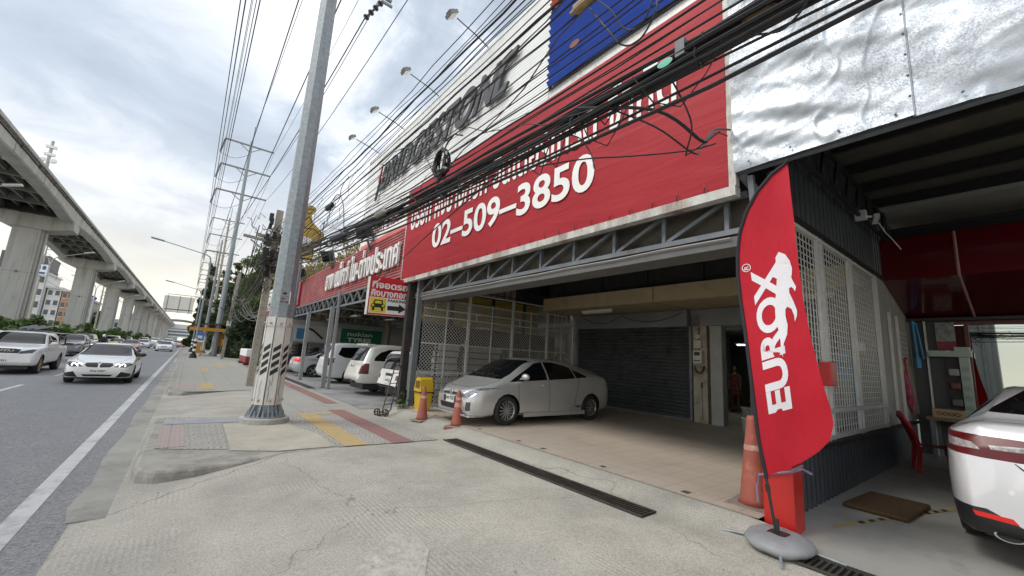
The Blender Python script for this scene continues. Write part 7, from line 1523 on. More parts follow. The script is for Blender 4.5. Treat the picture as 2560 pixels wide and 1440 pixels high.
for (z0, z1, m_, nm) in ((.10, .26, sbk, 'label'), (.19, .235, pm('label green', (.20, .50, .05), .5), 'label_band')):
    bm = B(); r = .13+.025*((z0+z1)/2)/.34+.003+(.002 if nm != 'label' else 0); grid(bm, 10, 1, lambda a, b: (10.85+r*math.cos(math.pi*.95+a*1.5), 4.45+r*math.sin(math.pi*.95+a*1.5), .112+z0+(z1-z0)*b)); obj(nm, bm, m_, t)
t = thing('old_bucket', 'dirty grey bucket stacked on the white bucket', 'bucket', (10.85, 4.45, .49))
bm = B(); lathe(bm, [(.11, .0), (.15, .2), (.17, .22), (.16, .24), (.13, .22), (.10, .05)], 22, Matrix.Translation((10.85, 4.45, .484))); obj('pail', bm, pm('dirty grey pail', (.30, .30, .28), .6, 0, .3, 9, stain=(.14, .14, .13), stamt=.5, stscale=7), t, True)
t = thing('pipe_stub', 'short rusty pipe stub at the fence foot beside the grey column', 'pipe', (5.2, 10.6, .02)); bm = B(); lathe(bm, [(.06, 0), (.06, .36), (.075, .36), (.075, .42), (.05, .46)], 12, Matrix.Translation((5.22, 10.55, .1))); obj('pipe', bm, rs_, t)
# small litter and leaves on the ground
rnd = random.Random(9); bm = B()
for k in range(60):
    x_, y_ = rnd.uniform(-.4, 4), rnd.uniform(1.2, 9); z_ = dz(x_, y_)+.008 if y_ < 6.4 else .013
    if y_ > 6.4 and x_ < .2: continue
    a = rnd.uniform(0, 3); s = rnd.uniform(.006, .018); quad(bm, (x_-s*math.cos(a), y_-s*math.sin(a), z_), (x_+s*.5*math.sin(a), y_-s*.5*math.cos(a), z_+.004), (x_+s*math.cos(a), y_+s*math.sin(a), z_), (x_-s*.5*math.sin(a), y_+s*.5*math.cos(a), z_+.004))
tag(obj('litter', bm, pm('dry leaf specks', (.13, .10, .07), .8, 0, .5, 30)), 'small dry leaf specks and grit scattered on the concrete', 'litter', None, 'stuff')
# ================================================================ PERSON IN THE DOORWAY
t = thing('person', 'woman with long dark hair in a red patterned dress standing in the dark doorway', 'person', (15.9, 6.95, .106), math.radians(200), None, True)
J = [(0, 0, .92), (0, 0, 1.08), (.01, 0, 1.25), (0, 0, 1.36), (.01, 0, 1.44), (.02, 0, 1.56), (0, .15, 1.32), (.03, .19, 1.08), (.12, .17, .88), (0, -.15, 1.32), (.02, -.2, 1.08), (.1, -.17, .9), (0, .085, .88), (.02, .09, .48), (-.01, .09, .07), (.12, .10, .03), (0, -.085, .88), (.02, -.09, .48), (-.01, -.09, .07), (.12, -.10, .03)]
E_ = [(0, 1), (1, 2), (2, 3), (3, 4), (4, 5), (2, 6), (6, 7), (7, 8), (2, 9), (9, 10), (10, 11), (0, 12), (12, 13), (13, 14), (14, 15), (0, 16), (16, 17), (17, 18), (18, 19)]
Rr = [(.13, .10), (.11, .09), (.12, .10), .06, .045, .085, .055, .04, .028, .055, .04, .028, .085, .06, .035, .03, .085, .06, .035, .03]
skin_body('body', J, E_, Rr, skin, t)
bm = B(); ellip(bm, (.025, 0, 1.535), (.085, .07, .105), 16, 12); obj('head', bm, skin, t, True)
bm = B(); ellip(bm, (.10, 0, 1.53), (.018, .012, .018), 8, 6); ellip(bm, (.097, .028, 1.555), (.008, .012, .007), 8, 6); ellip(bm, (.097, -.028, 1.555), (.008, .012, .007), 8, 6); obj('face_feature', bm, skin, t, True)
bm = B(); ellip(bm, (-.015, 0, 1.56), (.095, .085, .11), 14, 10); ellip(bm, (-.06, 0, 1.38), (.05, .10, .2), 12, 8); obj('hair', bm, pm('black hair', (.012, .010, .009), .5), t, True)
dress = pm('red patterned dress', (.13, .03, .025), .8, 0, .75, 16, stain=(.28, .14, .06), stamt=.5, stscale=18)
bm = B(); lathe(bm, [(.16, 1.34), (.155, 1.15), (.145, 1.05), (.18, .85), (.20, .62)], 20, Matrix.Diagonal((.78, 1.05, 1, 1)), False); lathe(bm, [(.0, 1.37), (.1, 1.36), (.16, 1.34)], 20, Matrix.Diagonal((.78, 1.05, 1, 1)), False); obj('dress', bm, dress, t, True)
for sg in (1, -1):
    bm = B()
    for k in range(4): tube(bm, [(.12+.01*k, .17*sg+(k-1.5)*.016*sg, .87), (.135+.01*k, .17*sg+(k-1.5)*.018*sg, .82-.008*(1.5-abs(k-1.5))), (.125+.01*k, .17*sg+(k-1.5)*.018*sg, .785)], .0085, 5)
    tube(bm, [(.13, .15*sg, .88), (.16, .145*sg, .84)], .009, 5); obj('finger', bm, skin, t, True)
# ================================================================ TYRE SHOP INTERIOR
t = thing('tyre_shop_building', 'open sided tyre shop with steel lattice trusses behind the maroon sign', 'building', (10, 24, 0))
bm = B(); box(bm, 15.5, 15.7, 11.4, 43, 0, 5.4); obj('rear_wall', bm, pm('dim shop wall', (.33, .33, .30), .85, 0, .15, 1), t)
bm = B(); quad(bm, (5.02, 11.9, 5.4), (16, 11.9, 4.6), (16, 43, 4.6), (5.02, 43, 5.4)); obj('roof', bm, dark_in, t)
bm = B(); box(bm, 5.0, 15.5, 43, 43.2, 0, 5.0); obj('end_wall', bm, wallm, t)
bm = B()
for z_ in (3.25, 3.72): bar(bm, (4.6, 12.0, z_), (4.6, 43, z_), .07)
k = 12.2
while k < 42: bar(bm, (4.6, k, 3.28), (4.6, k+.42, 3.7), .045); bar(bm, (4.6, k+.42, 3.7), (4.6, k+.84, 3.28), .045); k += .84
for y_ in (17.5, 21.6, 27, 33): 
    for z_ in (3.2, 3.8): bar(bm, (4.6, y_, z_), (15, y_, z_-.05), .06)
    for q in range(10): bar(bm, (4.8+q, y_, 3.2), (5.3+q, y_, 3.78), .04); bar(bm, (5.3+q, y_, 3.78), (5.8+q, y_, 3.2), .04)
obj('truss', bm, steel_dk, t)
bm = B(); box(bm, 15.3, 15.5, 12, 42, 3.35, 3.55); obj('ledge', bm, sign_white, t)
bm = B(); box(bm, 9.5, 13, 13, 16.5, 3.5, 3.62); obj('mezzanine', bm, pm('brown ply ceiling', (.20, .15, .10), .8), t)
colm = pm('grey flaking column paint', (.30, .31, .31), .6, .1, .15, 4, stain=(.24, .17, .13), stamt=.4, stscale=2)
for (y_, a, l) in ((17.55, .15, 'flaking grey steel column of the tyre shop nearest the parking sign'), (21.7, .15, 'second flaking grey steel column of the tyre shop'), (40.5, .15, 'far steel column of the tyre shop near the trees')): column(4.42, y_, a, 3.25, l, colm)
column(4.55, 17.25, .10, 3.9, 'thin grey pipe column doubled beside the nearest tyre shop column', colm)
t = thing('tyre_banner', 'green banner reading nokian TYRES on the white board across the back of the yard', 'banner', (9.6, 30, 1.95))
bm = B(); box(bm, 8.35, 11.2, 29.94, 29.98, 1.93, 2.98); obj('sheet', bm, pm('banner green', (.012, .17, .085), .5), t)
UX = (1, 0, 0)
text('lettering', 'nokian', sign_white, t, (8.75, 29.93, 2.50), UX, Vv, 1.75, .30, .01, .01); text('lettering', 'TYRES', sign_white, t, (8.75, 29.93, 2.08), UX, Vv, 1.7, .30, .035, .01)
t = thing('pale_banner', 'pale banner with a dark curve and a blue corner left of the green banner', 'banner', (6.8, 30, 1.95))
bm = B(); box(bm, 5.4, 8.3, 29.94, 29.98, 1.93, 2.98); obj('sheet', bm, pm('dull pale banner', (.52, .53, .52), .6, 0, .06, 3), t)
bm = B(); box(bm, 5.5, 6.1, 29.92, 29.935, 2.05, 2.75); obj('blue_corner', bm, pm('poster blue', (.06, .20, .36), .5), t)
bm = B()
for P in ([(6.1, 2.75), (6.5, 2.6), (6.5, 2.75), (6.2, 2.85)], [(6.5, 2.6), (7.1, 2.1), (7.2, 2.2), (6.5, 2.75)]): prism(bm, P, (0, 29.93, 0), (1, 0, 0), (0, 0, 1), .01)
obj('dark_curve', bm, plastic_bk, t)
t = thing('yard_partition', 'white boarded band on posts across the back of the tyre shop yard', 'partition', (10, 30, 0))
bm = B(); box(bm, 5.2, 15.4, 30.0, 30.08, 1.85, 3.3); obj('board', bm, pm('dull white boards', (.42, .42, .40), .7, 0, .1, 1), t)
for x_ in (5.3, 7.4, 9.5, 12, 15.3): bm = B(); box(bm, x_-.05, x_+.05, 29.95, 30.0, 0, 1.85); obj('post', bm, steel_lt, t)
tw = None
bm = B()
def tyre_stack(x, y, n, label):
    t = thing('tyre_stack', label, 'tyres', (x, y, 0)); 
    for k in range(n):
        bm = B(); ox = .03*math.sin(k*2.1); lathe(bm, [(.19, 0), (.30, .0), (.33, .04), (.33, .15), (.30, .19), (.19, .19), (.19, 0)], 20, Matrix.Translation((x+ox, y, .005+.195*k)), False); obj('tyre', bm, tyre_m, t, True)
for i, (x_, y_, n_, l) in enumerate(((6.3, 28.4, 8, 'tall stack of black tyres left of the blue canister'), (5.5, 29.0, 9, 'tall stack of black tyres at the back beside the pink cart'), (8.0, 28.8, 8, 'stack of black tyres behind the silver saloon'), (8.9, 28.6, 7, 'stack of black tyres under the green banner'), (5.2, 27.9, 6, 'lower stack of black tyres near the tan board'))): tyre_stack(x_, y_, n_, l)
for (x_, y_, z_, c_, nm, l) in ((6.95, 28.0, .95, (.05, .12, .25), 'blue', 'blue plastic canister on the tyres in the shop'), (7.6, 28.0, .95, (.05, .30, .24), 'teal', 'teal plastic canister behind the silver saloon')):
    t = thing('canister', l, 'canister', (x_, y_, z_)); bm = B(); lathe(bm, [(.18, 0), (.2, .06), (.2, .5), (.12, .62), (.06, .64)], 16, Matrix.Translation((x_, y_, z_))); obj('body', bm, pm(nm+' canister', c_, .4), t, True); bm = B(); lathe(bm, [(.07, .64), (.07, .74)], 12, Matrix.Translation((x_, y_, z_))); obj('cap', bm, sign_white, t)
    bm = B(); box(bm, x_-.3, x_+.3, y_-.3, y_+.3, 0, z_); solo('crate', bm, dark_in, 'dark crate under the %s canister' % nm, 'crate')
t = thing('tool_cart', 'small pink and white cart among the tyres at the back', 'cart', (4.9, 26.9, 0)); bm = B(); box(bm, 4.5, 5.4, 26.6, 27.2, .25, .5); bevel(bm, .06); obj('tray', bm, pm('pinkish white plastic', (.60, .48, .54), .5), t); bm = B(); box(bm, 4.6, 5.3, 26.65, 27.15, .5, 1.0); bevel(bm, .05); obj('cover', bm, plastic_bk, t)
bm = B(); box(bm, 4.55, 5.0, 28.5, 28.56, .6, 1.5); solo('tan_board', bm, wood, 'tan wooden board leaning by the low tyre stack', 'board')
t = thing('goods_rack', 'rack of boxed goods with orange lights at the back of the yard', 'rack', (13.5, 14.5, 0))
for (zz_, c_, nm) in ((1.2, (.45, .22, .06), 'orange goods'), (1.8, (.40, .33, .22), 'tan goods'), (2.2, (.5, .48, .42), 'pale goods')):
    bm = B(); rnd = random.Random(int(zz_*10)); 
    for k in range(9): w_ = rnd.uniform(.2, .4); box(bm, 13.2, 13.6, 13+.48*k, 13+.48*k+w_, zz_, zz_+rnd.uniform(.2, .38))
    obj('goods', bm, pm(nm, c_, .6, 0, .3, 6), t)
bm = B()
for z_ in (1.17, 1.77, 2.17): box(bm, 13.1, 13.7, 12.9, 17.6, z_-.03, z_)
for y_ in (12.9, 14.5, 16, 17.6): box(bm, 13.1, 13.16, y_-.03, y_+.03, 0, 2.7)
obj('frame', bm, steel_dk, t)
for k, (x_, y_) in enumerate(((7, 18.5), (9, 18.5), (7, 23), (9, 23), (7, 28))):
    bm = B(); box(bm, x_-.08, x_+.08, y_-.65, y_+.65, 3.35, 3.42)
    solo('tube_light', bm, sign_white, 'white tube light fitting hanging under the dark tyre shop roof', 'light fitting', 'tube lights of the tyre shop')
bm = B(); bm.free()
t = thing('water_barrier', 'white over maroon wheeled barrier box on the pavement before the hedge', 'barrier', (3.85, 38, 0))
bm = B(); box(bm, 3.45, 4.25, 35.5, 40, .62, 1.15); bevel(bm, .05); obj('upper_box', bm, sign_white, t); bm = B(); box(bm, 3.45, 4.25, 35.5, 40, .16, .615); bevel(bm, .04); obj('lower_box', bm, pm('maroon barrier', (.25, .03, .035), .5), t)
bm = B()
for y_ in (35.8, 39.7): box(bm, 3.4, 4.3, y_-.05, y_+.05, .0, .15)
obj('foot', bm, rs_, t)
# ================================================================ YELLOW CUTOUT SIGN
t = thing('cutout_sign', 'yellow bottle shaped cutout sign with dark outline rising behind the cables', 'sign', (4.8, 26, 0))
YO = [(4.55, 9.9), (4.69, 9.9), (4.88, 9.77), (4.86, 9.63), (4.68, 9.33), (4.76, 8.95), (5.07, 8.66), (5.48, 8.35), (5.53, 8.05), (5.36, 7.69), (5.02, 7.31), (5.03, 6.64), (4.0, 6.57), (3.75, 7.3), (3.6, 8.0), (3.7, 8.4), (4.1, 8.75), (4.3, 9.1), (4.32, 9.5), (4.4, 9.8)]
cxm = sum(q[0] for q in YO)/len(YO); czm = sum(q[1] for q in YO)/len(YO)
bm = B(); prism(bm, YO, (0, 26, 0), (1, 0, 0), (0, 0, 1), -.18); obj('backing', bm, pm('dark brown edge', (.055, .04, .025), .6), t)
bm = B(); prism(bm, [(cxm+(q[0]-cxm)*.93, czm+(q[1]-czm)*.965) for q in YO], (0, 25.995, 0), (1, 0, 0), (0, 0, 1), .02); obj('yellow_face', bm, pm('weathered ochre yellow', (.46, .30, .045), .55, 0, .12, 2, stain=(.25, .18, .06), stamt=.25), t)
bm = B(); prism(bm, [(4.15, 7.3), (4.75, 7.55), (4.9, 7.85), (4.2, 8.0), (3.95, 7.7)], (0, 25.97, 0), (1, 0, 0), (0, 0, 1), .01); obj('white_patch', bm, sign_white, t)
bm = B()
for P in ([(4.4, 9.62), (4.7, 9.7), (4.78, 9.6)], [(4.35, 9.4), (4.6, 9.35), (4.66, 9.55)], [(4.3, 8.9), (4.55, 9.2), (4.7, 8.95)], [(4.0, 8.4), (4.9, 8.5), (5.3, 8.2)], [(4.1, 7.1), (4.7, 7.2), (5.0, 7.45)]): tube(bm, [(a, 25.96, b) for a, b in P], .025, 4)
obj('drawn_line', bm, pm('dark brown line', (.07, .05, .03), .6), t)
bm = B(); bar(bm, (4.5, 26.1, 0), (4.5, 26.1, 6.6), .12); bar(bm, (5.5, 26.2, 5.4), (6.4, 26.2, 8.5), .05); bar(bm, (5.4, 26.2, 5.4), (5.45, 26.2, 9.2), .06); obj('mast', bm, steel_dk, t)
# ================================================================ TREES
def tree(name, label, x, y, h, blobs, n, size, lm, trunk_r=.18, seed=1, cat='tree', limbs=True):
    t = thing(name, label, cat, (x, y, 0)); rnd = random.Random(seed)
    bm = B(); leaf_cloud(bm, blobs, n, size, seed); obj('crown', bm, lm, t)
    bm = B(); top = max(b[2] for b in blobs); pts = [(x+.06*math.sin(k), y+.06*math.cos(k*1.3), top*k/6) for k in range(7)]; tube(bm, pts, [trunk_r*(1-.13*k) for k in range(7)], 8)
    if limbs:
        for b in blobs: z0 = min(b[2]*.6, top*.7); tube(bm, [(x, y, z0), ((x+b[0])/2, (y+b[1])/2, (z0+b[2])/2+.2), (b[0], b[1], b[2])], [trunk_r*.5, trunk_r*.3, .03], 5)
    obj('trunk', bm, bark, t); return t
def rblobs(x, y, z0, z1, r, k, seed, taper=0):
    rnd = random.Random(seed); out = []
    for i in range(k):
        f = rnd.random(); z_ = z0+(z1-z0)*f; rr = r*(1-taper*f); a = rnd.uniform(0, 6.28); d = rr*rnd.uniform(.1, .85); s = rr*rnd.uniform(.3, .55); out.append((x+d*math.cos(a), y+d*math.sin(a), z_, s, s, s*rnd.uniform(.7, 1.2)))
    return out
for i, (x_, y_, h, r_, l) in enumerate(((1.6, 92, 15.5, 1.7, 'tall feathery dark casuarina left of the galvanised pole'), (3.4, 84, 14, 2.0, 'dark casuarina just right of the second galvanised pole'), (1.0, 100, 9, 1.6, 'short wispy casuarina at the left edge of the tree row'), (4.6, 74, 14.5, 2.2, 'dense dark casuarina behind the slack cable loops'), (3.6, 110, 15, 2.2, 'casuarina partly hidden behind the tallest ones'))):
    tree('casuarina_tree', l, x_, y_, h, rblobs(x_, y_, 1.0, h, r_*1.15, 44, i+3, .68), 15000, .26, lf_dark, .16, i+20)
for i, (x_, y_, h, r_, l) in enumerate(((6.2, 64, 13.2, 3.0, 'broad leafy tree behind the bus shelter'), (6.6, 54, 12.0, 3.0, 'broad leafy tree at the near end of the tree row'), (7.4, 47, 9.4, 2.6, 'leafy tree rising behind the neighbour sign'))):
    tree('leafy_tree', l, x_, y_, h, rblobs(x_, y_, 2.0, h, r_*1.1, 48, i+40, .3), 24000, .19, lf_green, .2, i+50)
for i, (x_, y_, l) in enumerate(((4.7, 46, 'dark clipped shrub at the foot of the trees beside the maroon barrier'), (4.6, 52, 'dark hedge shrub right of the bus shelter post'), (4.9, 58, 'dark hedge shrub behind the bus shelter'), (5.2, 66, 'dark hedge shrub farthest along the pavement'))):
    tree('hedge_shrub', l, x_, y_, 3.4, rblobs(x_, y_, .4, 4.4, 2.1, 26, i+70, .25), 11000, .18, lf_dark, .1, i+80, 'shrub')
for i, (x_, y_, l) in enumerate(((8.8, 31, 'sparse rust and olive tree above the maroon sign, right'), (7.6, 37, 'sparse olive tree above the maroon sign beside the yellow cutout'), (9.5, 24.5, 'sparse rusty tree behind the big black floodlight'))):
    tree('sparse_tree', l, x_, y_, 10, rblobs(x_, y_, 4.6, 8.8, 3.2, 36, i+90, .1), 5200, .15, lf_dry, .16, i+95)
rnd = random.Random(31)
labs = ['median shrub %s' % s for s in ('at the left edge beside the first pier', 'in front of the first pier', 'right of the first pier', 'below the double armed lamp', 'left of the second pier', 'in front of the second pier', 'right of the second pier', 'bright green between second and third piers', 'left of the third pier', 'in front of the third pier', 'right of the third pier', 'left of the fourth pier', 'in front of the fourth pier', 'right of the fourth pier', 'near the fifth pier', 'near the sixth pier', 'near the seventh pier', 'near the eighth pier')]
ys_ = [46, 51, 55, 60, 66, 73, 80, 87, 94, 101, 108, 116, 124, 132, 142, 156, 172, 192]
for i, (y_, l) in enumerate(zip(ys_, labs)):
    x_ = -11.6-rnd.random()*.6; h = rnd.uniform(2.2, 3.1)
    tree('median_shrub', 'green bushy '+l, x_, y_, h, rblobs(x_, y_, .6, h, 1.45, 12, 200+i, .4), 1500, .22, lf_bright if i % 3 else lf_green, .07, 300+i, 'shrub')
# ================================================================ BUS STOP
ob = pm('orange bus shelter paint', (.55, .25, .03), .5, 0, .1, 2, stain=(.35, .18, .05), stamt=.2)
t = thing('bus_shelter', 'orange bus shelter with brown domed roof on the far pavement', 'bus shelter', (2.2, 57, 0))
bm = B(); grid(bm, 12, 1, lambda a, b: (.0+4.1*a, 54.5+6*b, 2.95+.55*math.sin(math.pi*(.15+.7*a)))); bmesh.ops.solidify(bm, geom=bm.faces[:], thickness=.12); obj('roof', bm, pm('rusty brown roof', (.17, .10, .06), .8, 0, .2, 2), t)
bm = B(); box(bm, -.1, 4.2, 54.35, 54.5, 2.62, 2.98); box(bm, -.1, .05, 54.5, 60.5, 2.62, 2.98); box(bm, 4.05, 4.2, 54.5, 60.5, 2.62, 2.98); obj('fascia', bm, ob, t)
for (x_, y_) in ((3.0, 55), (1.0, 55), (3.0, 60), (1.0, 60)):
    bm = B(); box(bm, x_-.15, x_+.15, y_-.15, y_+.15, .25, 2.65); bar(bm, (x_, y_, 2.2), (x_+.5, y_, 2.6), .1); obj('post', bm, ob, t)
    bm = B(); lathe(bm, [(.32, 0), (.32, .25)], 12, Matrix.Translation((x_, y_, 0))); obj('plinth', bm, sign_white, t)
t = thing('bus_stop_sign', 'blue round topped bus stop sign with white bus symbol', 'sign', (.85, 52, 0))
arch = [(-.36, 0), (.36, 0), (.36, .5)]+[(.36*math.cos(a), .5+.36*math.sin(a)) for a in [k*math.pi/10 for k in range(1, 10)]]+[(-.36, .5)]
bm = B(); prism(bm, arch, (.85, 51.9, 1.6), (1, 0, 0), (0, 0, 1), .05); obj('panel', bm, pm('sign blue', (.03, .20, .55), .4), t)
bm = B(); prism(bm, [(-.22, .25), (.22, .25), (.22, .48), (-.22, .48)], (.85, 51.84, 1.6), (1, 0, 0), (0, 0, 1), .006); prism(bm, [(-.36, -.16), (.36, -.16), (.36, -.01), (-.36, -.01)], (.85, 51.85, 1.6), (1, 0, 0), (0, 0, 1), .03)
for sx in (-.13, .13): prism(bm, [(sx-.05, .18), (sx+.05, .18), (sx+.05, .25), (sx-.05, .25)], (.85, 51.84, 1.6), (1, 0, 0), (0, 0, 1), .006)
obj('bus_symbol', bm, sign_white, t); bm = B(); bar(bm, (.75, 51.95, 0), (.75, 51.95, 1.6), .22, .1); bar(bm, (1.15, 51.95, 0), (1.15, 51.95, 1.6), .05); obj('post', bm, ob, t)
# ================================================================ FAR BACKGROUND
t = thing('billboard_frame', 'blank grey back of a large roadside billboard beyond the viaduct end', 'billboard', (-3.9, 160, 0))
bm = B()
for k in range(16): box(bm, -7.5, -.3, 160, 160.1, 9.6+.31*k, 9.6+.31*k+.24)
obj('slats', bm, pm('grey billboard slats', (.42, .42, .40), .6, 0, .12, .3), t)
bm = B()
for x_ in (-6.6, -3.8, -1.2): box(bm, x_-.08, x_+.08, 159.8, 160, 9.5, 14.7)
bar(bm, (-6.8, 159.9, 15.0), (1.2, 159.9, 15.0), .15); bar(bm, (.8, 160, 0), (.8, 160, 15.0), .3); bar(bm, (.8, 160, 10.5), (-7, 160, 10.5), .2); obj('frame', bm, steel_dk, t)
t = thing('footbridge', 'pale footbridge and station block crossing the road at the vanishing point', 'footbridge', (-5, 400, 0))
bm = B()
for z_ in (3.2, 5.6, 8.0): box(bm, -13, 10, 398, 403, z_, z_+1.0)
obj('deck', bm, pm('pale blue white panels', (.60, .64, .68), .6, 0, .08, .3), t)
bm = B(); box(bm, -13, 10, 399, 402, 4.2, 8.0); obj('glazing', bm, pm('hazy glazing', (.22, .25, .28), .4), t)
bm = B()
for x_ in (-12.5, 9): box(bm, x_-.6, x_+.6, 399, 402, 0, 8)
obj('pier', bm, vc, t)
t = thing('station_roof', 'large grey curved station roof far off above the footbridge', 'station', (-8, 470, 0))
bm = B(); grid(bm, 10, 1, lambda a, b: (-16+26*a, 430+60*b, 17.5+1.6*math.sin(math.pi*a)-3*a)); bmesh.ops.solidify(bm, geom=bm.faces[:], thickness=.8); obj('roof', bm, pm('hazy grey roof', (.30, .32, .35), .6), t)
bm = B(); box(bm, -15, 8, 432, 488, 10.5, 14.0); obj('hall', bm, pm('hazy white wall', (.62, .62, .60), .7, 0, .1, .2), t)
def facade(name, label, x0, x1, y, z1, m, rows, colsn, d=14, roof=None):
    t = thing(name, label, 'building', ((x0+x1)/2, y, 0)); bm = B(); box(bm, x0, x1, y, y+d, 0, z1); obj('wall', bm, m, t)
    for r in range(rows):
        for c in range(colsn):
            w_ = (x1-x0)/colsn; h = z1/rows; bm = B(); box(bm, x0+w_*(c+.2), x0+w_*(c+.8), y-.06, y-.01, h*(r+.3), h*(r+.8)); wn = obj('window', bm, pm('far window glass', (.08, .10, .11), .25), t)
            bm = B(); box(bm, x0+w_*(c+.18), x0+w_*(c+.82), y-.2, y-.07, h*(r+.24), h*(r+.3)); obj('sill', bm, sign_white, wn)
    bm = B(); box(bm, x0-.4, x1+.4, y-.5, y+d, z1, z1+.5); obj('roof', bm, roof or pm('pale roof edge', (.55, .55, .53), .7), t); return t
wh = pm('far white facade', (.66, .66, .64), .7, 0, .06, .5); org = pm('far orange facade', (.44, .26, .17), .7, 0, .06, .5); gy = pm('far grey facade', (.40, .41, .42), .7, 0, .1, .5)
facade('shophouse', 'white shophouse block with dark top storey behind the first piers', -41, -32.6, 165, 17, wh, 5, 4, 14)
bm = B(); box(bm, -41.5, -33, 164, 176, 17.5, 22); solo('roof_storey', bm, pm('dark roof storey', (.10, .105, .11), .6), 'dark glazed roof storey on top of the white shophouse block', 'roof storey')
facade('shophouse', 'white shophouse with many window shades left of the orange one', -32.3, -29.6, 166, 13.5, wh, 5, 2, 14); facade('shophouse', 'narrow orange shophouse between the first and second piers', -29.4, -27.2, 166, 13, org, 5, 2, 14)
facade('shophouse', 'grey white shophouse right of the orange one', -27, -23.5, 168, 11, gy, 4, 3, 14); facade('shophouse', 'low white building behind the second and third piers', -23, -15.8, 200, 7, wh, 2, 5, 14); facade('shophouse', 'white block at the left edge behind the first pier', -56, -42, 160, 11, wh, 4, 5, 14)
facade('shophouse', 'grey block far along the road behind the fourth pier', -24, -17.5, 260, 12, gy, 4, 3, 14)
tree('roadside_tree', 'green roadside tree behind the third pier', -21.5, 175, 8.5, rblobs(-21.5, 175, 3, 8.5, 3.2, 16, 401, .3), 2000, .4, lf_bright, .2, 402)
def wire_pole(x, y, H, label):
    t = thing('utility_pole', label, 'pole', (x, y, 0)); bm = B(); tube(bm, [(x, y, 0), (x, y, H)], [.25, .15], 8); obj('shaft', bm, conc_old, t)
    bm = B()
    for k in range(4): bar(bm, (x, y, H-.5-3*k), (x+3.2, y, H-.8-3*k), .14); bar(bm, (x+3.2, y, H-.8-3*k), (x+3.0, y, H-2.6-3*k), .1)
    obj('cross_arm', bm, steel_dk, t)
    bm = B()
    for k in range(4):
        for s in range(12): 
            f0, f1 = s/12, (s+1)/12; q = lambda f: (x+3.0+.4*f, y+70*f-25, H-2.6-3*k-3*math.sin(math.pi*min(max(f, 0), 1))*.5); tube(bm, [q(f0), q(f1)], .04, 3)
    obj('wire', bm, cable_m, t)
wire_pole(-33.5, 162, 27, 'thin utility pole with stacked arms beyond the first pier'); wire_pole(-20.5, 158, 16, 'thin utility pole with stacked arms beyond the second pier')
t = thing('oval_sign', 'blue oval dealer sign on a pole beyond the second pier', 'sign', (-23.2, 158, 0))
bm = B(); prism(bm, [(1.6*math.cos(k*math.pi/12), .8*math.sin(k*math.pi/12)) for k in range(24)], (-22.6, 156, 11.2), (1, 0, 0), (0, 0, 1), .4); obj('panel', bm, pm('sign oval blue', (.03, .09, .30), .35), t); text('lettering', 'Ford', sign_white, t, (-23.6, 155.58, 10.9), (1, 0, 0), (0, 0, 1), 2.0, .7, .01, .02, .2); bm = B(); bar(bm, (-22.6, 156.2, 0), (-22.6, 156.2, 10.6), .4); obj('post', bm, steel_lt, t)
t = thing('pole_sign', 'white sign with blue marks high on a pole between the first piers', 'sign', (-31.6, 150, 0))
bm = B(); box(bm, -33.0, -30.0, 150, 150.3, 15.4, 18.0); obj('panel', bm, sign_white, t); bm = B()
for k in range(3): box(bm, -32.7+.9*k, -32.1+.9*k, 149.95, 149.99, 16.7, 17.6)
box(bm, -32.8, -30.3, 149.95, 149.99, 15.6, 16.1); obj('blue_mark', bm, _m['sign oval blue'], t); bm = B(); bar(bm, (-31.5, 150.2, 0), (-31.5, 150.2, 15.5), .35); obj('post', bm, steel_lt, t)
t = thing('antenna_mast', 'slim telecom mast with dishes rising behind the viaduct', 'mast', (-39.2, 170, 0))
bm = B(); tube(bm, [(-39.2, 170, 0), (-39.2, 170, 56)], [.9, .35], 6); obj('mast', bm, pm('grey mast', (.36, .37, .38), .6), t); bm = B()
for z_ in (51.5, 53.8): box(bm, -40.3, -38.1, 169.5, 170.5, z_, z_+.7)
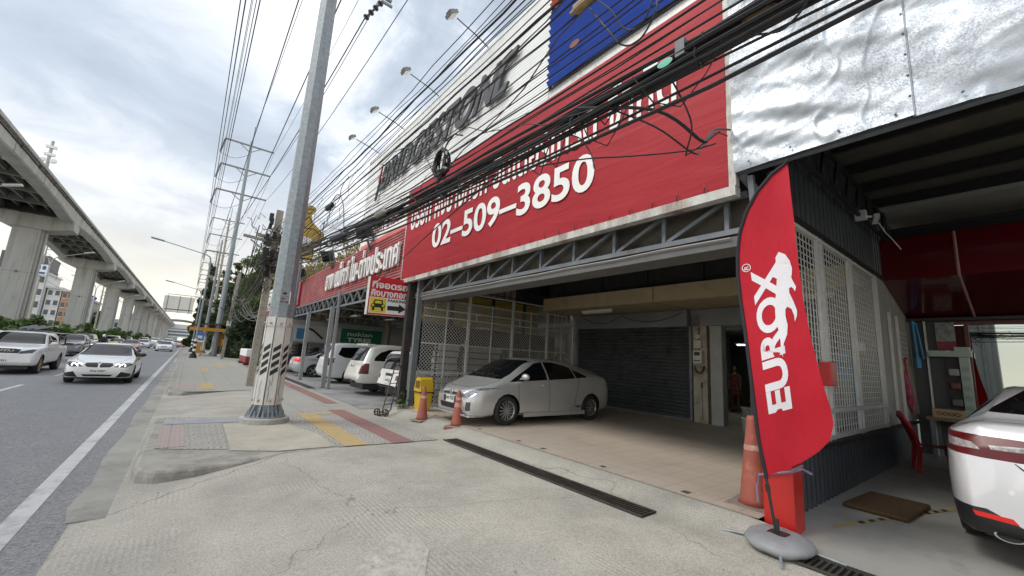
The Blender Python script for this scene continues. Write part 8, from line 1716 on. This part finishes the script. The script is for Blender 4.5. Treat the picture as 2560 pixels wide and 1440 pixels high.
for a in (-1, 1): lathe(bm, [(.8, 0), (.5, .3)], 10, Matrix.Translation((-39.2+1.1*a, 169.5, 50)) @ Matrix.Rotation(math.pi/2, 4, 'X'))
obj('antenna', bm, sign_white, t)
# ---- fittings that repeat on one thing become parts of their own
SPLIT = ('upper_side_wall', 'dial', 'anchor_bolt', 'medallion', 'side_skirt', 'bolt', 'screw', 'tie', 'base_leg', 'ring_lamp', 'exhaust_tip', 'parking_sensor', 'purlin', 'plate_bracket', 'wiper', 'floor_inlays', 'bracket', 'fuse_box', 'short_bar', 'bar', 'antenna', 'slats', 'pier', 'joint_strip', 'terminal_box', 'coupling', 'pipe', 'pillar', 'rack', 'foot', 'door_post', 'shutter_box', 'car_symbol_lamp', 'side_window', 'carton', 'goods', 'arm', 'guide_rail', 'exhaust_bore', 'fascia', 'battens', 'face_feature', 'bus_symbol', 'housing', 'black_band', 'white_band')
def islands(me):
    par = list(range(len(me.vertices)))
    def fd(a):
        while par[a] != a: par[a] = par[par[a]]; a = par[a]
        return a
    for e_ in me.edges:
        a, b = fd(e_.vertices[0]), fd(e_.vertices[1])
        if a != b: par[a] = b
    return [fd(k) for k in range(len(par))]
for o in list(S.objects):
    nm = o.name.split('.')[0]
    if o.type == 'MESH' and o.parent and nm in SPLIT and o.data.users == 1 and not o.children:
        me = o.data; isl = islands(me); ids = sorted(set(isl))
        if not 1 < len(ids) <= 100: continue
        vs = [v_.co.copy() for v_ in me.vertices]; fs = [tuple(p_.vertices) for p_ in me.polygons]; sm = me.polygons[0].use_smooth
        for q, k in enumerate(ids):
            mp = {}; nf = []
            for f in fs:
                if isl[f[0]] == k: nf.append([mp.setdefault(a, len(mp)) for a in f])
            m2 = bpy.data.meshes.new(nm); m2.from_pydata([vs[a] for a in mp], [], nf)
            if sm: m2.polygons.foreach_set('use_smooth', [True]*len(m2.polygons))
            m2.materials.append(me.materials[0])
            if q == 0: o.data = m2
            else: c = o.copy(); c.data = m2; COL.objects.link(c)
# ---- tidy: never leave objects without a material
for o in S.objects:
    if o.type == 'MESH' and not o.data.materials: o.data.materials.append(conc)
